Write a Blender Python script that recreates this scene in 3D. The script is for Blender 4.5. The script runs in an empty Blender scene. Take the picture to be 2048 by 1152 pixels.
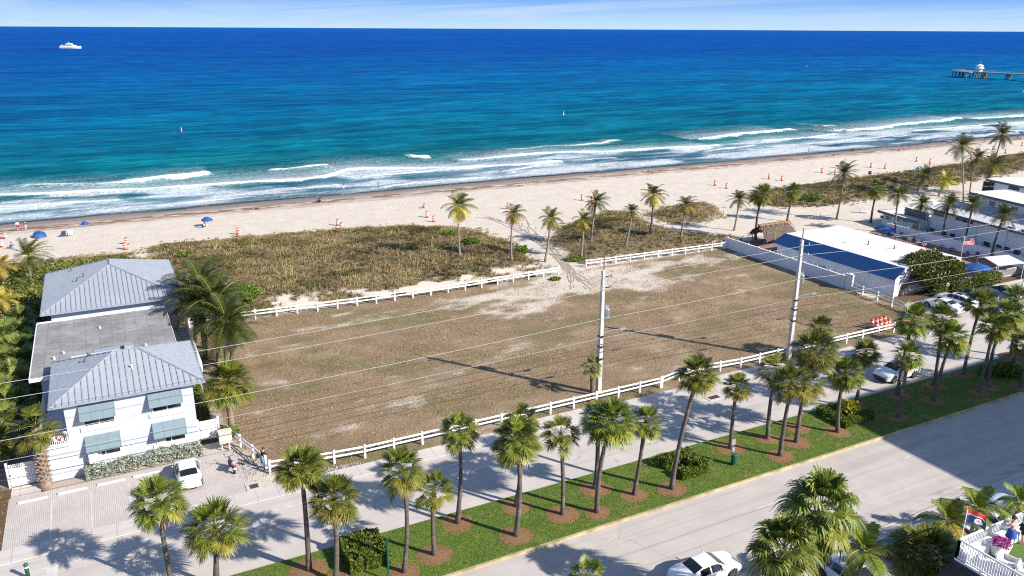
import bpy, math, random
import numpy as np
from mathutils import Vector, Matrix
R=math.radians
random.seed(7); RS=np.random.RandomState(11)
S=bpy.context.scene; C=S.collection
# ---------------------------------------------------------------- camera mapping (X along the street, Y towards the sea)
F=1600.0; CH=32.2; TH=math.atan(519/F); RO=R(0.3); PH=R(27.4)
def ray(u,v):
    a=(u-1024)/F; b=(v-576)/F; c,s=math.cos(RO),math.sin(RO)
    a,b=a*c+b*s,-a*s+b*c
    x,y,z=a,math.cos(TH)-b*math.sin(TH),-(b*math.cos(TH)+math.sin(TH))
    cp,sp=math.cos(PH),math.sin(PH)
    return Vector((x*cp+y*sp,-x*sp+y*cp,z))
def at(u,v,z=0.0):
    d=ray(u,v); t=(z-CH)/d.z
    return Vector((d.x*t,d.y*t,z))
FW=Vector((math.sin(PH),math.cos(PH),0))
def above(base,u,v):            # point over/near base (same depth) seen at u,v
    d=ray(u,v); k=(base.x*FW.x+base.y*FW.y)/(d.x*FW.x+d.y*FW.y)
    return Vector((d.x*k,d.y*k,CH+d.z*k))
def onY(u,v,y):                 # point on the vertical plane Y=y
    d=ray(u,v); k=y/d.y
    return Vector((d.x*k,y,CH+d.z*k))
# ---------------------------------------------------------------- numpy noise
def _h(ix,iy,sd):
    n=(ix.astype(np.int64)*374761393+iy.astype(np.int64)*668265263+sd*974634777)&0x7fffffff
    n=((n^(n>>13))*1274126177)&0x7fffffff
    return ((n^(n>>16))&0xffff)/65535.0
def vnoise(x,y,sd=0):
    x=np.asarray(x,float); y=np.asarray(y,float)
    ix=np.floor(x); iy=np.floor(y); fx=x-ix; fy=y-iy
    fx=fx*fx*(3-2*fx); fy=fy*fy*(3-2*fy); ix=ix.astype(int); iy=iy.astype(int)
    a=_h(ix,iy,sd); b=_h(ix+1,iy,sd); c=_h(ix,iy+1,sd); d=_h(ix+1,iy+1,sd)
    return (a*(1-fx)+b*fx)*(1-fy)+(c*(1-fx)+d*fx)*fy
def fbm(x,y,o=4,sd=0):
    t=0;a=.5;n=0
    for i in range(o):
        t=t+a*vnoise(x*2**i+17*i,y*2**i-9*i,sd+i); n+=a; a*=.5
    return t/n
def sst(a,b,x):
    t=np.clip((x-a)/(b-a),0,1); return t*t*(3-2*t)
def inpoly(x,y,P):
    r=np.zeros(np.shape(x),bool); n=len(P)
    for i in range(n):
        x1,y1=P[i]; x2,y2=P[(i+1)%n]
        if y1==y2: continue
        c=((y1>y)!=(y2>y))&(x<(x2-x1)*(y-y1)/(y2-y1)+x1); r^=c
    return r
def dpoly(x,y,P):               # signed distance, positive inside
    d=np.full(np.shape(x),1e9); n=len(P)
    for i in range(n):
        x1,y1=P[i]; x2,y2=P[(i+1)%n]; dx,dy=x2-x1,y2-y1
        t=np.clip(((x-x1)*dx+(y-y1)*dy)/(dx*dx+dy*dy+1e-9),0,1)
        d=np.minimum(d,np.hypot(x-x1-t*dx,y-y1-t*dy))
    return np.where(inpoly(x,y,P),d,-d)
# ---------------------------------------------------------------- materials
def newmat(n):
    m=bpy.data.materials.new(n); m.use_nodes=True; t=m.node_tree; b=t.nodes['Principled BSDF']; return m,t,b
def N(t,ty,**k):
    n=t.nodes.new(ty)
    for a,v in k.items():
        if a in ('operation','blend_type','noise_dimensions','feature','data_type','attribute_name','wave_type','bands_direction','mapping_type','distance','clamp','attribute_type','musgrave_dimensions','sky_type','object'): setattr(n,a,v)
        else: n.inputs[a.replace('_',' ')].default_value=v
    return n
def L(t,a,b): t.links.new(a,b)
def noise(t,co,scale,detail=4,rough=.55,dist=0):
    n=N(t,'ShaderNodeTexNoise',Scale=scale,Detail=detail,Roughness=rough,Distortion=dist)
    if co is not None: L(t,co,n.inputs['Vector'])
    return n.outputs['Fac']
def coords(t,scale=(1,1,1),kind='Object',rot=0):
    c=t.nodes.new('ShaderNodeTexCoord'); m=t.nodes.new('ShaderNodeMapping'); m.inputs['Scale'].default_value=scale; m.inputs['Rotation'].default_value=(0,0,rot)
    L(t,c.outputs[kind],m.inputs['Vector']); return m.outputs['Vector']
def wpos(t,scale=(1,1,1),rot=0):
    c=t.nodes.new('ShaderNodeNewGeometry'); m=t.nodes.new('ShaderNodeMapping'); m.inputs['Scale'].default_value=scale; m.inputs['Rotation'].default_value=(0,0,rot)
    L(t,c.outputs['Position'],m.inputs['Vector']); return m.outputs['Vector']
def rng(t,v,a,b,c=0.,d=1.):
    n=t.nodes.new('ShaderNodeMapRange'); L(t,v,n.inputs[0])
    for i,x in enumerate((a,b,c,d)): n.inputs[i+1].default_value=x
    return n.outputs[0]
def mix(t,f,a,b,blend='MIX'):
    n=t.nodes.new('ShaderNodeMix'); n.data_type='RGBA'; n.blend_type=blend
    for s,v in ((n.inputs[0],f),(n.inputs[6],a),(n.inputs[7],b)):
        if hasattr(v,'links'): L(t,v,s)
        elif isinstance(v,(int,float)): s.default_value=v
        else: s.default_value=(*v,1)
    return n.outputs[2]
def math_(t,op,a,b=0.):
    n=t.nodes.new('ShaderNodeMath'); n.operation=op
    for i,v in enumerate((a,b)):
        if hasattr(v,'links'): L(t,v,n.inputs[i])
        else: n.inputs[i].default_value=v
    return n.outputs[0]
def ramp(t,v,st):
    n=t.nodes.new('ShaderNodeValToRGB'); L(t,v,n.inputs[0]); e=n.color_ramp.elements
    while len(e)<len(st): e.new(.5)
    for i,(p,c) in enumerate(st): e[i].position=p; e[i].color=(*c,1)
    return n.outputs[0]
def bump(t,b,h,strength=.3,dist=.05):
    n=N(t,'ShaderNodeBump',Strength=strength,Distance=dist); L(t,h,n.inputs['Height']); L(t,n.outputs[0],b.inputs['Normal'])
def simple(n,c,rough=.6,metal=0,var=.12,scale=3,spec=.5,bmp=0,c2=None,det=5,coat=0):
    m,t,b=newmat(n); co=wpos(t); f=noise(t,co,scale,det)
    c2=c2 or tuple(x*(1-2*var) for x in c)
    L(t,mix(t,rng(t,f,.35,.7),c,c2),b.inputs['Base Color'])
    b.inputs['Roughness'].default_value=rough; b.inputs['Metallic'].default_value=metal; b.inputs['Specular IOR Level'].default_value=spec
    if coat: b.inputs['Coat Weight'].default_value=coat; b.inputs['Coat Roughness'].default_value=.05
    if bmp: bump(t,b,noise(t,co,scale*4,4),bmp,.03)
    return m
def leafmat(n,c1,c2,c3,rough=.45,tr=.14,zone=0):
    m,t,b=newmat(n); g=t.nodes.new('ShaderNodeNewGeometry'); o=t.nodes.new('ShaderNodeObjectInfo')
    r=ramp(t,g.outputs['Random Per Island'],[(0,c1),(.55,c2),(1,c3)])
    if zone: zf=noise(t,wpos(t),.22,5,.6); zg=noise(t,wpos(t,(1,1.4,1),.6),.9,4); r=mix(t,1,r,ramp(t,zf,[(.36,(.66,.58,.50)),(.5,(1.1,1.05,.92)),(.64,(1.4,1.36,1.15))]),'MULTIPLY'); r=mix(t,rng(t,zg,.5,.68,0,.6),r,mix(t,1,r,(.62,.75,.5),'MULTIPLY'))
    h=N(t,'ShaderNodeHueSaturation'); L(t,r,h.inputs['Color']); L(t,rng(t,o.outputs['Random'],0,1,.485,.515),h.inputs['Hue']); L(t,rng(t,o.outputs['Random'],0,1,.8,1.2),h.inputs['Value'])
    L(t,h.outputs[0],b.inputs['Base Color']); b.inputs['Roughness'].default_value=rough; b.inputs['Specular IOR Level'].default_value=.35
    if tr:
        tl=t.nodes.new('ShaderNodeBsdfTranslucent'); L(t,h.outputs[0],tl.inputs[0]); ms=t.nodes.new('ShaderNodeMixShader'); ms.inputs[0].default_value=tr
        L(t,b.outputs[0],ms.inputs[1]); L(t,tl.outputs[0],ms.inputs[2]); L(t,ms.outputs[0],t.nodes['Material Output'].inputs[0])
    return m
M={}
M['white']=simple('white_paint',(.8,.8,.8),.5,var=.06,scale=1.5)
M['vinyl']=simple('white_vinyl',(.84,.84,.85),.35,var=.04,scale=2)
M['housewall']=None
M['trim']=simple('pale_trim',(.62,.66,.7),.5,var=.06)
M['whitewall']=simple('white_stucco',(.72,.74,.79),.8,var=.07,scale=.6,bmp=.15)
M['shadewall']=simple('pale_blue_stucco',(.70,.77,.80),.8,var=.07,scale=.7,bmp=.1)
M['darktrim']=simple('dark_trim',(.10,.12,.15),.5)
M['glass']=simple('dark_glass',(.015,.018,.022),.06,var=.2,spec=.7)
M['tglass']=simple('window_glass',(.03,.035,.045),.08,var=.3,scale=1.2,spec=.6)
M['curtain']=simple('pale_curtain',(.55,.55,.53),.8)
M['black']=simple('black_plastic',(.02,.02,.022),.45)
M['rubber']=simple('tyre_rubber',(.025,.025,.026),.8)
M['rim']=simple('alloy_rim',(.35,.36,.38),.3,metal=.8)
M['steel']=simple('galvanised_steel',(.5,.52,.54),.4,metal=.5)
M['concrete_pole']=simple('pole_concrete',(.56,.53,.5),.85,var=.1,scale=1.2,bmp=.2)
M['wood']=simple('weathered_wood',(.22,.16,.11),.85,scale=5,var=.2)
M['skin']=simple('skin',(.55,.33,.24),.55,var=.05)
M['hair']=simple('dark_hair',(.05,.03,.02),.6)
M['orange']=simple('orange_plastic',(.74,.13,.04),.5,var=.1,scale=2)
M['redorange']=simple('faded_orange_plastic',(.72,.14,.06),.55,var=.1,scale=2)
M['reflect']=simple('white_reflective_band',(.8,.78,.75),.4)
M['blue']=simple('blue_canvas',(.010,.085,.32),.7,var=.12,scale=2)
M['navy']=simple('navy_fabric',(.02,.05,.16),.75,var=.12)
M['bluelounge']=simple('blue_sling',(.03,.12,.30),.7)
M['teal']=simple('teal_canvas',(.03,.38,.42),.7)
M['bluemetal']=None
M['red']=simple('red_cloth',(.6,.03,.04),.7)
M['pink']=simple('pink_plastic',(.75,.35,.4),.5)
M['green_paint']=simple('dark_green_paint',(.01,.11,.07),.5)
M['denim']=simple('blue_denim',(.25,.38,.52),.8)
M['jacket']=simple('black_cloth',(.02,.022,.028),.8)
M['royal']=simple('royal_blue_cloth',(.03,.09,.33),.8)
M['whitecloth']=simple('white_cloth',(.75,.75,.74),.8)
M['straw']=simple('thatch',(.19,.15,.115),.95,var=.25,scale=6,bmp=.8)
M['strawcap']=simple('thatch_ridge_cap',(.42,.25,.14),.9,var=.2,scale=5,bmp=.5)
M['ropes']=simple('rope',(.3,.25,.2),.9)
M['cable']=simple('bare_cable',(.55,.55,.53),.4,metal=.3)
M['cabledark']=simple('black_cable',(.05,.045,.045),.6)
M['terracotta']=simple('flower_purple',(.35,.02,.22),.7,var=.3,scale=15)
M['planter']=simple('planter_white',(.7,.7,.68),.6)
M['turf']=simple('green_turf',(.10,.17,.03),.95,var=.15,scale=8,bmp=.4)
M['redbrick']=simple('red_brick_paving',(.34,.20,.16),.85,var=.18,scale=5)
M['gold']=simple('lens_amber',(.7,.4,.1),.3)
M['lens']=simple('headlamp_lens',(.55,.6,.65),.1,spec=.8)
M['redlens']=simple('tail_lamp_lens',(.25,.01,.015),.2,spec=.8)
def paint(n,c): 
    m=simple(n,c,.25,var=.02,scale=.5,coat=.6); return m
M['p_white']=paint('white_car_paint',(.78,.79,.8)); M['p_dark']=paint('dark_blue_car_paint',(.02,.03,.05)); M['p_silver']=paint('silver_blue_car_paint',(.55,.62,.7)); M['p_black']=paint('black_car_paint',(.012,.013,.016))
# trunk materials
def trunkmat(n,c1,c2,sc):
    m,t,b=newmat(n); co=wpos(t,(1,1,6)); f=noise(t,co,sc,5,.6); g=noise(t,wpos(t),1.1,3)
    a=mix(t,rng(t,f,.3,.7),c1,c2); L(t,mix(t,rng(t,g,.55,.75,0,.55),a,(.3,.28,.25)),b.inputs['Base Color']); b.inputs['Roughness'].default_value=.9
    bump(t,b,f,.7,.06); return m
M['trunk']=trunkmat('palm_trunk',(.15,.12,.10),(.065,.052,.045),1.6)
M['trunkpale']=trunkmat('coconut_trunk',(.30,.25,.2),(.17,.14,.11),1.4)
M['bark']=trunkmat('sea_grape_bark',(.14,.10,.08),(.07,.05,.04),1.2)
M['boots']=trunkmat('palm_boots',(.36,.27,.2),(.16,.11,.08),2.5)
M['limewash']=simple('pale_trunk_base',(.235,.225,.195),.9,var=.2,scale=4)
M['frond']=leafmat('fan_frond_green',(.045,.068,.008),(.13,.16,.018),(.27,.275,.055))
M['frondy']=leafmat('fan_frond_yellow_green',(.12,.13,.015),(.22,.21,.03),(.34,.30,.06))
M['frondb']=leafmat('dead_frond',(.18,.10,.04),(.30,.19,.08),(.38,.27,.13),tr=.1)
M['frondl']=leafmat('pale_fan_frond',(.07,.12,.02),(.19,.24,.05),(.32,.35,.10))
M['coco']=leafmat('coconut_frond_green',(.026,.038,.007),(.065,.08,.013),(.13,.135,.025))
M['cocod']=leafmat('dark_coconut_frond',(.022,.036,.006),(.05,.065,.01),(.10,.11,.02))
M['cocoy']=leafmat('coconut_frond_yellow',(.20,.17,.015),(.38,.30,.03),(.48,.40,.07))
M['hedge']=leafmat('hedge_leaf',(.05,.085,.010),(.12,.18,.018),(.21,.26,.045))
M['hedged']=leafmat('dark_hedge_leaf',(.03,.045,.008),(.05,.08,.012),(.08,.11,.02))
M['silverleaf']=leafmat('silver_buttonwood_leaf',(.20,.24,.17),(.36,.40,.30),(.52,.55,.46))
M['seagrape']=leafmat('sea_grape_leaf',(.03,.05,.008),(.10,.14,.015),(.28,.27,.05))
M['seagrapeb']=leafmat('sea_grape_brown_leaf',(.10,.05,.02),(.22,.14,.05),(.30,.24,.08))
M['bright']=leafmat('bright_shrub_leaf',(.05,.10,.008),(.11,.18,.014),(.19,.25,.035))
M['croton']=leafmat('yellow_croton_leaf',(.18,.22,.015),(.38,.40,.03),(.55,.52,.08))
M['dunegrass']=leafmat('sea_oats_blade',(.15,.11,.055),(.30,.235,.125),(.46,.38,.22),rough=.8,tr=.2,zone=1)
M['dunegreen']=leafmat('green_dune_blade',(.08,.09,.025),(.17,.17,.06),(.27,.25,.10),rough=.8,tr=.2,zone=1)
M['lotblade']=leafmat('dry_lot_blade',(.20,.14,.07),(.40,.30,.17),(.56,.45,.29),rough=.9,tr=.15)
M['featherg']=leafmat('feather_palm_frond',(.06,.10,.01),(.14,.19,.02),(.25,.28,.045))
M['lawnblade']=leafmat('lawn_blade',(.05,.10,.006),(.11,.19,.012),(.22,.29,.04),rough=.7,tr=.25)
# ---------------------------------------------------------------- mesh builder
class MB:
    def __init__(s): s.v=[]; s.f=[]; s.m=[]
    def add(s,vs,fs,mi=0):
        o=len(s.v); s.v.extend(vs)
        for f in fs: s.f.append(tuple(i+o for i in f)); s.m.append(mi)
    def box(s,c,d,mi=0,rz=0,M4=None):
        hx,hy,hz=d[0]/2,d[1]/2,d[2]/2; cr,sr=math.cos(rz),math.sin(rz); vs=[]
        for z in (-hz,hz):
            for x,y in ((-hx,-hy),(hx,-hy),(hx,hy),(-hx,hy)):
                vs.append((c[0]+x*cr-y*sr,c[1]+x*sr+y*cr,c[2]+z))
        if M4: vs=[tuple(M4@Vector(q)) for q in vs]
        s.add(vs,[(3,2,1,0),(4,5,6,7),(0,1,5,4),(1,2,6,5),(2,3,7,6),(3,0,4,7)],mi); return s
    def b2(s,a,b,mi=0):             # box from two corners
        return s.box([(a[i]+b[i])/2 for i in range(3)],[abs(b[i]-a[i]) for i in range(3)],mi)
    def tube(s,pts,rad,n=8,mi=0,cap=True):
        pts=[Vector(p) for p in pts]; k=len(pts)
        if not hasattr(rad,'__len__'): rad=[rad]*k
        vs=[]; up=Vector((0,0,1)); prev=None
        for i,p in enumerate(pts):
            d=(pts[min(i+1,k-1)]-pts[max(i-1,0)]).normalized()
            a=prev if prev else (Vector((1,0,0)) if abs(d.z)>.9 else up)
            x=(a-d*a.dot(d)).normalized(); y=d.cross(x); prev=x
            for j in range(n):
                q=2*math.pi*j/n; vs.append(tuple(p+(x*math.cos(q)+y*math.sin(q))*rad[i]))
        fs=[(i*n+j,i*n+(j+1)%n,(i+1)*n+(j+1)%n,(i+1)*n+j) for i in range(k-1) for j in range(n)]
        if cap: fs+= [tuple(range(n-1,-1,-1)),tuple((k-1)*n+j for j in range(n))]
        s.add(vs,fs,mi); return s
    def lathe(s,prof,c=(0,0,0),n=16,mi=0,mis=None):
        o=len(s.v); k=len(prof)
        for r,z in prof:
            for j in range(n):
                q=2*math.pi*j/n; s.v.append((c[0]+r*math.cos(q),c[1]+r*math.sin(q),c[2]+z))
        for i in range(k-1):
            for j in range(n):
                s.f.append((o+i*n+j,o+i*n+(j+1)%n,o+(i+1)*n+(j+1)%n,o+(i+1)*n+j)); s.m.append(mis[i] if mis else mi)
        s.f.append(tuple(o+(k-1)*n+j for j in range(n))); s.m.append(mis[-1] if mis else mi)
        s.f.append(tuple(o+j for j in range(n-1,-1,-1))); s.m.append(mis[0] if mis else mi); return s
    def poly(s,pts,mi=0): s.add([tuple(p) for p in pts],[tuple(range(len(pts)))],mi); return s
    def prism(s,pts,z0,z1,mi=0):
        n=len(pts); s.add([(p[0],p[1],z0) for p in pts]+[(p[0],p[1],z1) for p in pts],[tuple(range(n-1,-1,-1)),tuple(range(n,2*n))]+[(i,(i+1)%n,n+(i+1)%n,n+i) for i in range(n)],mi); return s
    def slab(s,P,th,mi=0):          # thick planar polygon given 3D top points
        n=len(P); P=[Vector(p) for p in P]; nn=(P[1]-P[0]).cross(P[2]-P[0]).normalized()
        if nn.z<0: P=P[::-1]; nn=-nn
        s.add([tuple(p) for p in P]+[tuple(p-nn*th) for p in P],[tuple(range(n)),tuple(range(2*n-1,n-1,-1))]+[(i,n+i,n+(i+1)%n,(i+1)%n) for i in range(n)],mi); return s
    def mesh(s,name,mats,smooth=False):
        me=bpy.data.meshes.new(name); me.from_pydata(s.v,[],s.f)
        for m in (mats if isinstance(mats,(list,tuple)) else [mats]): me.materials.append(m if not isinstance(m,str) else M[m])
        if any(s.m): me.polygons.foreach_set('material_index',s.m)
        if smooth: me.polygons.foreach_set('use_smooth',[True]*len(s.f))
        me.update(); return me
    def obj(s,name,mats,parent=None,loc=(0,0,0),rz=0,smooth=False):
        return link(name,s.mesh(name,mats,smooth),parent,loc,rz)
def link(name,me,parent=None,loc=(0,0,0),rz=0):
    o=bpy.data.objects.new(name,me); C.objects.link(o); o.parent=parent; o.location=loc; o.rotation_euler=(0,0,rz); return o
def tag(o,label=None,cat=None,group=None,kind=None):
    for k,v in (('label',label),('category',cat),('group',group),('kind',kind)):
        if v: o[k]=v
    return o
def thing(name,loc,label,cat,group=None,rz=0):
    return tag(link(name,None,None,loc,rz),label,cat,group)
def part(o,label):
    o['label']=label; return o
def npmesh(name,V,Fa,mats,smooth=False,attrs=None,mi=None):   # V (n,3), Fa (m,k)
    me=bpy.data.meshes.new(name); V=np.asarray(V,np.float32); Fa=np.asarray(Fa,np.int32); m,k=Fa.shape
    me.vertices.add(len(V)); me.vertices.foreach_set('co',V.ravel())
    me.loops.add(m*k); me.loops.foreach_set('vertex_index',Fa.ravel())
    me.polygons.add(m); me.polygons.foreach_set('loop_start',np.arange(0,m*k,k,dtype=np.int32))
    for q in (mats if isinstance(mats,(list,tuple)) else [mats]): me.materials.append(M[q] if isinstance(q,str) else q)
    if mi is not None: me.polygons.foreach_set('material_index',np.asarray(mi,np.int32))
    if smooth: me.polygons.foreach_set('use_smooth',np.ones(m,bool))
    for n,a in (attrs or {}).items():
        at_=me.attributes.new(n,'FLOAT','POINT'); at_.data.foreach_set('value',np.asarray(a,np.float32))
    me.update(calc_edges=True); me.validate(); return me
def gridmesh(name,xs,ys,Z,mats,attrs=None,smooth=True):
    X,Y=np.meshgrid(xs,ys); nx,ny=len(xs),len(ys)
    V=np.stack([X,Y,Z],-1).reshape(-1,3); i=np.arange(nx*ny).reshape(ny,nx)
    Fa=np.stack([i[:-1,:-1],i[:-1,1:],i[1:,1:],i[1:,:-1]],-1).reshape(-1,4)
    return npmesh(name,V,Fa,mats,smooth,{k:v.ravel() for k,v in (attrs or {}).items()})
ORD=['first','second','third','fourth','fifth','sixth','seventh','eighth','ninth','tenth','eleventh','twelfth','thirteenth','fourteenth','fifteenth','sixteenth','seventeenth','eighteenth','nineteenth','twentieth','twenty-first','twenty-second','twenty-third','twenty-fourth','twenty-fifth','twenty-sixth','twenty-seventh','twenty-eighth','twenty-ninth','thirtieth','thirty-first','thirty-second']
def clone(o,loc=None,rz=None,label=None,group=None,parent=None,scale=None):
    c=o.copy(); C.objects.link(c)
    if parent is not None: c.parent=parent
    if loc is not None: c.location=loc
    if rz is not None: c.rotation_euler=(0,0,rz)
    if scale: c.scale=scale
    if label: c['label']=label
    if group: c['group']=group
    for ch in list(o.children): clone(ch,parent=c)
    return c
# ================================================================= camera, light, sky
cam=bpy.data.cameras.new('camera'); co=bpy.data.objects.new('camera',cam); C.objects.link(co); S.camera=co
cam.sensor_width=36; cam.lens=F/2048*36; cam.clip_end=120000; cam.clip_start=.5
r0=ray(1024,576); rx=(ray(2024,576)-r0).normalized(); ry=-(ray(1024,1576)-r0).normalized(); rz_=rx.cross(ry)
mt=Matrix((rx,ry,rz_)).transposed().to_4x4(); mt.translation=Vector((0,0,CH)); co.matrix_world=mt
SA=R(126.5); EL=R(32.3)
sdir=Vector((math.cos(SA)*math.cos(EL),math.sin(SA)*math.cos(EL),-math.sin(EL)))    # light travels this way
sl=bpy.data.lights.new('sun','SUN'); sl.energy=4.6; sl.angle=R(.5); sl.color=(1,.93,.84)
so=bpy.data.objects.new('sun',sl); C.objects.link(so); so.rotation_euler=sdir.to_track_quat('-Z','Y').to_euler(); so.location=(60,-60,90)
W=bpy.data.worlds.new('World'); S.world=W; W.use_nodes=True; t=W.node_tree; bg=t.nodes['Background']; bg.inputs[1].default_value=.086
sk=N(t,'ShaderNodeTexSky'); sk.sky_type='NISHITA'; sk.sun_disc=False; sk.sun_elevation=EL; sk.sun_rotation=math.atan2(-sdir.x,-sdir.y); sk.air_density=1.0; sk.dust_density=.4; sk.ozone_density=2.5
tc=t.nodes.new('ShaderNodeTexCoord'); sx=t.nodes.new('ShaderNodeSeparateXYZ'); L(t,tc.outputs['Generated'],sx.inputs[0])
lowc=ramp(t,rng(t,sx.outputs[2],0,.08),[(0,(3.75,5.1,6.3)),(.2,(2.8,4.35,6.45)),(.45,(1.1,2.7,6.0)),(1,(.7,1.9,5.2))])
tint=ramp(t,rng(t,sx.outputs[2],0,.5),[(0,(.72,.90,1.16)),(.25,(.55,.83,1.2)),(1,(.9,.97,1.08))])
sky=mix(t,1,sk.outputs[0],tint,'MULTIPLY'); sky=mix(t,rng(t,sx.outputs[2],.06,.22,1,0),sky,lowc)
# thin cirrus: project the view direction on a high flat layer
zz=math_(t,'MAXIMUM',sx.outputs[2],.004); zz=math_(t,'ADD',zz,.02)
cx=math_(t,'DIVIDE',sx.outputs[0],zz); cy=math_(t,'DIVIDE',sx.outputs[1],zz); cb=t.nodes.new('ShaderNodeCombineXYZ'); L(t,cx,cb.inputs[0]); L(t,cy,cb.inputs[1])
mp=t.nodes.new('ShaderNodeMapping'); mp.inputs['Rotation'].default_value=(0,0,R(38)); mp.inputs['Scale'].default_value=(.16,.05,1); L(t,cb.outputs[0],mp.inputs[0])
cn=noise(t,mp.outputs[0],1.6,9,.62,.9); cn2=noise(t,mp.outputs[0],.5,3)
cf=math_(t,'MULTIPLY',rng(t,cn,.44,.78),rng(t,cn2,.3,.65,.2,1)); cf=math_(t,'MULTIPLY',cf,rng(t,sx.outputs[2],0,.015,.5,.9))
sky=mix(t,math_(t,'MULTIPLY',cf,.8),sky,(5.2,5.7,6.4)); L(t,sky,bg.inputs[0])
S.view_settings.view_transform='Standard'; S.view_settings.look='None'; S.view_settings.gamma=1; S.view_settings.exposure=.84; S.cycles.use_denoising=False; S.cycles.filter_width=1.15; S.cycles.use_adaptive_sampling=False
S.cycles.max_bounces=6; S.cycles.diffuse_bounces=3; S.cycles.glossy_bounces=3; S.cycles.transparent_max_bounces=8; S.cycles.caustics_reflective=False; S.cycles.caustics_refractive=False
# ================================================================= terrain
D1=[(4.5,130.4),(7.5,132.3),(14,131),(24.7,129.8),(37.9,129.1),(46,126),(51,123.4),(54.6,119),(55.8,112.2),(56,105.7),(55.2,97.5),(54,94),(40.3,92.5),(32,91.6),(21.9,91.8),(13.7,92.4),(7,93),(6.6,100),(5.2,110)]
D2=[(59.4,93.2),(60.3,103.6),(62.6,109.3),(66,113),(69.3,115.7),(79,119.7),(84.5,121),(85.3,118),(84.8,112.4),(84.4,107),(85,103),(88,99),(92,95.6),(84,92.2),(71.6,92.6)]
D3=[(86.8,115.6),(90,118.2),(94.4,119.8),(103.5,120),(104.5,115),(99.9,109.4),(93.9,106),(86.4,107.4)]
D4=[(112,113),(113.6,117.7),(117,121.5),(123.4,124.4),(141.8,125.2),(162,126),(190,128.3),(230,133),(262,135),(258,118),(205,116),(176,112),(160,110),(148,110),(137.6,106.5),(124.7,107),(114.2,109.6)]
D5=[(-60,128),(-9.5,129.3),(3,128.6),(3.8,124),(3.6,112),(2,101),(-8,100),(-60,96)]
DUNES=[D1,D2,D3,D4,D5]
def dmask(x,y):
    d=np.full(np.shape(x),-50.)
    for P in DUNES: d=np.maximum(d,dpoly(x,y,P))
    return d
def gz(x,y,d=None):
    x=np.asarray(x,float); y=np.asarray(y,float)
    d=dmask(x,y) if d is None else d
    z=sst(0,6,d)*(.25+.75*fbm(x/14,y/9,3,5))*1.1+sst(0,3,d)*.35*(fbm(x/3,y/3,2,9)-.3)
    z=z*sst(91.5,95,y)
    z=z-sst(148,161,y)*.75-np.clip((y-160)*.05,0,6)
    b=sst(93,98,y)*(1-sst(146,152,y))*.10*(fbm(x/2.2,y/2.2,3,3)-.5)
    return z+b
def gzs(x,y): return float(gz(np.array([x]),np.array([y]))[0])
def gp(u,v):
    p=at(u,v,0)
    if p.y>92:
        for _ in range(3): p=at(u,v,gzs(p.x,p.y))
    return p
def grow(a,b,s,f=1.18,lim=60000):
    r=[];d=s;x=b
    while x<lim: d*=f; x+=d; r.append(x)
    return r
xs=np.concatenate([-np.array(grow(0,40,.5))[::-1],np.arange(-40,262,.55),np.array(grow(0,262,.6))])
ys=np.concatenate([-np.array(grow(0,-52,.5,lim=3000))[::-1],np.arange(52,168,.5),[172,180,200,260]])
X,Y=np.meshgrid(xs,ys)
dm=dmask(X,Y); Z=gz(X,Y,dm)
dn=dm+3*(fbm(X/5,Y/3.5,4,2)-.5)+1.2*(fbm(X/1.3,Y/1.3,2,8)-.5)
litter=sst(-1.6,2.2,dn+1.6*(fbm(X/.9,Y/.7,2,19)-.5))
bare=sst(.60,.70,fbm(X/4.5,Y/2.2,4,21))*(.25+.75*sst(101,93,Y)*sst(10,18,X)*sst(58,54,X))
litter=litter*(1-bare)
nb=sst(97.5,94.5,Y)*sst(.40,.55,fbm(X/6,Y/3,3,31))*sst(14,20,X)*sst(57,52,X); litter=litter*(1-.9*nb)
lot=((X>6.2)&(X<84.3)&(Y>53.9)&(Y<91.4)).astype(float)
lot=np.where((Y<62.5)&(X<8.4-(Y-55.9)*.26),0,lot)
pth=np.exp(-(((X-56.5)/5.5)**2+((Y-88)/4.5)**2))+.8*np.exp(-(((X-60)/9)**2+((Y-86)/4)**2))+.8*np.exp(-(((X-46)/9)**2+((Y-85.5)/3)**2))+.6*np.exp(-(((X-75)/8)**2+((Y-88)/2)**2))+.55*np.exp(-(((X-63)/4)**2+((Y-80)/3)**2))+.30*np.exp(-(((X-19)/5)**2+((Y-63.5)/2.5)**2))+.38*np.exp(-(((X-22)/6)**2+((Y-86)/2)**2))+.38*np.exp(-(((X-43)/5)**2+((Y-80)/3)**2))
sandn=fbm(X/3.2,Y/1.8,5,41)
lsand=np.clip(sst(.56,.92,sandn-.07+.80*pth),0,1)
lotc=lot*(1-lsand)
green=sst(.5,.75,fbm(X/6,Y/3.5,4,51)+.22*np.exp(-((X-82)/4)**2)+.2*np.exp(-((X-74)/9)**2)*sst(80,88,Y)+.14*np.exp(-((Y-84)/5)**2)*sst(16,30,X)*sst(62,50,X)+.2*np.exp(-((Y-54.6)/.9)**2))
soil=np.where((Y>60.2)&(Y<62)&(X>-7),.35,1.)*((X<6.4)&(Y>53.9)&(Y<101)).astype(float)*sst(-.2,.2,fbm(X/3,Y/3,3,61)-.25)
soil=np.maximum(soil,((X>84.6)&(X<112)&(Y>53.9)&(Y<64.5)).astype(float))
soil=np.maximum(soil,((X>-5)&(X<120)&(Y<30)).astype(float)*.6)
wet=sst(155.2,159.5,Y+2.2*(fbm(X/18,Y*0+.5,3,71)-.5))
wr=fbm(X/2.2,Y/.8,4,81); wrack=np.exp(-((Y-154.8-1.5*(fbm(X/25,Y*0,3,82)-.5))/3.0)**2)
wrack=np.clip(wrack*sst(.30,.58,wr)*1.3,0,1)+.8*np.exp(-((Y-150.3-1.6*(fbm(X/30,Y*0+3,3,83)-.5))/.28)**2)*sst(.42,.6,vnoise(X/1.5,Y,84))
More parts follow.
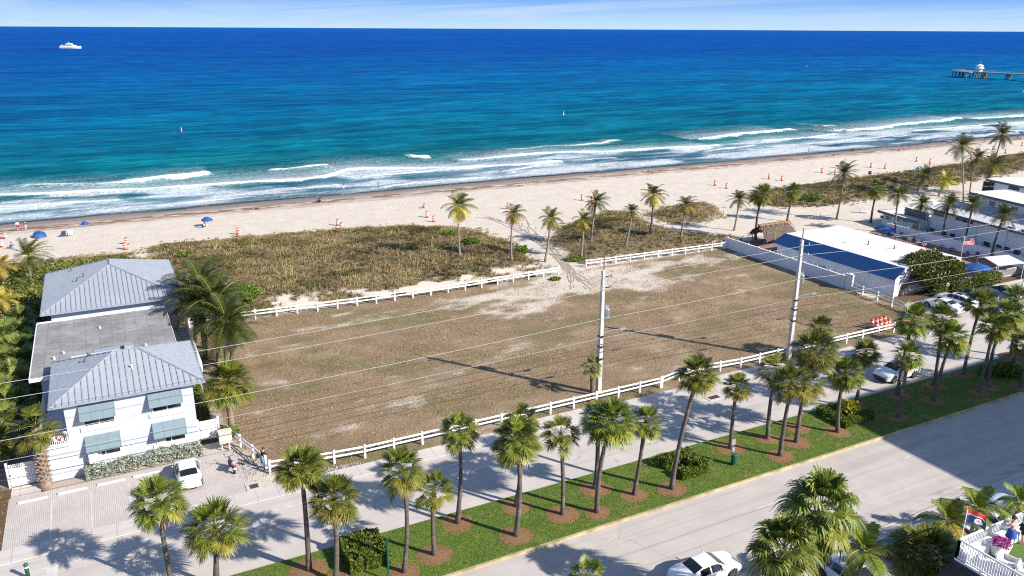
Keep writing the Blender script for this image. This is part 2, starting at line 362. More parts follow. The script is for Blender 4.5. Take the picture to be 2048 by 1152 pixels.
foot=np.exp(-((Y-140)/14)**2)
m,t,b=newmat('ground_sand_and_soil')
def attr(n): return N(t,'ShaderNodeAttribute',attribute_name=n).outputs['Fac']
P=wpos(t); f1=noise(t,P,.35,5); f2=noise(t,P,3.2,5,.6); f3=noise(t,P,14,4,.65); f4=noise(t,wpos(t,(1,2.2,1),.4),6,5,.7,.4)
sand=mix(t,rng(t,f1,.3,.7),(.655,.58,.485),(.585,.51,.42)); sand=mix(t,rng(t,f2,.52,.75,0,.35),sand,(.47,.39,.31))
f5=noise(t,wpos(t,(1,1.7,1),.2),4.2,6,.75); f6=noise(t,wpos(t,(1,2.4,1),-.5),1.1,5,.7)
dry=mix(t,rng(t,f5,.36,.66),(.145,.09,.047),(.42,.295,.18)); f7=noise(t,P,.11,4,.6); dry=mix(t,rng(t,f7,.46,.64,0,.55),dry,(.45,.345,.235)); dry=mix(t,rng(t,f1,.46,.68,0,.55),dry,(.17,.11,.06)); dry=mix(t,rng(t,f6,.52,.72,0,.6),dry,(.43,.345,.25)); dry=mix(t,rng(t,f3,.58,.72,0,.55),dry,(.09,.06,.035))
grn=mix(t,rng(t,f5,.36,.64),(.07,.07,.022),(.24,.21,.085))
dry=mix(t,math_(t,'MULTIPLY',attr('green'),.72),dry,grn)
lit=mix(t,rng(t,f2,.35,.65),(.24,.18,.105),(.11,.08,.048)); lit=mix(t,rng(t,f3,.55,.75,0,.6),lit,(.32,.26,.18))
so_=mix(t,rng(t,f3,.35,.65),(.19,.115,.06),(.08,.05,.03)); so_=mix(t,rng(t,f2,.55,.7,0,.8),so_,(.40,.30,.21))
wc=mix(t,rng(t,f2,.3,.7),(.20,.155,.125),(.25,.2,.165))
c=mix(t,math_(t,'MULTIPLY',attr('wet'),.9),sand,wc)
c=mix(t,attr('wrack'),c,mix(t,rng(t,f3,.4,.6),(.34,.19,.105),(.17,.09,.045)))
c=mix(t,attr('soil'),c,so_)
lf=math_(t,'ADD',attr('lot'),math_(t,'MULTIPLY',math_(t,'SUBTRACT',f5,.5),2.6)); lf=math_(t,'ADD',lf,math_(t,'MULTIPLY',math_(t,'SUBTRACT',f6,.5),1.6)); lf=math_(t,'MULTIPLY',rng(t,lf,.1,.8,.12,1),rng(t,attr('lot'),0,.06))
c=mix(t,lf,c,dry)
c=mix(t,rng(t,math_(t,'ADD',attr('litter'),math_(t,'MULTIPLY',math_(t,'SUBTRACT',f2,.5),.6)),.3,.8),c,lit)
L(t,c,b.inputs['Base Color']); L(t,rng(t,attr('wet'),0,1,.95,.35),b.inputs['Roughness']); b.inputs['Specular IOR Level'].default_value=.25
hb=math_(t,'ADD',math_(t,'MULTIPLY',f4,1.),math_(t,'MULTIPLY',f2,.6)); bump(t,b,hb,.75,.14)
M['ground']=m
g=link('ground',gridmesh('ground',xs,ys,Z,'ground',dict(lot=lotc,green=green*lot,litter=litter,soil=soil*(1-lot),wet=wet,wrack=wrack))); tag(g,kind='structure')
# ================================================================= sea
WL=-.62
xs=np.concatenate([-np.array(grow(0,45,.8,1.12))[::-1],np.arange(-45,340,.75),np.array(grow(0,340,.8,1.08))])
ys=np.concatenate([np.arange(156.5,226,.5),np.array([226+ .5*((1.02**k-1)/.02) for k in range(1,400) if .5*((1.02**k-1)/.02)<70000])])
X,Y=np.meshgrid(xs,ys)
wv=lambda k,a:a*(fbm(X/55+k*3.3,Y*0+k,3,100+k)-.5)
env=lambda k,th,sc=28:sst(th,th+.12,fbm(X/sc+k*7.7,Y*0+.3*k,3,200+k))
foam=np.zeros_like(X); Z=np.zeros_like(X); lace=np.zeros_like(X)
sk_=.05*(X-60)*0
q_=lambda pts,ox,oy,k:[(ox+x/k,oy+y/k,w) for x,y,w in pts]
CR=[(5.0,1.0,7,q_([(60,208,.2),(150,203,.55),(250,200,.6),(400,195,.5),(560,195,.5),(700,190,.6),(820,180,.95),(950,165,1),(1100,150,1),(1215,139,1),(1250,137,.1)],0,300,2.926)),
(3.2,.8,4,q_([(1540,128,.2),(1600,122,.7),(1700,112,.55),(1800,100,.7),(1910,92,.9),(1940,90,.2)],0,300,2.926)),
(3.6,.45,11,q_([(-200,285,.9),(0,268,1),(280,258,.9),(560,240,.9),(850,230,.8),(1100,215,.85),(1350,200,.9),(1540,190,1),(1750,180,1),(1900,160,1),(2048,120,1),(2200,112,1),(2500,112,.9),(2700,110,.9),(3100,84,.9),(3300,72,1)],0,300,2.926)),
(1.8,.3,5,q_([(-200,352,.7),(0,340,.8),(150,330,.8),(280,320,.75),(310,316,.3),(400,310,.85),(560,305,.8),(690,298,.8),(720,296,.3),(820,290,.3),(840,289,0)],0,300,2.926)),
(1.7,.3,4,q_([(1600,247,.1),(1660,242,.55),(1740,235,.7),(1860,222,.85),(1980,207,.7),(2040,200,.1)],0,300,2.926)),
(1.3,.15,3,q_([(-200,405,.5),(0,390,.5),(200,370,.4),(440,350,.65),(720,332,.55),(960,320,.65),(1100,308,.8),(1200,300,.95),(1330,285,.8),(1460,270,.6),(1500,275,.4),(1760,262,.4),(2048,252,.3)],0,300,2.926)),
(2.2,.4,8,q_([(500,230,.2),(520,228,.7),(640,215,.75),(830,200,.8),(1020,182,.85),(1050,180,.1)],560,280,3.012)),
(5.2,.9,3,q_([(770,104,.1),(785,103,1),(840,108,1),(895,104,1),(905,102,.05)],560,280,3.012)),
(3.2,.6,8,q_([(1060,125,.3),(1100,122,.7),(1280,110,.9),(1400,98,1),(1600,85,1),(1800,78,1),(2048,72,1),(2200,62,.9),(2400,48,.9),(2650,38,1)],560,280,3.012)),
(1.8,.4,3,q_([(1320,66,.1),(1400,62,.55),(1470,58,.6),(1600,46,.5),(1750,38,.6),(1880,24,.9),(1935,22,.9),(1990,6,1),(2060,2,.6),(2080,2,.1)],560,280,3.012)),
(1.6,.3,4,q_([(1330,191,.1),(1345,190,.75),(1420,180,.75),(1520,168,.75),(1550,146,.4),(1640,138,.6),(1700,135,.2),(1820,125,.65),(1900,117,.65),(2048,110,.6)],560,280,3.012)),
(1.3,.15,3,q_([(0,342,.5),(130,330,.5),(380,310,.4),(640,285,.7),(800,262,.85),(1000,245,.9),(1250,228,.85),(1300,226,.4),(1500,220,.55),(1600,213,.5),(1760,205,.45),(2048,170,.45)],560,280,3.012)),
(4.2,.9,10,q_([(-150,165,.8),(0,150,.95),(150,130,1),(300,120,1),(480,105,1),(520,100,.3),(640,92,.4),(700,78,.6),(780,76,.5),(850,112,.3)],1440,230,3.368)),
(3.0,.5,8,q_([(270,182,.2),(300,178,.9),(450,165,.95),(600,155,.9),(780,132,.9),(800,125,.3)],1440,230,3.368)),
(1.8,.3,4,q_([(-100,248,.6),(0,235,.8),(130,220,.75),(240,205,.8),(260,203,.1)],1440,230,3.368)),
(4.2,.8,10,q_([(720,112,.4),(800,110,.8),(1000,100,1),(1080,90,1),(1280,66,1),(1480,46,1),(1620,25,1),(1640,26,.4),(1700,28,.7),(1850,22,.9),(2048,10,.9),(2200,2,.9),(2600,-25,.9)],1440,230,3.368)),
(2.4,.4,8,q_([(1290,113,.3),(1310,110,.8),(1500,95,.85),(1790,68,.8),(1900,58,.7),(2300,30,.8),(2600,8,.8)],1440,230,3.368)),
(1.3,.15,3,q_([(0,255,.4),(340,212,.65),(600,195,.7),(850,165,.8),(1190,143,.8),(1400,130,.6),(1540,119,.6),(2048,90,.6),(2600,55,.6)],1440,230,3.368))]
near=ys<245; ny_=int(near.sum()); Xn,Yn=X[:ny_],Y[:ny_]; Zn=np.zeros_like(Xn); fo=np.zeros_like(Xn); la=np.zeros_like(Xn)
wob=2.6*(fbm(Xn/6,Yn/6,4,601)-.5); wid=.25+1.5*fbm(Xn/4,Yn/9,4,602)
for (wd,hgt_,trl,pts) in CR:
    Wp=[(at(u,v,WL+.35*hgt_),w) for u,v,w in pts]
    px=np.array([p.x for p,_ in Wp]); py=np.array([p.y for p,_ in Wp]); pw=np.array([w for _,w in Wp]); o_=np.argsort(px); px,py,pw=px[o_],py[o_],pw[o_]
    yk=np.interp(Xn,px,py); e=np.where((Xn<px[0])|(Xn>px[-1]),0,np.interp(Xn,px,pw)); d=Yn-yk-wob
    prof=np.where(d>0,np.exp(-(d/(wd*.75*wid))**2),np.exp(-(d/(wd*.30*wid))**2))
    fo=np.maximum(fo,prof*e); Zn+=hgt_*np.where(d>0,np.exp(-(d/3.)**2),np.exp(-(d/1.2)**2))*(.25+.75*e)*(e>0)
    la=np.maximum(la,np.where(d>0,np.exp(-d/trl),np.exp(d/.8))*e*.95)
la=np.maximum(la,.8*sst(195,184,Yn+8*(fbm(Xn/30,Yn/8,3,401)-.5))*sst(160,166,Yn)*sst(.30,.62,fbm(Xn/14,Yn/5,4,402)))
foam[:ny_]=fo; lace[:ny_]=la; Z[:ny_]+=Zn
swash=161.2+3.2*(fbm(X/11,Y*0+2,4,411)-.5)+1.6*(fbm(X/40,Y*0+7,2,412)-.5)
foam=np.maximum(foam,.6*np.exp(-((Y-swash-.25)/.3)**2)*env(9,.42,9))
edge=sst(-.2,1.6,Y-swash)
sc_=sst(170,215,Y)
cell=np.gradient(ys)[:,None]*np.ones_like(X)
ch=lambda lx,ly,s:(fbm(X/lx,Y/ly,3,s)-.5)
fade=lambda L_:sst(L_*.55,L_*.2,cell)
Z+=sc_*(.75*ch(22,7.5,501)*fade(7.5)+.35*ch(7,2.8,502)*fade(2.8)+.9*ch(60,19,503)*fade(19)+1.1*ch(170,55,504)*fade(55))
Z+=.10*ch(5,2,505)*fade(2)*sst(160,166,Y)
caps=sst(.80,.86,fbm(X/3.2,Y/1.2,2,511))*sst(.62,.75,fbm(X/40,Y/25,3,512))*sst(215,260,Y)*fade(2.5); foam=np.maximum(foam,.0+caps*.8)
V_z=WL+Z
m,t,b=newmat('sea_water')
def attr(n): return N(t,'ShaderNodeAttribute',attribute_name=n).outputs['Fac']
geo=t.nodes.new('ShaderNodeNewGeometry'); sp=t.nodes.new('ShaderNodeSeparateXYZ'); L(t,geo.outputs['Position'],sp.inputs[0])
big=noise(t,wpos(t,(.004,.010,1)),1,4); yy=math_(t,'ADD',sp.outputs[1],math_(t,'MULTIPLY',math_(t,'SUBTRACT',big,.5),90.))
yl=math_(t,'LOGARITHM',math_(t,'MAXIMUM',yy,100.),10.)
lg=lambda y:(math.log10(y)-2)/2.7
wc=ramp(t,rng(t,yl,2,4.7),[(lg(158),(.19,.24,.26)),(lg(168),(.15,.24,.28)),(lg(180),(.08,.22,.25)),(lg(196),(.020,.185,.17)),(lg(225),(.003,.18,.23)),(lg(330),(.001,.18,.31)),(lg(560),(.0005,.155,.37)),(lg(1100),(.0003,.105,.37)),(lg(4000),(.0005,.112,.41)),(lg(30000),(.004,.15,.47))])
n1=noise(t,wpos(t,(.05,.16,1)),1,5,.6); n2=noise(t,wpos(t,(.012,.05,1)),1,4,.6); n3=noise(t,wpos(t,(.0016,.012,1)),1,5,.65); n4=noise(t,wpos(t,(.28,.75,1)),1,4,.6); n5=noise(t,wpos(t,(.005,.026,1)),1,5,.65); n6=noise(t,wpos(t,(.0012,.005,1)),1,6,.7)
wc=mix(t,rng(t,n6,.44,.60,0,.45),wc,mix(t,1,wc,(.5,.66,.8),'MULTIPLY'))
wc=mix(t,math_(t,'MULTIPLY',rng(t,n5,.60,.75,0,.5),rng(t,n3,.4,.6)),wc,mix(t,1,wc,(2.2,1.5,1.25),'MULTIPLY'))
wc=mix(t,rng(t,n1,.44,.57,0,.85),wc,mix(t,1,wc,(.2,.55,.64),'MULTIPLY'))  # light and dark of the wave faces put into the water colour
wc=mix(t,rng(t,n2,.42,.58,0,.6),wc,mix(t,1,wc,(.4,.60,.76),'MULTIPLY'))
wc=mix(t,rng(t,n5,.44,.60,0,.6),wc,mix(t,1,wc,(.4,.62,.8),'MULTIPLY'))
n7=noise(t,wpos(t,(.10,.33,1)),1,5,.65); wc=mix(t,rng(t,n7,.46,.60,0,.5),wc,mix(t,1,wc,(.35,.62,.72),'MULTIPLY')); wc=mix(t,rng(t,n4,.47,.36,0,.45),wc,mix(t,1,wc,(.35,.6,.7),'MULTIPLY'))
wc=mix(t,rng(t,n4,.57,.70,0,.5),wc,mix(t,1,wc,(2.2,1.5,1.3),'MULTIPLY'))
sn=noise(t,wpos(t,(.007,.012,1)),1,3); wc=mix(t,rng(t,sn,.74,.82,0,.35),wc,(.12,.10,.06))
vo=N(t,'ShaderNodeTexVoronoi',Scale=.95); vo.feature='DISTANCE_TO_EDGE'
wq=wpos(t,(.8,1.5,1)); dn_=t.nodes.new('ShaderNodeVectorMath'); dn_.operation='ADD'; nz=N(t,'ShaderNodeTexNoise',Scale=1.4,Detail=3); L(t,wq,nz.inputs['Vector']); L(t,wq,dn_.inputs[0]); L(t,nz.outputs['Color'],dn_.inputs[1]); L(t,dn_.outputs[0],vo.inputs['Vector'])
lc=math_(t,'MULTIPLY',rng(t,vo.outputs['Distance'],.16,.02),rng(t,attr('lace'),.08,.75))
fn=noise(t,wpos(t,(.9,1.8,1)),1.3,5,.65)
fm=rng(t,math_(t,'ADD',attr('foam'),math_(t,'MULTIPLY',math_(t,'SUBTRACT',fn,.5),.9)),.38,.72)
fm=math_(t,'MULTIPLY',fm,rng(t,attr('foam'),.06,.22))
ff=math_(t,'MAXIMUM',fm,math_(t,'MULTIPLY',lc,.85)); ff=math_(t,'MAXIMUM',ff,math_(t,'MULTIPLY',rng(t,attr('lace'),.2,.9),.5))
L(t,mix(t,ff,wc,(.80,.82,.83)),b.inputs['Base Color']); L(t,rng(t,ff,0,1,.22,.8),b.inputs['Roughness']); b.inputs['Specular IOR Level'].default_value=0
h=math_(t,'ADD',math_(t,'MULTIPLY',n1,1.1),math_(t,'MULTIPLY',n4,.25)); h=math_(t,'ADD',h,math_(t,'MULTIPLY',n2,2.2)); bump(t,b,h,.55,1.6)
tr=t.nodes.new('ShaderNodeBsdfTransparent'); ms=t.nodes.new('ShaderNodeMixShader'); L(t,math_(t,'MAXIMUM',attr('edge'),fm),ms.inputs[0]); gl=N(t,'ShaderNodeBsdfGlossy',Roughness=.22); L(t,b.inputs['Normal'].links[0].from_socket,gl.inputs['Normal']); lw=N(t,'ShaderNodeLayerWeight',Blend=.3); m2=t.nodes.new('ShaderNodeMixShader'); L(t,math_(t,'MULTIPLY',rng(t,lw.outputs['Facing'],.5,1,.02,.06),math_(t,'SUBTRACT',1.,ff)),m2.inputs[0]); L(t,b.outputs[0],m2.inputs[1]); L(t,gl.outputs[0],m2.inputs[2]); L(t,tr.outputs[0],ms.inputs[1]); L(t,m2.outputs[0],ms.inputs[2]); L(t,ms.outputs[0],t.nodes['Material Output'].inputs[0])
M['sea']=m
tag(link('water',gridmesh('water',xs,ys,V_z,'sea',dict(foam=foam,lace=lace,edge=edge))),kind='structure')
# ================================================================= streets
def roadmat(n,c1,c2,lanes,joint=0):
    m,t,b=newmat(n); P=wpos(t); f=noise(t,P,.5,4); g_=noise(t,P,18,3,.6); k=noise(t,wpos(t,(.03,1.6,1)),1,4); 
    c=mix(t,rng(t,f,.3,.7),c1,c2); c=mix(t,rng(t,k,.5,.68,0,.45),c,tuple(x*.72 for x in c2)); c=mix(t,rng(t,g_,.55,.75,0,.28),c,tuple(x*.5 for x in c1))
    st=noise(t,wpos(t,(.25,.7,1)),1,4,.6); c=mix(t,rng(t,st,.62,.74,0,.3),c,tuple(x*.6 for x in c2))
    dw=t.nodes.new('ShaderNodeVectorMath'); dw.operation='ADD'; nz=N(t,'ShaderNodeTexNoise',Scale=.9,Detail=4); L(t,P,nz.inputs['Vector']); L(t,P,dw.inputs[0]); L(t,nz.outputs['Color'],dw.inputs[1])
    vo=N(t,'ShaderNodeTexVoronoi',Scale=.16); vo.feature='DISTANCE_TO_EDGE'; L(t,dw.outputs[0],vo.inputs['Vector'])
    cm=noise(t,P,.12,2); cr=math_(t,'MULTIPLY',rng(t,vo.outputs['Distance'],.004,.0015),rng(t,cm,.5,.62)); c=mix(t,math_(t,'MULTIPLY',cr,.4),c,(.10,.09,.085))
    sp=t.nodes.new('ShaderNodeSeparateXYZ'); L(t,P,sp.inputs[0])
    for y in lanes:
        q=rng(t,math_(t,'ABSOLUTE',math_(t,'SUBTRACT',sp.outputs[1],y)),.015,.05,.26,0); c=mix(t,math_(t,'MULTIPLY',q,rng(t,k,.3,.6)),c,(.14,.13,.125))
    if not joint and len(lanes)==3:
        kq=math_(t,'MULTIPLY',rng(t,math_(t,'ABSOLUTE',math_(t,'SUBTRACT',sp.outputs[1],30.75)),.1,.85,1,0),rng(t,noise(t,wpos(t,(.22,1.1,1)),1,6,.7),.52,.66)); c=mix(t,math_(t,'MULTIPLY',kq,.75),c,(.13,.12,.115))
        pq=rng(t,noise(t,wpos(t,(.10,.45,1)),1,3,.5),.66,.69); c=mix(t,math_(t,'MULTIPLY',pq,.16),c,(.25,.24,.23))
    if joint:
        q=math_(t,'FRACT',math_(t,'DIVIDE',sp.outputs[0],joint)); q=rng(t,math_(t,'ABSOLUTE',math_(t,'SUBTRACT',q,.5)),.008/joint*1.6,.03/joint,.6,0); c=mix(t,q,c,(.2,.18,.165))
    L(t,c,b.inputs['Base Color']); b.inputs['Roughness'].default_value=.9; b.inputs['Specular IOR Level'].default_value=.25; bump(t,b,g_,.25,.02); return m
M['road']=roadmat('street_asphalt',(.50,.455,.415),(.43,.39,.355),(36.95,35.38,33.9))
M['road2']=roadmat('beach_road_asphalt',(.53,.485,.445),(.45,.41,.375),(46.4,))
M['walk']=roadmat('sidewalk_concrete',(.56,.515,.475),(.50,.455,.42),(),1.52)
M['walk2']=roadmat('broad_walk_concrete',(.54,.50,.46),(.47,.43,.40),(),3.4)
M['yellow']=simple('worn_yellow_kerb_paint',(.56,.44,.25),.8,var=.25,scale=1.1)
M['line']=simple('worn_white_line',(.60,.575,.55),.8,var=.12,scale=2)
m,t,b=newmat('median_lawn'); P=wpos(t); f=noise(t,P,.45,4); g_=noise(t,P,9,4,.65); k=noise(t,P,2,4)
c=mix(t,rng(t,f,.3,.68),(.085,.155,.012),(.14,.19,.022)); c=mix(t,rng(t,g_,.4,.7,0,.75),c,(.035,.075,.006)); c=mix(t,rng(t,k,.54,.70,0,.65),c,(.22,.20,.06)); kd=noise(t,wpos(t,(.5,1,1)),.55,4); c=mix(t,rng(t,kd,.56,.70,0,.6),c,(.24,.20,.075))
L(t,c,b.inputs['Base Color']); b.inputs['Roughness'].default_value=.9; bump(t,b,g_,.9,.08); M['lawn']=m
M['faint']=simple('faded_white_line',(.56,.525,.49),.8,var=.1,scale=2)
def strip(name,x0,x1,y0,y1,z,mat,h=0,kind='structure'):
    mb=MB()
    if h: mb.b2((x0,y0,z-h),(x1,y1,z))
    else: mb.poly([(x0,y0,z),(x1,y0,z),(x1,y1,z),(x0,y1,z)])
    o=mb.obj(name,mat); tag(o,kind=kind); return o
strip('road',-300,500,29.9,38.45,.004,'road'); strip('beach_road',-300,500,44.6,52.25,.004,'road2')
strip('median',-300,500,38.66,44.6,.12,'lawn',.15)
strip('median_kerb',-300,500,38.48,38.66,.13,'yellow',.15)
strip('sidewalk',-300,500,52.25,53.9,.05,'walk',.08)
strip('near_sidewalk',-300,500,28.5,29.9,.12,'walk2',.15); strip('near_parking_apron',30.5,70,20,28.5,.008,'walk2')
strip('shoulder_line',-300,500,50.62,50.78,.008,'line'); strip('street_edge_line',-300,500,32.35,32.43,.008,'faint')
mb=MB()
for x0 in np.arange(-25.8,260,17.): mb.poly([(x0,47.72,.008),(x0+2.6,47.72,.008),(x0+2.6,47.84,.008),(x0,47.84,.008)])
for x0 in np.arange(-8.8,260,15.55): mb.poly([(x0,35.42,.008),(x0+3.3,35.42,.008),(x0+3.3,35.55,.008),(x0,35.55,.008)])
mb.poly([(-6.35,44.8,.0085),(-5.75,44.8,.0085),(-5.75,50.6,.0085),(-6.35,50.6,.0085)])
tag(mb.obj('lane_markings','line'),kind='structure')
# paved parking in front of the house
m,t,b=newmat('parking_pavers'); br=N(t,'ShaderNodeTexBrick',Scale=1.0); br.inputs['Color1'].default_value=(.54,.495,.46,1); br.inputs['Color2'].default_value=(.47,.425,.40,1); br.inputs['Mortar'].default_value=(.29,.26,.24,1)
br.inputs['Brick Width'].default_value=.24; br.inputs['Row Height'].default_value=.12; br.inputs['Mortar Size'].default_value=.012; br.inputs['Bias'].default_value=-.2; L(t,wpos(t,rot=R(90)),br.inputs['Vector'])
f=noise(t,wpos(t),.6,4); L(t,mix(t,rng(t,f,.4,.7,0,.35),br.outputs[0],(.33,.29,.27)),b.inputs['Base Color']); b.inputs['Roughness'].default_value=.9; bump(t,b,br.outputs[1],-.4,.02); M['pavers']=m
strip('parking_pavers',-9.0,6.55,53.9,60.6,.012,'pavers'); strip('gate_path',-8.9,-7.0,60.6,62.2,.013,'walk')
strip('gate_step',4.2,5.8,60.6,62.6,.014,'pavers')
strip('driveway_apron',29.5,35.5,53.9,54.45,.03,'walk',.05); strip('driveway_apron',48.5,57.5,53.9,54.5,.03,'walk',.05)
mb=MB()
for x in (-6.27,-3.77,-1.27,1.23): mb.poly([(x-.05,54,.017),(x+.05,54,.017),(x+.05,59.1,.017),(x-.05,59.1,.017)])
tag(mb.obj('parking_lines','line'),kind='structure')
# ================================================================= foliage makers
def basis(d,up=Vector((0,0,1))):
    d=d.normalized(); s=d.cross(up)
    if s.length<1e-3: s=Vector((1,0,0))
    s.normalize(); return d,s,s.cross(d)
def dirv(az,el): return Vector((math.cos(az)*math.cos(el),math.sin(az)*math.cos(el),math.sin(el)))
def fan_leaf(mb,o,az,el,pet,rad,nl,mi,rs,droop=.35,wid=.034):
    d,s,n=basis(dirv(az,el)); e=o+d*pet+Vector((0,0,-.10*pet*math.cos(el)))
    mb.tube([o,o+d*pet*.5+Vector((0,0,.02)),e],[.022,.018,.012],3,mi,False)
    d2=(d+Vector((0,0,-.25*math.cos(el)))).normalized(); d2,s,n=basis(d2)
    for i in range(nl):
        a=(i/(nl-1)-.5)*2*R(118)+rs.uniform(-.04,.04)
        l=rad*(1-.28*(abs(a)/R(118))**2)*rs.uniform(.86,1.06)
        v=(d2*math.cos(a)+s*math.sin(a)+n*.22*abs(math.sin(a))).normalized(); w=v.cross(n).normalized()*wid*rs.uniform(.8,1.2)
        st=e-d2*.0+d2*.12*(1-abs(a)/2.2)
        p1=st+v*l*.52; p2=st+v*l*.80+Vector((0,0,-droop*l*.22)); p3=st+v*l+Vector((rs.uniform(-.05,.05),rs.uniform(-.05,.05),-droop*l*rs.uniform(.45,.8)))
        vs=[st-w*.35,st+w*.35,p1+w,p1-w,p2+w*.75,p2-w*.75,p3]
        mb.add([tuple(q) for q in vs],[(0,1,2,3),(3,2,4,5),(5,4,6)],mi)
def sabal_crown(seed,n=36,rad=.86,pet=1.0,dead=3,nl=25,flat=1.):
    rs=np.random.RandomState(seed); mb=MB(); o=Vector((0,0,0))
    for i in range(n):
        q=i/(n-1); el=math.asin(.985-1.66*q); az=i*2.399963+rs.uniform(-.25,.25)
        k=.82+.25*math.sin(min(1,q*1.5)*math.pi/2); mi=0 if q<.62 or rs.rand()<.45 else 1
        fan_leaf(mb,o+Vector((0,0,.15*(1-q))),az,el+rs.uniform(-.14,.14),pet*k*rs.uniform(.8,1.15),rad*rs.uniform(.85,1.08),nl,mi,rs,.16+.30*q)
    for i in range(dead):
        fan_leaf(mb,o+Vector((0,0,-.1)),rs.uniform(0,6.28),R(-62)+rs.uniform(-.2,.2),pet*.7,rad*.75,14,2,rs,.9,.035)
    me=mb.mesh('fan_crown',['frond','frondy','frondb']); return me
def wash_crown(seed):
    rs=np.random.RandomState(seed); mb=MB(); o=Vector((0,0,0))
    for i in range(27):
        q=i/26; el=R(80)-q*R(118); az=i*2.399963+rs.uniform(-.25,.25)
        fan_leaf(mb,o+Vector((0,0,.3*(1-q))),az,el,1.05*rs.uniform(.8,1.1),1.15*rs.uniform(.9,1.08),26,0 if q<.75 or rs.rand()<.5 else 1,rs,.65+.5*q,.058)
    for i in range(9): fan_leaf(mb,o+Vector((0,0,-.25)),i*.75+rs.uniform(-.3,.3),R(-58)+rs.uniform(-.2,.2),.9,1.0,18,2 if rs.rand()<.6 else 1,rs,1.,.045)
    return mb.mesh('fan_crown',['frond','frondy','frondb'])
def pinnate(mb,o,az,el,ln,rs,mi,wind,npair=24,ll=.62,grav=.9):
    d=dirv(az,el); p=Vector(o); seg=9; pts=[p.copy()]; dirs=[d.copy()]
    for i in range(seg):
        d=(d+Vector((0,0,-grav*.16*(.5+i/seg)))+wind*.07*(.4+i/seg)).normalized(); p=p+d*ln/seg; pts.append(p.copy()); dirs.append(d.copy())
    mb.tube(pts,[.032*(1-.7*i/seg) for i in range(seg+1)],3,1 if mi==0 else mi,False)
    for i in range(npair):
        q=.12+.88*i/(npair-1); f=q*seg; k=min(int(f),seg-1); r_=f-k; b=pts[k].lerp(pts[k+1],r_); dd=dirs[k].lerp(dirs[k+1],r_).normalized()
        _,s,n=basis(dd)
        l=ll*(.55+.75*math.sin(math.pi*min(1,q*.85+.12)))*.9
        for sg in (-1,1):
            v=(s*sg*.9+dd*.55+n*.10+wind*.25).normalized(); w=dd*.028
            m_=b+v*l*.55+Vector((0,0,-.10*l)); e=b+v*l+Vector((0,0,-l*rs.uniform(.28,.55)))
            mb.add([tuple(x) for x in (b-w,b+w,m_+w*.9,m_-w*.9,e)],[(0,1,2,3),(3,2,4)],mi)
def coco_crown(seed,n=19,ln=2.5,yel=.15,dead=2,wind=(0.9,.25,0),up=1.,npair=24,ll=.62):
    rs=np.random.RandomState(seed); mb=MB(); wd=Vector(wind)
    for i in range(n):
        q=i/(n-1); el=R(78)-q*R(105); az=i*2.399963+rs.uniform(-.2,.2)
        mi=1 if rs.rand()<yel*2*q or yel>.9 else 0
        pinnate(mb,(0,0,.1*(1-q)),az,el,ln*rs.uniform(.8,1.08)*(.8+.2*math.sin(q*3)),rs,mi,wd*up,npair,ll)
    for i in range(dead): pinnate(mb,(0,0,-.1),rs.uniform(0,6.28),R(-55),ln*.7,rs,2,wd*.3,16,ll*.7,1.2)
    for i in range(5): # nuts
        a=rs.uniform(0,6.28); mb.lathe([(.02,-.12),(.1,-.04),(.1,.06),(.02,.13)],(.2*math.cos(a),.2*math.sin(a),-.15),6,1)
    return mb.mesh('coconut_crown',['coco','cocoy','frondb'])
def trunk_mesh(vec,r0,r1,mat,base=None,n=10,sway=.0,seed=0,knob=.0,h0=0):
    rs=np.random.RandomState(seed); mb=MB(); pts=[];rad=[]; K=16
    side=Vector((rs.uniform(-1,1),rs.uniform(-1,1),0))*sway
    for i in range(K+1):
        q=i/K; h=Vector((vec.x*q**1.25,vec.y*q**1.25,vec.z*q)); p=h+side*math.sin(q*math.pi)*vec.length*.06
        pts.append(p); r=r0+(r1-r0)*q; r*=1+.45*math.exp(-q*vec.length/.45)+rs.uniform(-.05,.05)+knob*math.exp(-((q-.93)/.05)**2); rad.append(r)
    pts[0]=pts[0]+Vector((0,0,-.3))
    mb.tube(pts,rad,n,0)
    return mb,pts,rad
CROWNS={}
CROWNS['s']=[sabal_crown(100+i,n=(36,44,32,40,48,35,42)[i],rad=.80+.035*(i%4),pet=.9+.05*(i%4),dead=(2,6,3,9,4,7,3)[i]) for i in range(7)]
CROWNS['t']=[sabal_crown(130+i,n=23,rad=.82,dead=2) for i in range(2)]
CROWNS['f']=[sabal_crown(140+i,n=58,rad=.92,pet=1.05,dead=6,nl=26) for i in range(2)]
CROWNS['g']=[]
for i in range(2):
    q=CROWNS['f'][i].copy(); q.materials[0]=M['frondl']; CROWNS['g'].append(q)
CROWNS['w']=[wash_crown(150+i) for i in range(2)]
CROWNS['c']=[coco_crown(200+i,n=24,wind=(1.2,.3,.15),ll=.7) for i in range(3)]
CROWNS['cy']=[coco_crown(220+i,n=21,ll=.68,yel=.5,dead=8) for i in range(3)]
CROWNS['cw']=[coco_crown(240+i,n=28,ln=2.9,wind=(1.7,.4,.25),yel=.08,dead=2,ll=.7) for i in range(3)]
CROWNS['cd']=[coco_crown(260+i,n=30,ln=3.2,yel=.0,dead=1,wind=(.2,0,0),npair=30,ll=.75) for i in range(2)]

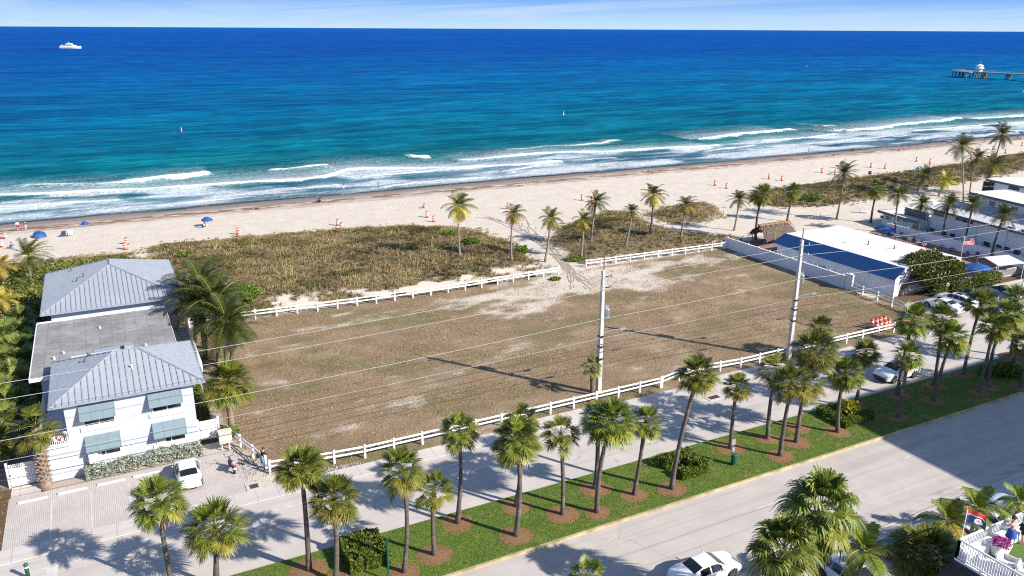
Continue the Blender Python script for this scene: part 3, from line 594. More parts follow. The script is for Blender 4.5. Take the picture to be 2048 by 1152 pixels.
for q in CROWNS['cw'][:2]: q.materials[0]=M['cocod']
for q in CROWNS['cd']: q.materials[0]=M['cocod']; q.materials[1]=M['frondy']
CROWNS['cyy']=[coco_crown(270,n=18,yel=.95,dead=2)]
CROWNS['a']=[coco_crown(280+i,n=11,ln=1.9,yel=.15,dead=0,wind=(.3,0,0),npair=26,ll=.6) for i in range(2)]
for q in CROWNS['a']: q.materials[0]=M['featherg']
PR=[0]
def palm(name,kind,base,top,rad,label,cat='palm tree',group=None,tr=.17,tr1=.14,mat='trunk',white=0,sway=.6,ref=1.85):
    i=PR[0]; PR[0]+=1
    o=thing(name,base,label,cat,group); vec=Vector(top)-Vector(base)
    mb,pts,rd=trunk_mesh(vec,tr,tr1,mat,seed=i*7+1,sway=sway,knob=.35 if kind in 'st' else .1)
    mb.obj('trunk',mat,o,smooth=True)
    if white:
        w=MB(); k=pts[2] if vec.z>6 else pts[3]; w.tube([Vector((0,0,-.05)),pts[1],pts[1].lerp(pts[2],white)],[rd[0]*1.04+.004,rd[1]*1.0+.012,rd[2]+.012],10,0); w.obj('pale_trunk_base','limewash',o,smooth=True)
    L_=CROWNS[kind]; c=link('crown',L_[i%len(L_)],o,vec,rz=(i*2.1%6.28) if kind in 'stfwg' else (i*1.7%.9-.45)); s=rad/ref; c.scale=(s*RS.uniform(.92,1.06),s*RS.uniform(.92,1.06),s*RS.uniform(.9,1.08)); c.rotation_euler=(RS.uniform(-.16,.16),RS.uniform(-.16,.16),c.rotation_euler.z)
    if kind in ('s','f','w') :
        b=MB(); rs=np.random.RandomState(i)
        dv=(pts[-1]-pts[-3]).normalized()
        for k in range(16):
            a=k*2.4; q=-.15-.75*rs.rand(); p=pts[-1]+dv*q; e=Vector((math.cos(a),math.sin(a),.75))
            b.tube([p+Vector((math.cos(a),math.sin(a),0))*tr1*.8,p+e*(tr1+.16)],[.045,.02],4,0)
        b.obj('old_leaf_bases','boots',o)
    return o
MED='palmettos planted in two rows along the median'
front=[(345,1178,315,1003,1.85,'s'),(672,1165,668,1000,1.62,'s'),(808,1145,806,942,1.62,'s'),(869,1110,868,980,1.45,'t'),(1032,1072,1034,880,1.72,'s'),(1125,1030,1121,868,1.55,'t'),(1194,1025,1222,843,1.85,'f'),(1268,990,1291,845,1.45,'s'),(1343,978,1396,750,1.6,'s'),(1560,912,1584,768,1.75,'s'),(1592,885,1612,770,1.6,'t'),(1675,865,1690,746,1.75,'s'),(1795,835,1818,712,1.5,'s'),(1865,803,1905,675,1.75,'s'),(1957,785,1988,655,1.7,'s'),(1977,775,2014,630,1.7,'s'),(2040,775,2053,690,1.6,'s')]
back=[(433,1172,429,1057,1.78,'s'),(618,1140,602,935,1.72,'s'),(915,1047,919,862,1.42,'s'),(1032,1014,1046,842,1.4,'t'),(1190,978,1194,835,1.5,'s'),(1461,898,1474,775,1.42,'s'),(1535,878,1553,742,1.85,'t'),(1596,857,1629,702,1.9,'s'),(1710,812,1732,706,1.45,'s'),(1794,791,1826,642,1.85,'s'),(1868,772,1885,640,1.7,'s'),(1926,750,1962,607,1.9,'s'),(2025,726,2034,652,1.7,'s'),(2022,712,2032,598,1.7,'s')]
mul=MB(); rs=np.random.RandomState(5)
for nm,row in (('street side median row',front),('beach side median row',back)):
    for k,(u,v,cu,cv,r,kd) in enumerate(row):
        b=at(u,v,.12); tp=above(b,cu,cv)
        lean=abs(cu-u)/(v-cv); dsc='leaning' if lean>.2 else ('straight' if lean<.06 else 'slightly tilted')
        size='tall' if tp.z>7.3 else ('short' if tp.z<5.2 else 'mid height')
        crown={'s':'round crowned','t':'thin crowned','f':'shaggy crowned'}[kd]
        palm('cabbage_palm',kd,b,tp,r*1.06,f'{size} {dsc} {crown} cabbage palm, {ORD[k]} from left in {nm}','palm tree',MED,tr=RS.uniform(.145,.18),tr1=RS.uniform(.115,.14),white=0)
        n=22; rr=1.05*RS.uniform(.85,1.12); pts=[(b.x+rr*1.05*(1+rs.uniform(-.08,.08))*math.cos(a),b.y+rr*.95*(1+rs.uniform(-.08,.08))*math.sin(a)) for a in np.linspace(0,2*math.pi,n,endpoint=False)]
        z=.128+k*.0008; mul.add([(x,y,z) for x,y in pts]+[(b.x,b.y,z+.06)],[(i,(i+1)%n,n) for i in range(n)])
m,t,bb=newmat('bark_mulch'); f=noise(t,wpos(t),12,4,.7); f2=noise(t,wpos(t),1.2,3); c=mix(t,rng(t,f,.35,.65),(.36,.19,.085),(.15,.07,.03)); L(t,mix(t,rng(t,f2,.4,.7,0,.5),c,(.26,.16,.09)),bb.inputs['Base Color']); bb.inputs['Roughness'].default_value=.95; bump(t,bb,f,1,.08); M['mulch']=m
tag(mul.obj('mulch','mulch'),'brown bark mulch spread in rings round the median palms','mulch',kind='stuff')
# ---------------------------------------------------------------- leaf masses
def leaves(samp,n,size,rs,mi=None,curl=.3,up=.35):
    P=samp(n); n=len(P); a=rs.uniform(0,2*np.pi,n); z=np.clip(rs.normal(up,.5,n),-1,1); rr=np.sqrt(1-z*z)
    nrm=np.stack([rr*np.cos(a),rr*np.sin(a),z],1); t=np.cross(nrm,rs.normal(size=(n,3))); t/=np.linalg.norm(t,axis=1)[:,None]+1e-9; b=np.cross(nrm,t)
    s=size*rs.uniform(.6,1.25,n)[:,None]
    V=np.stack([P-t*s*.5,P+b*s*.32-nrm*s*.05,P+t*s*.55-nrm*s*curl*.4,P-b*s*.32-nrm*s*.05],1).reshape(-1,3)
    return V,np.arange(n*4).reshape(n,4)
def ell(c,r,rs,shell=.55,clump=.0,cut=None,lump=.25,sd=0):
    c=np.array(c);r=np.array(r)
    def f(n):
        d=rs.normal(size=(n,3)); d/=np.linalg.norm(d,axis=1)[:,None]
        az=np.arctan2(d[:,1],d[:,0]); lum=1+lump*(2*vnoise(az*1.6+50,d[:,2]*2.2+50,sd)-1)+lump*.5*(2*vnoise(az*4+50,d[:,2]*5+50,sd+3)-1)
        k=(shell+(1-shell)*rs.rand(n)**.5)*lum
        p=c+d*r*k[:,None]
        return p[p[:,2]>(cut if cut is not None else -9)]
    return f
def boxs(x0,x1,y0,y1,z0,z1,rs,lump=.18,sd=0):
    def f(n):
        p=np.stack([rs.uniform(x0,x1,n),rs.uniform(y0,y1,n),rs.uniform(z0,z1,n)],1)
        s=rs.randint(0,5,n); e=.12*rs.rand(n)
        p[:,0]=np.where(s==0,x0+e,np.where(s==1,x1-e,p[:,0])); p[:,1]=np.where(s==2,y0+e,np.where(s==3,y1-e,p[:,1])); p[:,2]=np.where(s==4,z1-e,p[:,2])
        p+= (fbm(p[:,0]*1.7+9,p[:,1]*1.7+p[:,2]*1.3,3,sd)-.5)[:,None]*lump*3*np.array([.6,.6,1])
        return p
    return f
def polys(P,z1,rs,sd=0,shell=True):
    xs_=[p[0] for p in P]; ys_=[p[1] for p in P]
    def f(n):
        x=rs.uniform(min(xs_),max(xs_),n*2); y=rs.uniform(min(ys_),max(ys_),n*2); d=dpoly(x,y,P); k=d>0; x,y,d=x[k][:n],y[k][:n],d[k][:n]
        h=z1*np.sqrt(np.clip(d/.7,0,1))*(.55+.75*fbm(x*.8,y*.8,3,sd)); return np.stack([x,y,gz(x,y)+h*np.where(rs.rand(len(x))<.75,rs.uniform(.82,1,len(x)),rs.rand(len(x)))],1)
    return f
def bush(name,samples,label,cat='shrub',group=None,loc=(0,0,0),stems=None):
    """samples: list of (part name, sampler, n, leaf size, material); one mesh per part"""
    rs=np.random.RandomState(len(label)*13+PR[0]); PR[0]+=1
    o=thing(name,loc,label,cat,group)
    for pn,s,n,sz,mt in samples:
        V,Fa=leaves(s,n,sz,rs); V=V-np.array(loc); link(pn,npmesh(pn,V,Fa,mt),o)
    if stems:
        mb=MB()
        for a,b,r_ in stems: mb.tube([Vector(a)-Vector(loc),(Vector(a)*.45+Vector(b)*.55)-Vector(loc)+Vector((.05,.05,.02)),Vector(b)-Vector(loc)],[r_,r_*.75,r_*.45],6)
        mb.obj('branches','bark',o,smooth=True)
    return o
rs=np.random.RandomState(77)
def stemset(c,n,r,h,z=0,th=.03):
    return [((c[0]+rs.uniform(-.2,.2)*r,c[1]+rs.uniform(-.2,.2)*r,z),(c[0]+rs.uniform(-.8,.8)*r,c[1]+rs.uniform(-.8,.8)*r,z+h*rs.uniform(.5,.85)),th) for _ in range(n)]
# median hedges
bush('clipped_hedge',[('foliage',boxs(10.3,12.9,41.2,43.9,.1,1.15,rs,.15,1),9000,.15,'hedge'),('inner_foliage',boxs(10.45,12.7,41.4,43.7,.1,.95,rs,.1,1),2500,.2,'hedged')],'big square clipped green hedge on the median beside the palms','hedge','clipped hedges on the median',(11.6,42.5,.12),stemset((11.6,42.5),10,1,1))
bush('clipped_hedge',[('foliage',lambda n:np.concatenate([boxs(35.5,37.6,40.6,41.5,.1,.8,rs,.15,2)(n//3),boxs(37.1,38.0,40.7,43.3,.1,1.0,rs,.15,3)(n//3),boxs(35.3,37.4,42.4,43.3,.1,1.05,rs,.15,4)(n//3)]),8500,.15,'hedge')],'U shaped clipped green hedge with a dark hollow on the median','hedge','clipped hedges on the median',(36.6,42,.12),stemset((36.6,42),8,.9,.8))
bush('clipped_hedge',[('foliage',lambda n:np.concatenate([boxs(53.0,56.6,40.9,41.8,.1,.75,rs,.12,5)(n//3),boxs(53.0,53.9,41.8,44.1,.1,.8,rs,.12,6)(n//3),boxs(53.2,56.4,43.4,44.2,.1,.75,rs,.12,7)(n//3)]),7500,.14,'hedge')],'low curved clipped hedge around a yellow shrub on the median','hedge','clipped hedges on the median',(54.8,42.3,.12),stemset((54.8,41.3),8,1.2,.6))
bush('croton_shrub',[('foliage',ell((55.2,42.5,.95),(.9,.8,.8),rs,.4,sd=4,lump=.35),900,.26,'croton')],'bright yellow green shrub inside the curved median hedge','shrub',None,(55.2,42.5,.12),stemset((55.2,42.5),9,.6,1.1))
bush('shade_shrub',[('foliage',lambda n:np.concatenate([ell((76.5,41.6,.6),(1.3,1.1,.75),rs,.4,sd=6,cut=.1)(n//2),ell((74.8,42.6,.5),(1,.9,.6),rs,.4,sd=9,cut=.1)(n//2)]),4200,.2,'hedge')],'dark green shrub clump among the shaded median palms','shrub',None,(76,42,.12),stemset((76,42),8,.9,.7))
# median lawn blades
n=90000; x=RS.uniform(-12,92,n); y=RS.uniform(38.75,44.5,n); k=(RS.rand(n)<np.clip(1.25-(x-5)/85,.25,1)); x,y=x[k],y[k]; n=len(x)
a=RS.uniform(0,6.28,n); h=RS.uniform(.04,.10,n); w=.02; dx=RS.normal(0,.045,n); dy=RS.normal(0,.045,n)
V=np.stack([np.stack([x-w*np.cos(a),y-w*np.sin(a),np.full(n,.12)],1),np.stack([x+w*np.cos(a),y+w*np.sin(a),np.full(n,.12)],1),np.stack([x+dx,y+dy,.12+h],1)],1).reshape(-1,3)
tag(link('lawn_grass',npmesh('lawn_grass',V,np.arange(3*n).reshape(n,3),'lawnblade')),'short green grass on the median under the palms','grass',kind='stuff')
# ---------------------------------------------------------------- dune grass
def blades(x,y,h,w,nb,spread,rs,wind=(.35,.1)):
    n=len(x); z=gz(x,y); x=np.repeat(x,nb);y=np.repeat(y,nb);z=np.repeat(z,nb);h=np.repeat(h,nb)*rs.uniform(.6,1.15,n*nb); m=n*nb
    bx=x+rs.normal(0,.16,m);by=y+rs.normal(0,.13,m); a=rs.uniform(0,6.28,m); lx=np.cos(a)*spread*rs.rand(m)+wind[0]; ly=np.sin(a)*spread*rs.rand(m)+wind[1]
    px,py=-np.sin(a)*w,np.cos(a)*w; z=z-.03
    V=np.stack([np.stack([bx-px,by-py,z],1),np.stack([bx+px,by+py,z],1),np.stack([bx+lx*h*.45+px*.7,by+ly*h*.45+py*.7,z+h*.72],1),np.stack([bx+lx*h*.45-px*.7,by+ly*h*.45-py*.7,z+h*.72],1),np.stack([bx+lx*h*1.15,by+ly*h*1.15,z+h*.92],1)],1).reshape(-1,3)
    i=np.arange(m)[:,None]*5; F4=i+np.array([[0,1,2,3]]); F3=i+np.array([[3,2,4,4]])
    return V,np.concatenate([F4,F3])
def tris(name,V,Fa,mat):
    me=bpy.data.meshes.new(name); me.from_pydata(V.tolist(),[],[tuple(f) if f[2]!=f[3] else tuple(f[:3]) for f in Fa.tolist()]); me.materials.append(M[mat]); return me
n=50000
gx=RS.uniform(-30,255,n); gy=RS.uniform(91.5,135,n); keep=RS.rand(n)<np.where(gx<90,1,.6)
gx,gy=gx[keep],gy[keep]; d_=dmask(gx,gy)
d2=d_+3*(fbm(gx/5,gy/3.5,4,2)-.5)+1.2*(fbm(gx/1.3,gy/1.3,2,8)-.5)
bare=sst(.60,.70,fbm(gx/4.5,gy/2.2,4,21))*(.25+.75*sst(101,93,gy)*sst(10,18,gx)*sst(58,54,gx)); nb=sst(97.5,94.5,gy)*sst(.40,.55,fbm(gx/6,gy/3,3,31))*sst(14,20,gx)*sst(57,52,gx)
low=sst(116,100,gy)*sst(58,60,gx)*sst(96,90,gx)*.55
k=(RS.rand(len(gx))<sst(-2.2,1.2,d2))&(d_>-2.5)&(RS.rand(len(gx))<(1-bare)*(1-.95*nb)*(1-low)); gx,gy,d2=gx[k],gy[k],d2[k]
gh=(.26+.40*fbm(gx/3,gy/3,3,15))*np.clip(.55+d2*.22,.5,1.0)*np.where(gx>110,1.15,1)
gr=fbm(gx/4.5,gy/3,4,16)+.10*np.exp(-((gx-70)/10)**2)+.12*(gx>108)
gn=gr+RS.normal(0,.06,len(gx))>.55
V,Fa=blades(gx[~gn],gy[~gn],gh[~gn],.034,11,1.3,RS); tag(link('sea_oats',tris('sea_oats',V,Fa,'dunegrass')),'dry tan sea oats and dune grass covering the dunes behind the beach','dune grass',kind='stuff')
V,Fa=blades(gx[gn],gy[gn],gh[gn]*.9,.036,11,1.2,RS); tag(link('green_dune_grass',tris('green_dune_grass',V,Fa,'dunegreen')),'olive green dune grass growing in patches among the dry sea oats','dune grass',kind='stuff')
# sparse tufts on the vacant lot
n=70000; x=RS.uniform(6.5,84,n); y=RS.uniform(54.2,91,n); k=RS.rand(n)<.15+.85*sst(.40,.62,fbm(x/3,y/2,5,55)); x,y=x[k],y[k]
V,Fa=blades(x,y,RS.uniform(.06,.15,len(x)),.024,3,1.6,RS,(.2,.1)); tag(link('lot_grass',tris('lot_grass',V,Fa,'lotblade')),'short dry grass tufts on the vacant lot','grass',kind='stuff')
# green bushes on the dune
def dbush(u,v,rx,h,label,mt='bright',n=1500,nm='dune_shrub'):
    p=gp(u,v); bush(nm,[('foliage',ell((p.x,p.y,p.z+h*.45),(rx,rx*.8,h*.6),rs,.5,cut=p.z,sd=int(u)),n,.22,mt)],label,'shrub','green shrubs on the dunes',p,[((p.x,p.y,p.z),(p.x+rs.uniform(-.5,.5)*rx,p.y+rs.uniform(-.5,.5)*rx,p.z+h*.8),.03) for _ in range(6)])
dbush(898,471,1.25,.8,'bright green low shrub left of the tallest dune coconut palm'); dbush(943,487,1.4,.9,'brightest green shrub just right of a dune coconut palm trunk',n=2000)
dbush(1043,506,1.0,1.1,'round dark green shrub beside the second dune palm trunk','hedge'); dbush(368,512,1.0,.6,'small green tuft shrub behind the house roof on the dune','hedge',900)
dbush(484,600,2.1,1.7,'big rounded green shrub beside the dark coconut palms near the beach fence','bright',4500)
dbush(1625,398,2.2,1.0,'green shrub in the dune grass behind the beach hut','hedge',2200); dbush(1110,560,.8,.4,'tiny green creeping plant by the beach gap fence post','bright',500)
dbush(1150,520,1.6,.45,'low green ground creeper beside the sand path','hedge',1300)
for k,(u,v) in enumerate(((985,566),(945,572),(1060,553),(735,600),(800,590))): dbush(u,v,.8,.35,f'small green creeper at the beach fence foot, {ORD[k]} from the right' if 0 else ['green creeper at the beach fence foot under its seventh post','low creeper patch at the fence foot beside bare sand','green creeper patch at the end of the beach fence','tiny green plant at the fence foot near the middle','little green plant by the fence with white sand behind'][k],'hedge',500)
# ---------------------------------------------------------------- coconut palms on the dunes and around the hotel
CO='coconut palms along the dunes'
coc=[(920,514,918,412,2.9,'cy','tallest yellow fronded coconut palm at the left end of the dune row'),(1023,521,1027,428,2.0,'cy','thin coconut palm with brown hanging fronds left of the sand path'),(1090,524,1101,437,2.2,'cy','coconut palm leaning over the sand path'),(1162,515,1166,440,2.0,'cy','short yellowish coconut palm just right of the sand path'),(1182,484,1192,404,2.3,'c','dark windswept coconut palm behind a short yellow one'),(1251,491,1264,422,1.7,'c','small coconut palm in the middle of the right hand dune'),(1300,467,1307,390,2.6,'cy','coconut palm in front of an orange barrel at the dune island'),(1361,478,1373,410,2.2,'cy','yellow skirted coconut palm in front of the small dune island'),(1468,461,1478,399,2.2,'c','leaning coconut palm alone on the sand left of the thatched hut'),(1673,438,1688,348,2.8,'cw','tall bent coconut palm on the sand behind the blue roof')]
for u,v,cu,cv,r,kd,lb in coc:
    b=gp(u,v); palm('coconut_palm',kd,b,above(b,cu,cv),r,lb,'palm tree',CO,tr=.16,tr1=.11,mat='trunkpale',ref=2.45)
for u,v,cu,cv,r,lb in ((1511,479,1524,390,2.0,'round headed cabbage palm behind the left end of the thatched hut'),(1574,443,1587,384,1.9,'round headed cabbage palm behind the right end of the thatched hut'),(1741,446,1754,377,2.1,'round headed cabbage palm at the left corner of the hotel deck')):
    b=gp(u,v); palm('cabbage_palm','s',b,above(b,cu,cv),r,lb,'palm tree',None,tr=.19,tr1=.15)
hot=[(1787,467,1797,388,2.4,'c','small coconut palm at the seaward end of the pool patio wall'),(1829,480,1844,408,2.1,'c','coconut palm second from the sea along the pool patio wall'),(1880,490,1898,410,2.5,'c','coconut palm on the pool patio, first in front of the grey metal roof'),(1924,501,1946,408,2.4,'c','coconut palm on the pool patio beside the two blue loungers'),(1980,522,2008,430,2.6,'c','nearest coconut palm of the pool patio, beside the folded blue umbrella'),(1834,386,1850,350,2.6,'cw','windswept coconut palm behind the hotel deck on the dune edge'),(1877,392,1893,362,2.9,'cyy','bright yellow coconut palm just behind the metal roof'),(1927,401,1924,293,3.2,'cw','tall windswept coconut palm left of the tallest hotel palms'),(1939,393,1955,316,2.6,'cw','thin trunked coconut palm between the tall hotel palms'),(1964,391,1988,332,3.4,'cw','broad dark coconut palm in front of the far white roof'),(1966,386,2004,270,3.2,'cw','tallest coconut palm rising highest over the beach at right')]
for u,v,cu,cv,r,kd,lb in hot:
    b=at(u,v,0); b.z=0; palm('coconut_palm',kd,b,above(b,cu,cv),r,lb,'palm tree','coconut palms around the hotel',tr=.17,tr1=.12,mat='trunkpale' if v<480 else 'trunk',ref=2.45)
# palms around the left house
HP='dark coconut palms between the house and the lot'
for x,y,z,r,lb in ((7.3,84.3,7.0,3.3,'seaward one of the dark coconut palms crowding the house side'),(8.0,79.5,6.6,3.3,'middle one of the dark coconut palms crowding the house side'),(8.3,75.2,5.8,3.3,'coconut palm of the house side cluster nearest the fan palm'),(6.6,86.6,5.2,2.6,'dark coconut palm in front of the rear roof edge'),(8.9,77.2,4.2,2.6,'low coconut palm on the lot side of the house cluster'),(6.9,81.0,6.2,3.0,'coconut palm leaning on the house gallery railing')):
    palm('coconut_palm','cd',(x,y,0),(x+.3,y-.2,z),r,lb,'palm tree',HP,tr=.2,tr1=.14,mat='trunk',ref=2.6)
palm('cabbage_palm','f',(6.9,64.3,0),(6.95,64.0,4.4),2.35,'wide shaggy fan palm beside the right front corner of the house','palm tree',None,tr=.25,tr1=.22,mat='boots',ref=1.95)
b=at(92,972,0); palm('cabbage_palm','t',b,above(b,72,855),2.25,'fan palm with thick booted trunk at the left front corner of the house','palm tree',None,tr=.36,tr1=.3,mat='boots',ref=1.9,sway=.1)
o=[q for q in C.objects if q.get('label','').startswith('fan palm with thick')][0]; vv=[q for q in o.children if q.name.startswith('crown')][0].location; bt=MB(); r5=np.random.RandomState(3)
for k in range(80):
    a=k*2.4; z=.3+k*.034; e=Vector((math.cos(a),math.sin(a),0)); p0=vv*(z/vv.z); bt.tube([p0+e*.26,p0+e*.50+Vector((0,0,.20))],[.10,.05],4)
bt.obj('old_leaf_bases','boots',o)
for k,(u,v,z,r,kd,lb) in enumerate(((58,512,4.6,2.6,'cw','windswept coconut palm standing clear on the dune left of the house'),(2,532,4.2,2.4,'cyy','yellow coconut palm cut by the left picture edge'),(10,600,3.6,2.0,'cyy','small orange yellow palm at the left edge under the yellow coconut palm'))):
    p=at(u,v,z); palm('coconut_palm',kd,(p.x-.3,p.y,0),p,r,lb,'palm tree',None,tr=.16,tr1=.12,mat='trunkpale',ref=2.45)
lf=[(38,642,2.6),(14,668,2.6),(52,668,2.5),(30,700,2.6),(6,722,2.7),(48,726,2.3),(22,752,2.6),(42,770,2.2),(8,790,2.5),(30,812,2.1),(10,840,2.4),(50,690,2.3)]
FP='fan palms massed along the left side of the house'
for k,(u,v,z) in enumerate(lf):
    p=at(u,v,z); palm('fan_palm','g',(p.x,p.y,0),p,1.95,f'low fan palm in the mass left of the house, {ORD[k]} counted from the sea','palm tree',FP,tr=.2,tr1=.18,mat='boots',ref=1.95)
palm('fan_palm','s',(-9.6,66.2,0),(-9.6,66.0,2.2),1.9,'low fan palm behind the left white gate','palm tree',FP,tr=.2,tr1=.18,mat='boots',ref=1.95)
palm('cabbage_palm','s',at(1632,716,0),at(1632,716,0)+Vector((.1,0,3.1)),1.75,'squat dark cabbage palm on the verge right beside the second utility pole','palm tree',None,tr=.2,tr1=.17)
b=at(1184,790,0); palm('fan_palm','t',b,above(b,1184,733),1.25,'small dark fan palm hard against the left utility pole','palm tree',None,tr=.17,tr1=.15,mat='trunk',ref=1.9)
# hedges, shrubs left of the house
bush('sea_grape_hedge',[('foliage',ell((-9.2,99,1.0),(3.4,7,2.0),rs,.5,cut=.1,sd=31,lump=.4),6500,.34,'seagrape'),('brown_foliage',ell((-11.0,97,1.2),(2.5,6,1.9),rs,.6,cut=.1,sd=33,lump=.4),2600,.3,'seagrapeb')],'sprawling sea grape bush with brown and green leaves left of the rear roof','shrub',None,(-9,99,0),stemset((-9,99),14,4,2,0,.05))
bush('beach_hedge',[('foliage',polys([(-30,108),(-3,108),(4.2,114),(4.6,121),(-8,120),(-30,118)],1.5,rs,41),9500,.3,'hedge')],'low green ground hedge between the rear roof and the dune grass','hedge',None,(-8,114,0),stemset((-6,114),14,6,1,0,.04))
bush('silver_hedge',[('foliage',boxs(-4.0,4.05,60.75,61.6,.05,1.0,rs,.24,51),8200,.15,'silverleaf')],'silvery green clipped hedge along the front wall of the house','hedge',None,(0,61.2,0),stemset((-2,61.2),8,1,.6)+stemset((2,61.2),8,1,.6))
bush('corner_shrub',[('foliage',ell((-10.4,60.2,.6),(1.0,1.6,.9),rs,.4,cut=.05,sd=61),1500,.22,'bright')],'green leafy shrub at the bottom left picture edge beside the pavers','shrub',None,(-10.4,60.2,0),stemset((-10.4,60.2),6,.6,.7))
bush('potted_shrub',[('foliage',ell((6.25,62.0,1.0),(.75,.6,.6),rs,.4,cut=.1,sd=62),700,.2,'bright')],'leafy green shrub between the right gate and the corral fence','shrub',None,(6.25,62,0),stemset((6.25,62),6,.4,.8))
bush('side_hedge',[('foliage',boxs(4.7,5.4,65.5,73,.1,1.6,rs,.2,63),2600,.22,'hedge')],'narrow dark hedge between the house wall and the fan palm','hedge',None,(5,69,0),stemset((5,69),8,.8,1.1))
# sea grape tree
bt=at(1800,592,0)
o=thing('sea_grape_tree',bt,'dense round sea grape tree with yellow green leaves in front of the blue roof','tree')
V1,F1=leaves(ell((5.6,.2,2.9),(4.9,3.6,1.95),rs,.62,sd=71,lump=.25,cut=.8),7500,.36,rs); link('crown',npmesh('crown',V1,F1,'seagrape'),o)
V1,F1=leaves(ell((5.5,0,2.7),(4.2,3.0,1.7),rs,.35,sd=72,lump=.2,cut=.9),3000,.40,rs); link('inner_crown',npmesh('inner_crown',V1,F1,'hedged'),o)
tb=MB(); 
for a in ([(0,0,-.1),(.4,.1,1.0),(1.6,.2,2.0),(4,.3,2.9)],[(.6,.4,-.1),(1.6,.4,1.0),(3.2,0,1.8),(5.5,-.5,2.5),(7.5,-.8,3)],[(1.6,.2,2.0),(2.5,1.0,2.8),(3.5,1.6,3.6)],[(.4,.1,1.0),(.8,-.6,1.9),(2.0,-1.2,2.8)]): tb.tube(a,[.26-.05*i for i in range(len(a))],8)
tb.obj('trunk','bark',o,smooth=True)
for c_,r_,lb in (((93.0,61.3,.7),(1.3,1.0,.8),'small rounded hedge bush under the sea grape tree'),((96.9,60.9,.9),(1.9,.9,1.1),'long clipped hedge at the parked dark cars'),((102.2,60.9,.95),(3.2,.9,1.15),'longest clipped hedge below the white patio railing')):
    bush('car_park_hedge',[('foliage',ell(c_,r_,rs,.7,cut=.05,sd=int(c_[0]),lump=.12),int(1600*r_[0]),.2,'hedge')],lb,'hedge','hedges along the hotel car park',(c_[0],c_[1],0),stemset(c_,7,r_[0]*.7,.8))
# big palms at the lower right, seen from above
def bp(nm,kd,u,v,z,r,lb,ref,mat='trunk',grp=None,tr=.2):
    p=at(u,v,z); palm(nm,kd,(p.x-.25,p.y+.1,0),p,r,lb,'palm tree',grp,tr=tr,tr1=tr*.75,mat=mat,ref=ref)
WP='tall fan palms at the lower right'
bp('fan_palm','w',1640,1022,8.0,2.25,'largest tall fan palm with drooping fans over the near sidewalk',2.0,grp=WP); bp('fan_palm','w',1568,1100,8.2,1.9,'tall fan palm left of and below the largest one',2.0,grp=WP)
bp('fan_palm','f',1852,1112,6.6,1.95,'bushy olive fan palm hiding parked cars at the lower right',1.95,grp=WP); bp('fan_palm','t',1176,1150,7.5,1.1,'top of a fan palm poking in at the bottom edge left of the white sedan',1.9,grp=WP)
AP='feathery palms beside the parked cars'
for u,v,z,r,lb in ((1732,1104,3.4,2.1,'feathery palm at the light blue parked vehicle'),(1898,1044,3.4,2.05,'feathery palm left of the flag pole'),(1952,1020,3.4,2.1,'feathery palm right behind the waving flag'),(2042,1006,3.4,1.7,'feathery palm at the right picture edge by the street')):
    bp('feather_palm','a',u,v,z,r,lb,1.75,'trunkpale',AP,.13)
# ================================================================= the house on the left
m,t,b=newmat('pale_blue_siding'); P=wpos(t); f=noise(t,P,.5,3); sp=t.nodes.new('ShaderNodeSeparateXYZ'); L(t,P,sp.inputs[0])
q=math_(t,'FRACT',math_(t,'DIVIDE',sp.outputs[2],.2)); c=mix(t,rng(t,f,.3,.7),(.475,.51,.565),(.435,.47,.53)); c=mix(t,rng(t,q,.06,.0,0,.35),c,(.4,.44,.5)); L(t,c,b.inputs['Base Color']); b.inputs['Roughness'].default_value=.7; bump(t,b,q,-.25,.02); M['housewall']=m
def metal(n,c1,c2,rough=.35):
    m,t,b=newmat(n); P=wpos(t); f=noise(t,P,.4,4); g_=noise(t,P,4,4); c=mix(t,rng(t,f,.3,.7),c1,c2); c=mix(t,rng(t,g_,.55,.8,0,.25),c,tuple(x*.7 for x in c2)); L(t,c,b.inputs['Base Color']); b.inputs['Roughness'].default_value=rough+.1; b.inputs['Metallic'].default_value=.25; return m
M['seam']=metal('galvanised_roof_metal',(.43,.455,.49),(.38,.405,.44)); M['seamdark']=simple('roof_rib',(.36,.40,.46),.45,metal=.3); M['bluemetal']=metal('blue_roof_metal',(.010,.070,.215),(.009,.062,.195),.55); M['bluerib']=simple('blue_roof_rib',(.010,.068,.21),.4)
M['seamlite']=metal('pale_roof_metal',(.76,.79,.83),(.68,.72,.76)); M['shutter']=simple('teal_grey_shutter',(.15,.212,.245),.6,var=.06); 
m,t,b=newmat('stained_flat_roof'); P=wpos(t); f=noise(t,P,.35,5,.6); g_=noise(t,wpos(t,(1.2,5,1)),.8,5,.65); k=noise(t,P,6,4)
br=N(t,'ShaderNodeTexBrick',Scale=1.); br.inputs['Brick Width'].default_value=9; br.inputs['Row Height'].default_value=1.05; br.inputs['Mortar Size'].default_value=.02; br.inputs['Color1'].default_value=(1,1,1,1); br.inputs['Color2'].default_value=(.86,.86,.86,1); br.inputs['Mortar'].default_value=(.6,.6,.6,1); L(t,wpos(t,rot=R(90)),br.inputs['Vector'])
c=mix(t,rng(t,f,.3,.65),(.38,.37,.36),(.235,.23,.225)); c=mix(t,rng(t,g_,.45,.7,0,.65),c,(.11,.107,.107)); c=mix(t,rng(t,k,.6,.8,0,.3),c,(.55,.54,.52)); c=mix(t,1,c,br.outputs[0],'MULTIPLY'); L(t,c,b.inputs['Base Color']); b.inputs['Roughness'].default_value=.9; bump(t,b,k,.2,.03); M['flatroof']=m
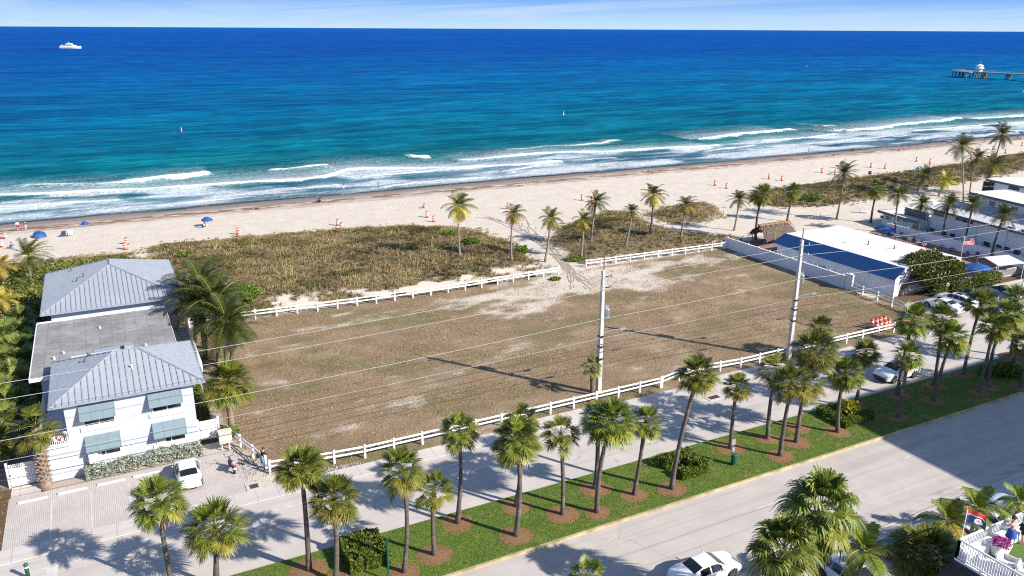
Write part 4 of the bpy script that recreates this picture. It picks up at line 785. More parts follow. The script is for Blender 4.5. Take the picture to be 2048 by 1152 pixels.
def ribs(mb,a,b,top0,top1,sp,w,h,mi):
    """plane with eave a-b and top edge top0-top1 (top0 above a side); standing seams every sp along the eave"""
    a,b,top0,top1=map(Vector,(a,b,top0,top1)); e=b-a; ln=e.length; e=e/ln
    s0=(top0-a).dot(e); s1=(top1-a).dot(e); n=e.cross(top0-a).normalized(); 
    if n.z<0: n=-n
    up=(top0-a)-e*s0; 
    k=int(ln/sp)
    for i in range(1,k+1):
        s=ln*i/(k+1)
        f=1.0 if s0<=s<=s1 else (s/s0 if s<s0 else (ln-s)/(ln-s1))
        if f<.03: continue
        p=a+e*s+n*.004; q=p+up*f*.985
        x=e*w*.62; vs=[p-x,p+x,p+x+n*h,p-x+n*h,q-x,q+x,q+x+n*h,q-x+n*h]
        mb.add([tuple(z) for z in vs],[(0,1,2,3),(7,6,5,4),(0,4,5,1),(1,5,6,2),(2,6,7,3),(3,7,4,0)],mi)
def hip(name,parent,x0,x1,y0,y1,z,r0,r1,zr,sp,mats,th=.12,fascia='trim'):
    mb=MB(); a,b,c,d=(x0,y0,z),(x1,y0,z),(x1,y1,z),(x0,y1,z); p,q=Vector((*r0,zr)),Vector((*r1,zr))
    alongx=abs(r1[0]-r0[0])>abs(r1[1]-r0[1])
    F_=[(a,b,p,q),(b,c,q,q),(c,d,q,p),(d,a,p,p)] if alongx else [(a,b,p,p),(b,c,p,q),(c,d,q,q),(d,a,q,p)]
    for f in F_:
        pts=[f[0],f[1],tuple(f[3]),tuple(f[2])] if f[2]!=f[3] else [f[0],f[1],tuple(f[2])]
        mb.add(pts,[tuple(range(len(pts)))],0); ribs(mb,f[0],f[1],f[2],f[3],sp*.9,.06,.055,1)
    for e0,e1 in ((a,p),(b,q if alongx else p),(c,q),(d,p if alongx else q),(p,q)):
        mb.tube([Vector(e0)+Vector((0,0,.03)),Vector(e1)+Vector((0,0,.03))],.07,6,1)
    mb.add([(x0,y0,z-.002),(x1,y0,z-.002),(x1,y1,z-.002),(x0,y1,z-.002)],[(3,2,1,0)],0)
    o=mb.obj(name,mats,parent)
    g_=MB(); g_.b2((x0-.08,y0-.1,z-th),(x1+.08,y0-.004,z+.02)); g_.b2((x0-.08,y1+.004,z-th),(x1+.08,y1+.1,z+.02)); g_.b2((x0-.08,y0-.002,z-th),(x0-.004,y1+.002,z+.02)); g_.b2((x1+.004,y0-.002,z-th),(x1+.08,y1+.002,z+.02))
    g_.obj('gutter','seamdark',o); return o
def window(parent,x0,x1,z0,z1,y,fw=.1,panes=2,sill=True,out=-1,frame='white',glass='tglass',curt=None):
    """window in a wall facing -Y"""
    f=MB(); o_=out
    f.b2((x0-fw,y,z0-fw),(x0,y+.07*o_,z1+fw)); f.b2((x1,y,z0-fw),(x1+fw,y+.07*o_,z1+fw)); f.b2((x0,y,z1),(x1,y+.07*o_,z1+fw)); f.b2((x0,y,z0-fw),(x1,y+.07*o_,z0))
    for i in range(1,panes): xx=x0+(x1-x0)*i/panes; f.b2((xx-.03,y,z0),(xx+.03,y+.05*o_,z1))
    w=f.obj('window',frame,parent)
    g_=MB(); g_.b2((x0,y+.003*o_,z0),(x1,y+.022*o_,z1)); g_.obj('pane',glass,w)
    if curt: 
        cm=MB(); cm.b2((x0+curt[0]*(x1-x0),y+.0225*o_,z0),(x0+curt[1]*(x1-x0),y+.028*o_,z1)); cm.obj('curtain','curtain',w)
    if sill: s_=MB(); s_.b2((x0-fw-.22,y+.001*o_,z0-fw-.33),(x1+fw+.22,y+.10*o_,z0-fw-.002)); s_.obj('sill','white',w)
    return w
H=thing('house',(-1,62,0),'pale blue two storey house with hipped grey metal roofs and teal shutters','house')
def hobj(mb,n,mat,par=None,**k): 
    o=mb.obj(n,mat,par or H,**k); 
    if par is None: o.location=(1,-62,0)
    return o
YF=61.8
w=MB(); w.b2((-6.5,YF,0),(4.1,70,2.75)); w.b2((-4.75,YF+.001,2.75),(4.1,70.3,6.02)); w.b2((-6.6,70.3,0),(3.55,84.4,5.12)); w.b2((-6.1,84.4,0),(5.15,97.8,6.05)); HW=hobj(w,'wall','housewall')
rf=hip('roof',H,-5.6,4.95,61.35,70.6,6.08,(-1.05,65.9),(.72,65.9),7.95,.5,['seam','seamdark']); rf.location=(1,-62,0)
rr=hip('roof',H,-6.85,5.75,83.75,98.5,6.15,(-.45,91.2),(-.45,93.4),8.35,.5,['seam','seamdark']); rr.location=(1,-62,0)
mb=MB(); mb.b2((-7.25,69.4,5.14),(3.95,83.7,5.40)); fr=hobj(mb,'flat_roof','flatroof')
mb=MB(); mb.b2((-7.32,69.32,5.14),(-7.252,83.7,5.43)); mb.b2((-7.252,69.32,5.14),(-5.65,69.398,5.43)); mb.b2((3.952,70.7,5.14),(4.0,83.7,5.43)); mb.b2((-7.25,83.45,5.402),(3.95,83.6,5.5)); hobj(mb,'roof_edge','white',fr)
mb=MB(); mb.b2((-4.3,71.2,5.402),(-.6,72.4,5.72)); hobj(mb,'roof_curb','trim',fr)
mb=MB(); mb.b2((-2.6,72.8,5.402),(-.4,74.0,5.43)); mb.b2((-.2,72.6,5.402),(.5,73.5,5.8)); hobj(mb,'roof_hatch','seam',fr)
for x,y in ((-5.6,73.2),(-4.9,74.2),(1.5,73.0),(-2.0,79.6)):
    mb=MB(); mb.lathe([(.11,5.402),(.11,5.5),(.05,5.52),(.05,5.6),(.08,5.62),(.08,5.66)],(x,y,0),8); hobj(mb,'vent_pipe','seamlite',fr)
for x,y,par,z in ((-3.1,66.9,rf,7.05),(-2.7,67.5,rf,7.15),(-2.9,69.0,rf,6.72),(.1,63.9,rf,7.08),(-3.6,90.2,rr,7.3),(-3.0,90.8,rr,7.5),(-4.2,95.0,rr,7.05)):
    mb=MB(); mb.lathe([(.13,z-.15),(.11,z+.02),(.06,z+.05),(.06,z+.30),(.1,z+.32),(.03,z+.38)],(x,y,0),8); o=mb.obj('vent_pipe','darktrim' if x<0 else 'white',par)
for uL,vL,uR,vR,cur in ((490/5.12+60,780+155/5.12,850/5.12+60,780+95/5.12,None),(1200/5.12+60,780+22/5.12,1537/5.12+60,780-40/5.12,None),(560/5.12+60,780+480/5.12,912/5.12+60,780+410/5.12,(.0,.36)),(1250/5.12+60,780+345/5.12,1580/5.12+60,780+280/5.12,(.02,.30))):
    A_=onY(uL,vL,YF); B_=onY(uR,vR,YF); x0,x1=A_.x,B_.x; zt=(A_.z+B_.z)/2
    sh=MB(); dy,dz=.78,1.05
    sh.slab([(x0,YF-.03,zt),(x1,YF-.03,zt),(x1,YF-dy,zt-dz),(x0,YF-dy,zt-dz)],.035)
    for i in range(4):
        xx=x0+(x1-x0)*i/3; sh.slab([(xx-.03,YF-.032,zt+.028),(xx+.03,YF-.032,zt+.028),(xx+.03,YF-dy-.01,zt-dz+.028),(xx-.03,YF-dy-.01,zt-dz+.028)],.025)
    for i in range(9):
        q=(i+.5)/9; sh.slab([(x0+.03,YF-.03-(dy-.03)*q,zt-dz*q+.016),(x1-.03,YF-.03-(dy-.03)*q,zt-dz*q+.016),(x1-.03,YF-.03-(dy-.03)*(q+.05),zt-dz*(q+.05)+.012),(x0+.03,YF-.03-(dy-.03)*(q+.05),zt-dz*(q+.05)+.012)],.01)
    sh.tube([(x0+.1,YF-.02,zt-1.1),(x0+.1,YF-dy+.05,zt-dz-.01)],.015,4); sh.tube([(x1-.1,YF-.02,zt-1.1),(x1-.1,YF-dy+.05,zt-dz-.01)],.015,4)
    wd=window(H,x0+.22,x1-.12,zt-1.74,zt-.25,YF,fw=.09,curt=cur); wd.location=(1,-62,0)
    hobj(sh,'shutter','shutter',wd)
    wd.children[-1].location=(0,0,0)
# front balcony with baluster rail
bl=MB(); bl.b2((-6.62,61.62,2.75),(-4.76,69.9,2.9)); bal=hobj(bl,'balcony','white')
rl=MB()
def baluster(mb,a,b,z,h=1.0,sp=.12,t_=.035):
    a,b=Vector((*a,z)),Vector((*b,z)); ln=(b-a).length; n=max(2,int(ln/sp)); rz=math.atan2(b.y-a.y,b.x-a.x); c=(a+b)/2
    mb.box((c.x,c.y,z+h),(ln,.07,.06),rz=rz); mb.box((c.x,c.y,z+.1),(ln,.06,.05),rz=rz)
    for i in range(n+1): p=a.lerp(b,i/n); s=.09 if i in (0,n) else t_; mb.box((p.x,p.y,z+h/2-(.0 if i in(0,n) else .0)),(s,s,h-.06),rz=rz)
baluster(rl,(-6.55,61.68),(-4.82,61.68),2.9); baluster(rl,(-6.55,61.75),(-6.55,69.8),2.9); hobj(rl,'railing','white',bal)
sg=MB(); sg.b2((-5.7,61.60,3.25),(-5.05,61.63,3.72)); so2=hobj(sg,'notice_board','whitecloth',bal)
sg=MB(); rs=np.random.RandomState(2)
for i in range(16): x=-5.65+.6*rs.rand(); z=3.28+.4*rs.rand(); sg.b2((x,61.592,z),(x+.12,61.598,z+.05))
so3=hobj(sg,'red_pattern','red',so2)
dr=MB(); dr.b2((-5.95,70.297,2.9),(-5.05,70.25,4.95)); hobj(dr,'door','white'); dr=MB(); dr.b2((-6.45,70.297,.02),(-5.3,70.26,2.2)); hobj(dr,'door','darktrim')
# number on the wall
tcv=bpy.data.curves.new('number','FONT'); tcv.body='4564'; tcv.size=.36; tcv.extrude=.012; tcv.space_character=1.1
to=bpy.data.objects.new('tmp',tcv); C.objects.link(to); dg=bpy.context.evaluated_depsgraph_get(); tme=bpy.data.meshes.new_from_object(to.evaluated_get(dg)); bpy.data.objects.remove(to)
tme.materials.clear(); tme.materials.append(M['darktrim']); A_=onY(109,893,YF)
nm=link('house_number',tme,H,(A_.x+1,YF-62-.014,A_.z-.05)); nm.rotation_euler=(R(90),0,0)
# side gallery
gl=MB(); gl.b2((3.96,72.5,2.78),(5.75,83.6,2.92)); 
for y in (73,78,83): gl.b2((5.55,y,0),(5.7,y+.15,2.78))
gal=hobj(gl,'gallery','curtain'); rl=MB(); baluster(rl,(5.68,70.8),(5.68,83.5),2.92); hobj(rl,'railing','white',gal)
for y in (74,77.2,80.4):
    dr=MB(); dr.b2((3.552,y,2.95),(3.60,y+.9,5.0)); hobj(dr,'door','white')
# ---------------------------------------------------------------- gates, meter post, sign box, kerbs
def gate(name,x0,x1,y,z0,z1,label,slat=.16):
    g_=thing(name,((x0+x1)/2,y,0),label,'gate'); cx=(x0+x1)/2
    for x in (x0,x1): p=MB(); p.b2((x-cx-.07,-.07,0),(x-cx+.07,.07,z1+.1)); p.b2((x-cx-.09,-.09,z1+.1),(x-cx+.09,.09,z1+.15)); p.obj('post','white',g_)
    n=int((x1-x0-.2)/slat); 
    pn=MB(); pn.b2((x0-cx+.1,-.02,z0+.2),(x1-cx-.1,.012,z0+.32)); pn.b2((x0-cx+.1,-.02,z1-.3),(x1-cx-.1,.012,z1-.18))
    for i in range(n): xx=x0-cx+.1+(x1-x0-.2)*i/n; pn.b2((xx+.008,-.05,z0),(xx+(x1-x0-.2)/n-.008,-.022,z1))
    pn.obj('slat_panel','white',g_)
    hd=MB(); hd.b2((x0-cx+.12,-.10,(z0+z1)/2),(x0-cx+.2,-.05,(z0+z1)/2+.12)); hd.obj('latch','darktrim',g_); return g_
gate('garden_gate',-9.0,-7.05,62.3,.08,1.85,'white slatted garden gate left of the house beside the booted palm')
gate('garden_gate',4.2,5.75,62.9,.35,2.0,'white slatted garden gate right of the house above a paved step')
o=thing('meter_box',(-3.35,61.35,0),'white utility box on two legs standing in front of the house wall','utility box'); p=MB(); p.box((-.12,0,.6),(.06,.06,1.2)); p.box((.12,0,.6),(.06,.06,1.2)); p.obj('stand','darktrim',o); p=MB(); p.box((0,0,1.5),(.62,.25,.75)); p.box((0,-.13,1.5),(.52,.012,.62)); p.obj('cabinet','white',o)
o=thing('sign_box',(5.95,60.9,0),'pale wooden sign board on a post at the house parking','sign'); p=MB(); p.box((.25,0,.5),(.12,.12,1.0)); p.box((-.3,.1,.35),(.08,.08,.7)); p.obj('post','curtain',o); p=MB(); p.box((0,0,1.25),(.95,.5,1.0)); p.box((0,0,1.76),(1.05,.6,.06)); p.obj('board',simple('pale_plywood',(.62,.56,.47),.8,var=.05,scale=2),o)
for k,(x,lb) in enumerate(((-7.45,'white concrete wheel stop nearest the left gate path'),(-4.95,'white concrete wheel stop second from the left gate'),(-2.4,'white concrete wheel stop below the middle of the silver hedge'),(.0,'white concrete wheel stop partly hidden by a palm crown'))):
    p=MB(); p.prism([(-.95,-.09),(.95,-.09),(.95,.09),(-.95,.09)],0,.07); p.add([(-.95,-.09,.07),(.95,-.09,.07),(.95,.09,.07),(-.95,.09,.07),(-.92,-.06,.13),(.92,-.06,.13),(.92,.06,.13),(-.92,.06,.13)],[(0,1,5,4),(1,2,6,5),(2,3,7,6),(3,0,4,7),(4,5,6,7)]); o=p.obj('wheel_stop','line'); o.location=(x,59.65+.05*k,.012); tag(o,lb,'wheel stop','wheel stops in the house parking')
# storm drain grates
def drain(x,y,lx,ly,lb,z=.02):
    o=thing('storm_drain',(x,y,z),lb,'storm drain'); p=MB(); p.b2((-lx/2-.25,-ly/2-.25,0),(lx/2+.25,-ly/2,.035)); p.b2((-lx/2-.25,ly/2,0),(lx/2+.25,ly/2+.25,.035)); p.b2((-lx/2-.25,-ly/2,0),(-lx/2,ly/2,.035)); p.b2((lx/2,-ly/2,0),(lx/2+.25,ly/2,.035)); p.obj('concrete_frame','walk',o)
    p=MB(); p.b2((-lx/2,-ly/2,0),(lx/2,ly/2,.006)); 
    for i in range(9): xx=-lx/2+lx*(i+.3)/9; p.b2((xx,-ly/2,.0062),(xx+.05,ly/2,.022))
    p.obj('grate',simple('rusty_iron',(.12,.06,.045),.8,scale=5),o)
drain(6.9,54.45,.62,.62,'rusty square drain grate at the corner of the house parking')
p=at(1427,795,0); drain(p.x,p.y,1.15,.62,'rusty drain grate in the beach road between two palm shadows',.006)
# rubble by the corral fence
m=simple('grey_rubble',(.42,.41,.40),.9,var=.3,scale=6); mb=MB(); rs=np.random.RandomState(9)
for i in range(420):
    q=rs.normal(size=2); x,y=7.25+q[0]*.55,57.3+q[1]*.75
    if i>280: x,y=12.6+rs.normal()*1.3,54.25+rs.normal()*.14
    s=rs.uniform(.03,.1); mb.lathe([(s*.4,-s*.3),(s,0),(s*.5,s*.6)],(x,y,.02),5)
tag(mb.obj('rubble',m),'scattered grey rubble and gravel by the corral fence and walk','rubble',kind='stuff')
# ---------------------------------------------------------------- fences
FG='white rail fences round the vacant lot'
def fence(name,pts,label,nposts,h=1.15,rails=(1.0,.62),posts=None):
    P=[Vector((x,y,0)) for x,y in pts]; o=thing(name,P[0],label,'fence',FG); seg=[(P[i+1]-P[i]).length for i in range(len(P)-1)]; T=sum(seg)
    def pt(s):
        for i,l in enumerate(seg):
            if s<=l+1e-6: return P[i].lerp(P[i+1],s/l)
            s-=l
        return P[-1]
    Q=[pt(T*i/(nposts-1)) for i in range(nposts)]
    pm=MB(); pm.b2((-.075,-.075,-.1),(.075,.075,h)); pm.add([(-.095,-.095,h),(.095,-.095,h),(.095,.095,h),(-.095,.095,h),(0,0,h+.07)],[(3,2,1,0),(0,1,4),(1,2,4),(2,3,4),(3,0,4)]); me=pm.mesh('post','vinyl')
    for i,q in enumerate(Q):
        d=(Q[min(i+1,nposts-1)]-Q[max(i-1,0)]); link('post',me,o,q-P[0]+Vector((0,0,gzs(q.x,q.y) if q.y>92 else 0)),math.atan2(d.y,d.x))
    for z in rails:
        r=MB()
        for i in range(nposts-1):
            a,b=Q[i]-P[0],Q[i+1]-P[0]; d=b-a; rz=math.atan2(d.y,d.x); c=(a+b)/2; r.box((c.x,c.y,z+.012*math.sin(i*2.3+z*9)),(d.length-.152,.045,.15),rz=rz)
        r.obj('rail','vinyl',o)
    return o
fence('rail_fence',[(8.35,55.75),(14.6,54.75),(33.5,54.75),(44.2,54.75)],'white rail fence along the street, left length ending at the walk opening',16)
fence('rail_fence',[(44.4,54.78),(47.0,55.35),(51.2,55.3),(52.5,54.9),(62.0,54.9),(76.6,54.8)],'white rail fence along the street, right length passing the second utility pole',14)
fence('rail_fence',[(6.35,63.0),(7.2,60.3),(8.2,56.6)],'short white rail fence sloping down beside the scooter',4)
fence('rail_fence',[(6.6,91.6),(14,91.0),(27,90.1),(40,90.0),(54.1,90.6)],'white rail fence between the dune and the lot, left of the sand path',21)
fence('rail_fence',[(59.4,91.8),(72,91.4),(84.0,90.9)],'white rail fence between the dune and the lot, right of the sand path',11)
fence('rail_fence',[(84.6,68.0),(84.35,63.5),(83.4,56.2)],'white rail fence running from the stucco wall to the street corner',6)
# ---------------------------------------------------------------- utility poles and wires
def upole(base,top,label,lamp=True,hid=False):
    o=thing('utility_pole',base,label,'utility pole','concrete utility poles'); v=Vector(top)-Vector(base); h=v.z; X_=lambda z:v.x*z/h; Y_=lambda z:v.y*z/h
    p=MB(); a,b=.21,.13; vs=[(-a,-a,-.3),(a,-a,-.3),(a,a,-.3),(-a,a,-.3)]+[(v.x-b,v.y-b,h),(v.x+b,v.y-b,h),(v.x+b,v.y+b,h),(v.x-b,v.y+b,h)]
    p.add(vs,[(3,2,1,0),(4,5,6,7),(0,1,5,4),(1,2,6,5),(2,3,7,6),(3,0,4,7)]); p.obj('shaft','concrete_pole',o)
    p=MB(); p.box((v.x+.12,v.y+.1,h+.35),(.09,.06,1.7)); p.obj('top_pin','wood',o)
    for z,s in ((h-.62,1),(h-1.65,1)):
        p=MB(); x=X_(z); p.tube([(x+.15,Y_(z),z),(x+.75,Y_(z)-.25,z+.12)],.045,6); p.tube([(x-.1,Y_(z)-.15,z+.1),(x-.45,Y_(z)-.35,z+.22)],.045,6); p.obj('bracket','black',o)
        p=MB()
        for dx,dy in ((.75,-.25),(-.45,-.35)): p.lathe([(.05,0),(.08,.04),(.05,.08),(.08,.12),(.05,.16),(.03,.2)],(x+dx,Y_(z)+dy,z+.12),8)
        p.obj('insulator','steel',o)
    if not hid:
        z=h-4.6; p=MB(); p.lathe([(.2,0),(.24,.05),(.24,.85),(.26,.88),(.2,.95)],(X_(z)+.55,Y_(z),z),14); tr_=p.obj('transformer','steel',o,smooth=True)
        p=MB(); 
        for dx in (-.1,.08): p.lathe([(.03,0),(.055,.04),(.03,.1),(.055,.14),(.03,.2),(.02,.34)],(X_(z)+.55+dx,Y_(z),z+.95),6)
        p.obj('bushing','whitewall',tr_)
        p=MB(); p.box((X_(z)+.27,Y_(z),z+.2),(.3,.08,.1)); p.box((X_(z)+.27,Y_(z),z+.7),(.3,.08,.1)); p.obj('mount','steel',tr_)
    if lamp:
        z=h-5.9; p=MB(); p.tube([(X_(z)+.15,Y_(z),z-.1),(X_(z)+1.0,Y_(z)-.1,z+.12),(X_(z)+1.9,Y_(z)-.2,z+.1)],.035,6); arm=p.obj('lamp_arm','steel',o); p=MB(); p.box((X_(z)+2.2,Y_(z)-.22,z+.1),(.7,.26,.12)); p.box((X_(z)+2.25,Y_(z)-.22,z+.03),(.45,.2,.05)); p.obj('lamp_head','steel',arm)
    for z in (h-6.2,h-7.2,h-8.4):
        p=MB(); p.box((X_(z),Y_(z)-.0,z),(.50,.50,.09)); p.box((X_(z)-.05,Y_(z)-.28,z),(.12,.1,.16)); p.obj('cable_clamp','black',o)
    return o
pb1=at(1197,786); pt1=above(pb1,1207,541); pb2=at(1577,716); pt2=above(pb2,1604.5,480)
upole(pb1,pt1,'square concrete utility pole with transformer beside the small dark fan palm'); upole(pb2,pt2,'square concrete utility pole with transformer standing left of the blue roof')
pl=Vector((-52,55.6,0)); pr=Vector((128,53.5,0))
upole(pl,pl+Vector((0,0,12)),'square concrete utility pole far down the street beyond the left edge',False,True); upole(pr,pr+Vector((0,0,12.5)),'square concrete utility pole far up the street beyond the right edge',False,True)
LBL=['bright top power wire strung along the street poles','bright second power wire below the top one','bright third power wire level with the transformers','thin dark telephone cable below the three bright wires','lowest dark telephone cable with black splice cases','lower thin grey service wire just above the dark cables']
for k,(z1,z2,zl,zr,dy,mt,r_) in enumerate(((11.35,12.05,12.0,12.4,-.35,'cable',.017),(10.25,11.1,10.9,11.3,-.35,'cable',.017),(7.45,8.6,8.0,8.6,-.25,'cable',.019),(5.0,5.75,6.4,6.2,-.3,'cabledark',.02),(4.25,4.75,5.6,5.2,-.3,'cabledark',.022),(5.6,6.6,7.0,6.9,-.3,'cable',.014))):
    mb=MB(); K=[(pl,zl),(pb1+(pt1-pb1)*(z1/pt1.z),z1),(pb2+(pt2-pb2)*(z2/pt2.z),z2),(pr,zr)]
    for i in range(3):
        a=Vector((K[i][0].x,K[i][0].y+dy,K[i][1])); b=Vector((K[i+1][0].x,K[i+1][0].y+dy,K[i+1][1])); n=18; sag=(.9 if i!=1 else .12)
        mb.tube([a.lerp(b,j/n)-Vector((0,0,sag*4*(j/n)*(1-j/n))) for j in range(n+1)],r_,5,0)
    o=mb.obj('power_line',mt); tag(o,LBL[k],'wire','wires along the street')
    if k==4:
        for u in (1.6,-2.0,):
            q=K[1][0] if u>0 else K[2][0]; c=MB(); c.tube([(q.x+u-.45,q.y+dy,K[1 if u>0 else 2][1]-.02),(q.x+u+.45,q.y+dy,K[1 if u>0 else 2][1]-.02)],.085,8); c.obj('splice_case','black',o)
for k,(u0,v0,z0,u1,v1,z1,lb) in enumerate(((800,570,.9,1115,545,.9,''),)): pass
# ---------------------------------------------------------------- traffic drums
def drum_mesh(old=False):
    p=MB(); pr_=[(.30,0),(.30,.06),(.24,.065),(.24,.2),(.235,.21),(.235,.36),(.225,.37),(.225,.52),(.22,.53),(.22,.68),(.21,.69),(.21,.84),(.205,.85),(.205,.96),(.15,1.0),(.05,1.0)]
    p.lathe(pr_,n=14,mis=[2,2,0,0,0,0,1,0,0,0,1,0,0,0,0]); p.b2((-.08,-.02,1.0),(.08,.02,1.1),0); return p.mesh('traffic_drum',['redorange' if old else 'orange','reflect','black'],True)
DM=drum_mesh(); DMo=drum_mesh(True)
dl=[(254,489,'a taller looking drum behind another at the house end of the beach'),(251,499,'lowest of the paired drums nearest the dune end behind the house roof'),(476,469,'upper drum of the pair above the left dune'),(479,474,'lower drum of the pair at the left dune edge'),(676,451,'upper drum of the pair over the middle of the dune'),(683,458,'lower drum of the pair over the middle of the dune'),(854,435,'left drum of the two beside the tallest dune palm'),(868,444,'right drum of the two beside the tallest dune palm'),(1016,418,'drum half behind the brown fronded dune palm'),(1164,401,'drum alone left of a dark windswept dune palm'),(1184,404,'drum behind the crown of a dark windswept dune palm'),(1299,387,'drum left of the palm crown at the dune island'),(1321,389,'drum right of the palm crown at the dune island'),(1430,371,'left drum of the two past the dune island'),(1453,377,'right drum of the two past the dune island'),(1538,358,'left drum of the two left of the tall bent palm'),(1564,362,'right drum of the two left of the tall bent palm'),(1644,346,'drum just left of the tall bent palm crown'),(1670,350,'drum touching the tall bent palm crown'),(1742,335,'left drum of the two above the long dune'),(1770,338,'right drum of the two above the long dune'),(1833,323,'drum above the turquoise tent'),(1860,327,'drum right of the turquoise tent'),(1913,312,'drum left of the tallest palms on the far beach'),(1942,318,'drum between the tall palms on the far beach'),(1986,300,'far drum behind the tallest palm crown'),(2011,307,'far drum right of the tallest palm trunk'),(2044,292,'farthest drum at the right picture edge')]
for i,(u,v,lb) in enumerate(dl):
    p=gp(u,v); o=link('traffic_drum',DM if i%3 else DMo,None,p,RS.uniform(0,6)); o.scale=(1.12,1.12,1.12); tag(o,'orange and white '+lb,'traffic drum','traffic drums along the beach')
for i,(x,y,lb) in enumerate(((74.9,55.75,'front row, leftmost by the fence rail'),(75.65,55.8,'front row, second along the rail'),(76.4,55.8,'front row, third along the rail'),(77.1,55.9,'front row, rightmost near the palm crown'),(75.3,56.7,'back row, leftmost'),(76.05,56.7,'back row, second from the left'),(76.8,56.8,'back row, third from the left'),(77.5,56.8,'back row, rightmost by the corner'))):
    o=link('traffic_drum',DM,None,(x,y,0),i); o.scale=(1.0,1.0,1.15); tag(o,'orange drum stored behind the street fence, '+lb,'traffic drum','traffic drums stored behind the fence')
# ================================================================= white stucco wall, blue roofed building, hut
o=thing('stucco_wall',(84.7,91.6,0),'long low white stucco wall with small cap lights between lot and blue roofed building','wall')
w=MB(); w.b2((-.1,-22.9,-.2),(.1,0,1.62)); w.obj('wall_panel','whitewall',o)
w=MB(); w.b2((-.13,-22.93,1.622),(.13,.03,1.69)); w.obj('coping','white',o)
for i in range(11):
    q=MB(); q.lathe([(.06,0),(.09,.05),(.09,.14),(.03,.18)],(0,-.5-i*2.2,1.692),8); q.obj('cap_light','white',o)
o=thing('stucco_wall',(84.75,68.4,0),'tall short end of white stucco wall with fan shaped bracket','wall'); w=MB(); w.b2((-.12,-.9,0),(.12,.2,2.1)); w.obj('wall_panel','whitewall',o); w=MB(); w.lathe([(.32,0),(.3,.03),(.1,.16),(.02,.2)],(0,-.4,2.1),12); w.obj('dish','white',o)
B=thing('beach_club_building',(93,73.5,0),'long low white building with flat white roof and bright blue metal skirt roof','building')
x0,x1,y0,y1=87.3,99.9,63.3,83.4
m,t,b=newmat('white_roof_membrane'); f=noise(t,wpos(t,(1,.3,1)),.5,5,.6); k=noise(t,wpos(t),.22,4); c=mix(t,rng(t,f,.5,.75,0,.5),(.66,.65,.63),(.52,.48,.43)); c=mix(t,rng(t,k,.6,.75,0,.4),c,(.46,.42,.37)); L(t,c,b.inputs['Base Color']); b.inputs['Roughness'].default_value=.8; M['membrane']=m
w=MB(); w.b2((x0-93,y0-73.5,0),(x1-93,y1-73.5,2.62)); w.b2((x0-93+1.5,y0-73.49,2.621),(x1-93,y1-73.51,3.55)); w.obj('wall','whitewall',B)
w=MB(); w.slab([(1.4+x0-93,y0-73.6,3.62),(x1-92.9,y0-73.6,3.62),(x1-92.9,y1-73.4,3.62),(1.4+x0-93,y1-73.4,3.62)],.05); rf=w.obj('flat_roof','membrane',B)
for x,y,h in ((94.3,73.5,.45),(95.6,70.3,.5),(92.2,75.5,.25),(97.5,67.2,.3)):
    q=MB(); q.lathe([(.16,0),(.12,.06),(.07,.08),(.07,h),(.12,h+.02),(.04,h+.08)],(x-93,y-73.5,3.625),8); q.obj('vent_pipe','darktrim' if h>.4 else 'seamlite',rf)
w=MB(); a,b_,c_,d_=(x0-93-.75,y0-73.5-.4,2.45),(x0-93-.75,y1-73.5+.4,2.45),(x0-93+1.38,y1-73.5+.1,3.66),(x0-93+1.38,y0-73.5-.1,3.66)
w.slab([a,b_,c_,d_],.06); ribs(w,b_,a,c_,d_,.5,.04,.03,1)
e0,e1=(x1-93-2,y0-73.5-.62,2.5),(x1-93-2,y0-73.5-.1,3.66)
w.obj('skirt_roof',['bluemetal','bluerib'],B)
for y,z0_,z1_,ww in ((72.8,.1,2.1,.95),(79.5,.1,2.1,.95)):
    q=MB(); q.b2((x0-93-.05,y-73.5,z0_),(x0-93-.002,y-73.5+ww,z1_)); q.obj('door','shadewall',B)
q=MB(); q.box((x0-93-.5,1.5,.5),(.7,1.3,1.0)); q.box((x0-93-.5,1.5,1.03),(.75,1.35,.05)); q.obj('air_conditioner','steel',B)
H2=thing('thatched_hut',(93.2,90.3,0),'open beach hut with grey thatched roof and pale ridge cap','beach hut')
w=MB(); n=14
for sx in (-2.9,-1,1,2.9):
    for sy in (-1.3,1.3): w.tube([(sx,sy,-.1),(sx,sy,1.9)],.08,6)
w.obj('posts','wood',H2); 
for q in list(H2.children): 
    bpy.data.objects.remove(q)
for sx in (-2.9,2.9):
    for sy in (-1.3,1.3): w=MB(); w.tube([(sx,sy,-.1),(sx,sy,1.9)],.08,6); w.obj('post','wood',H2)
w=MB(); rs=np.random.RandomState(4); K=26; J=10; vs=[]
for j in range(2*J+1):
    q=(j-J)/J; yy=q*2.2; zz_=3.25-1.75*abs(q)**1.35
    for i in range(K+1):
        p=i/K*2-1; ex=1-.10*abs(q); bx=p*3.7*(1-.18*(1-abs(q))*abs(p)**3); vs.append((bx*ex+rs.normal(0,.03),yy+rs.normal(0,.04),zz_-.28*abs(p)**4+rs.normal(0,.05)))
w.add(vs,[(j*(K+1)+i,j*(K+1)+i+1,(j+1)*(K+1)+i+1,(j+1)*(K+1)+i) for j in range(2*J) for i in range(K)])
w.add([(v[0]*.97,v[1]*.95,v[2]-.22) for v in vs],[(j*(K+1)+i,(j+1)*(K+1)+i,(j+1)*(K+1)+i+1,j*(K+1)+i+1) for j in range(2*J) for i in range(K)])
rs2=np.random.RandomState(8)
for i in range(1500):
    q=rs2.choice([-1,1])*rs2.uniform(.15,1); p=rs2.uniform(-1,1); x=p*3.6; y=q*2.2; z=3.27-1.75*abs(q)**1.35-.25*abs(p)**4; l=rs2.uniform(.2,.45); s=np.sign(q)
    w.add([(x-.03,y,z),(x+.03,y,z),(x+.02+rs2.normal(0,.04),y+s*l*.75,z-l*.62+.06)],[(0,1,2)])
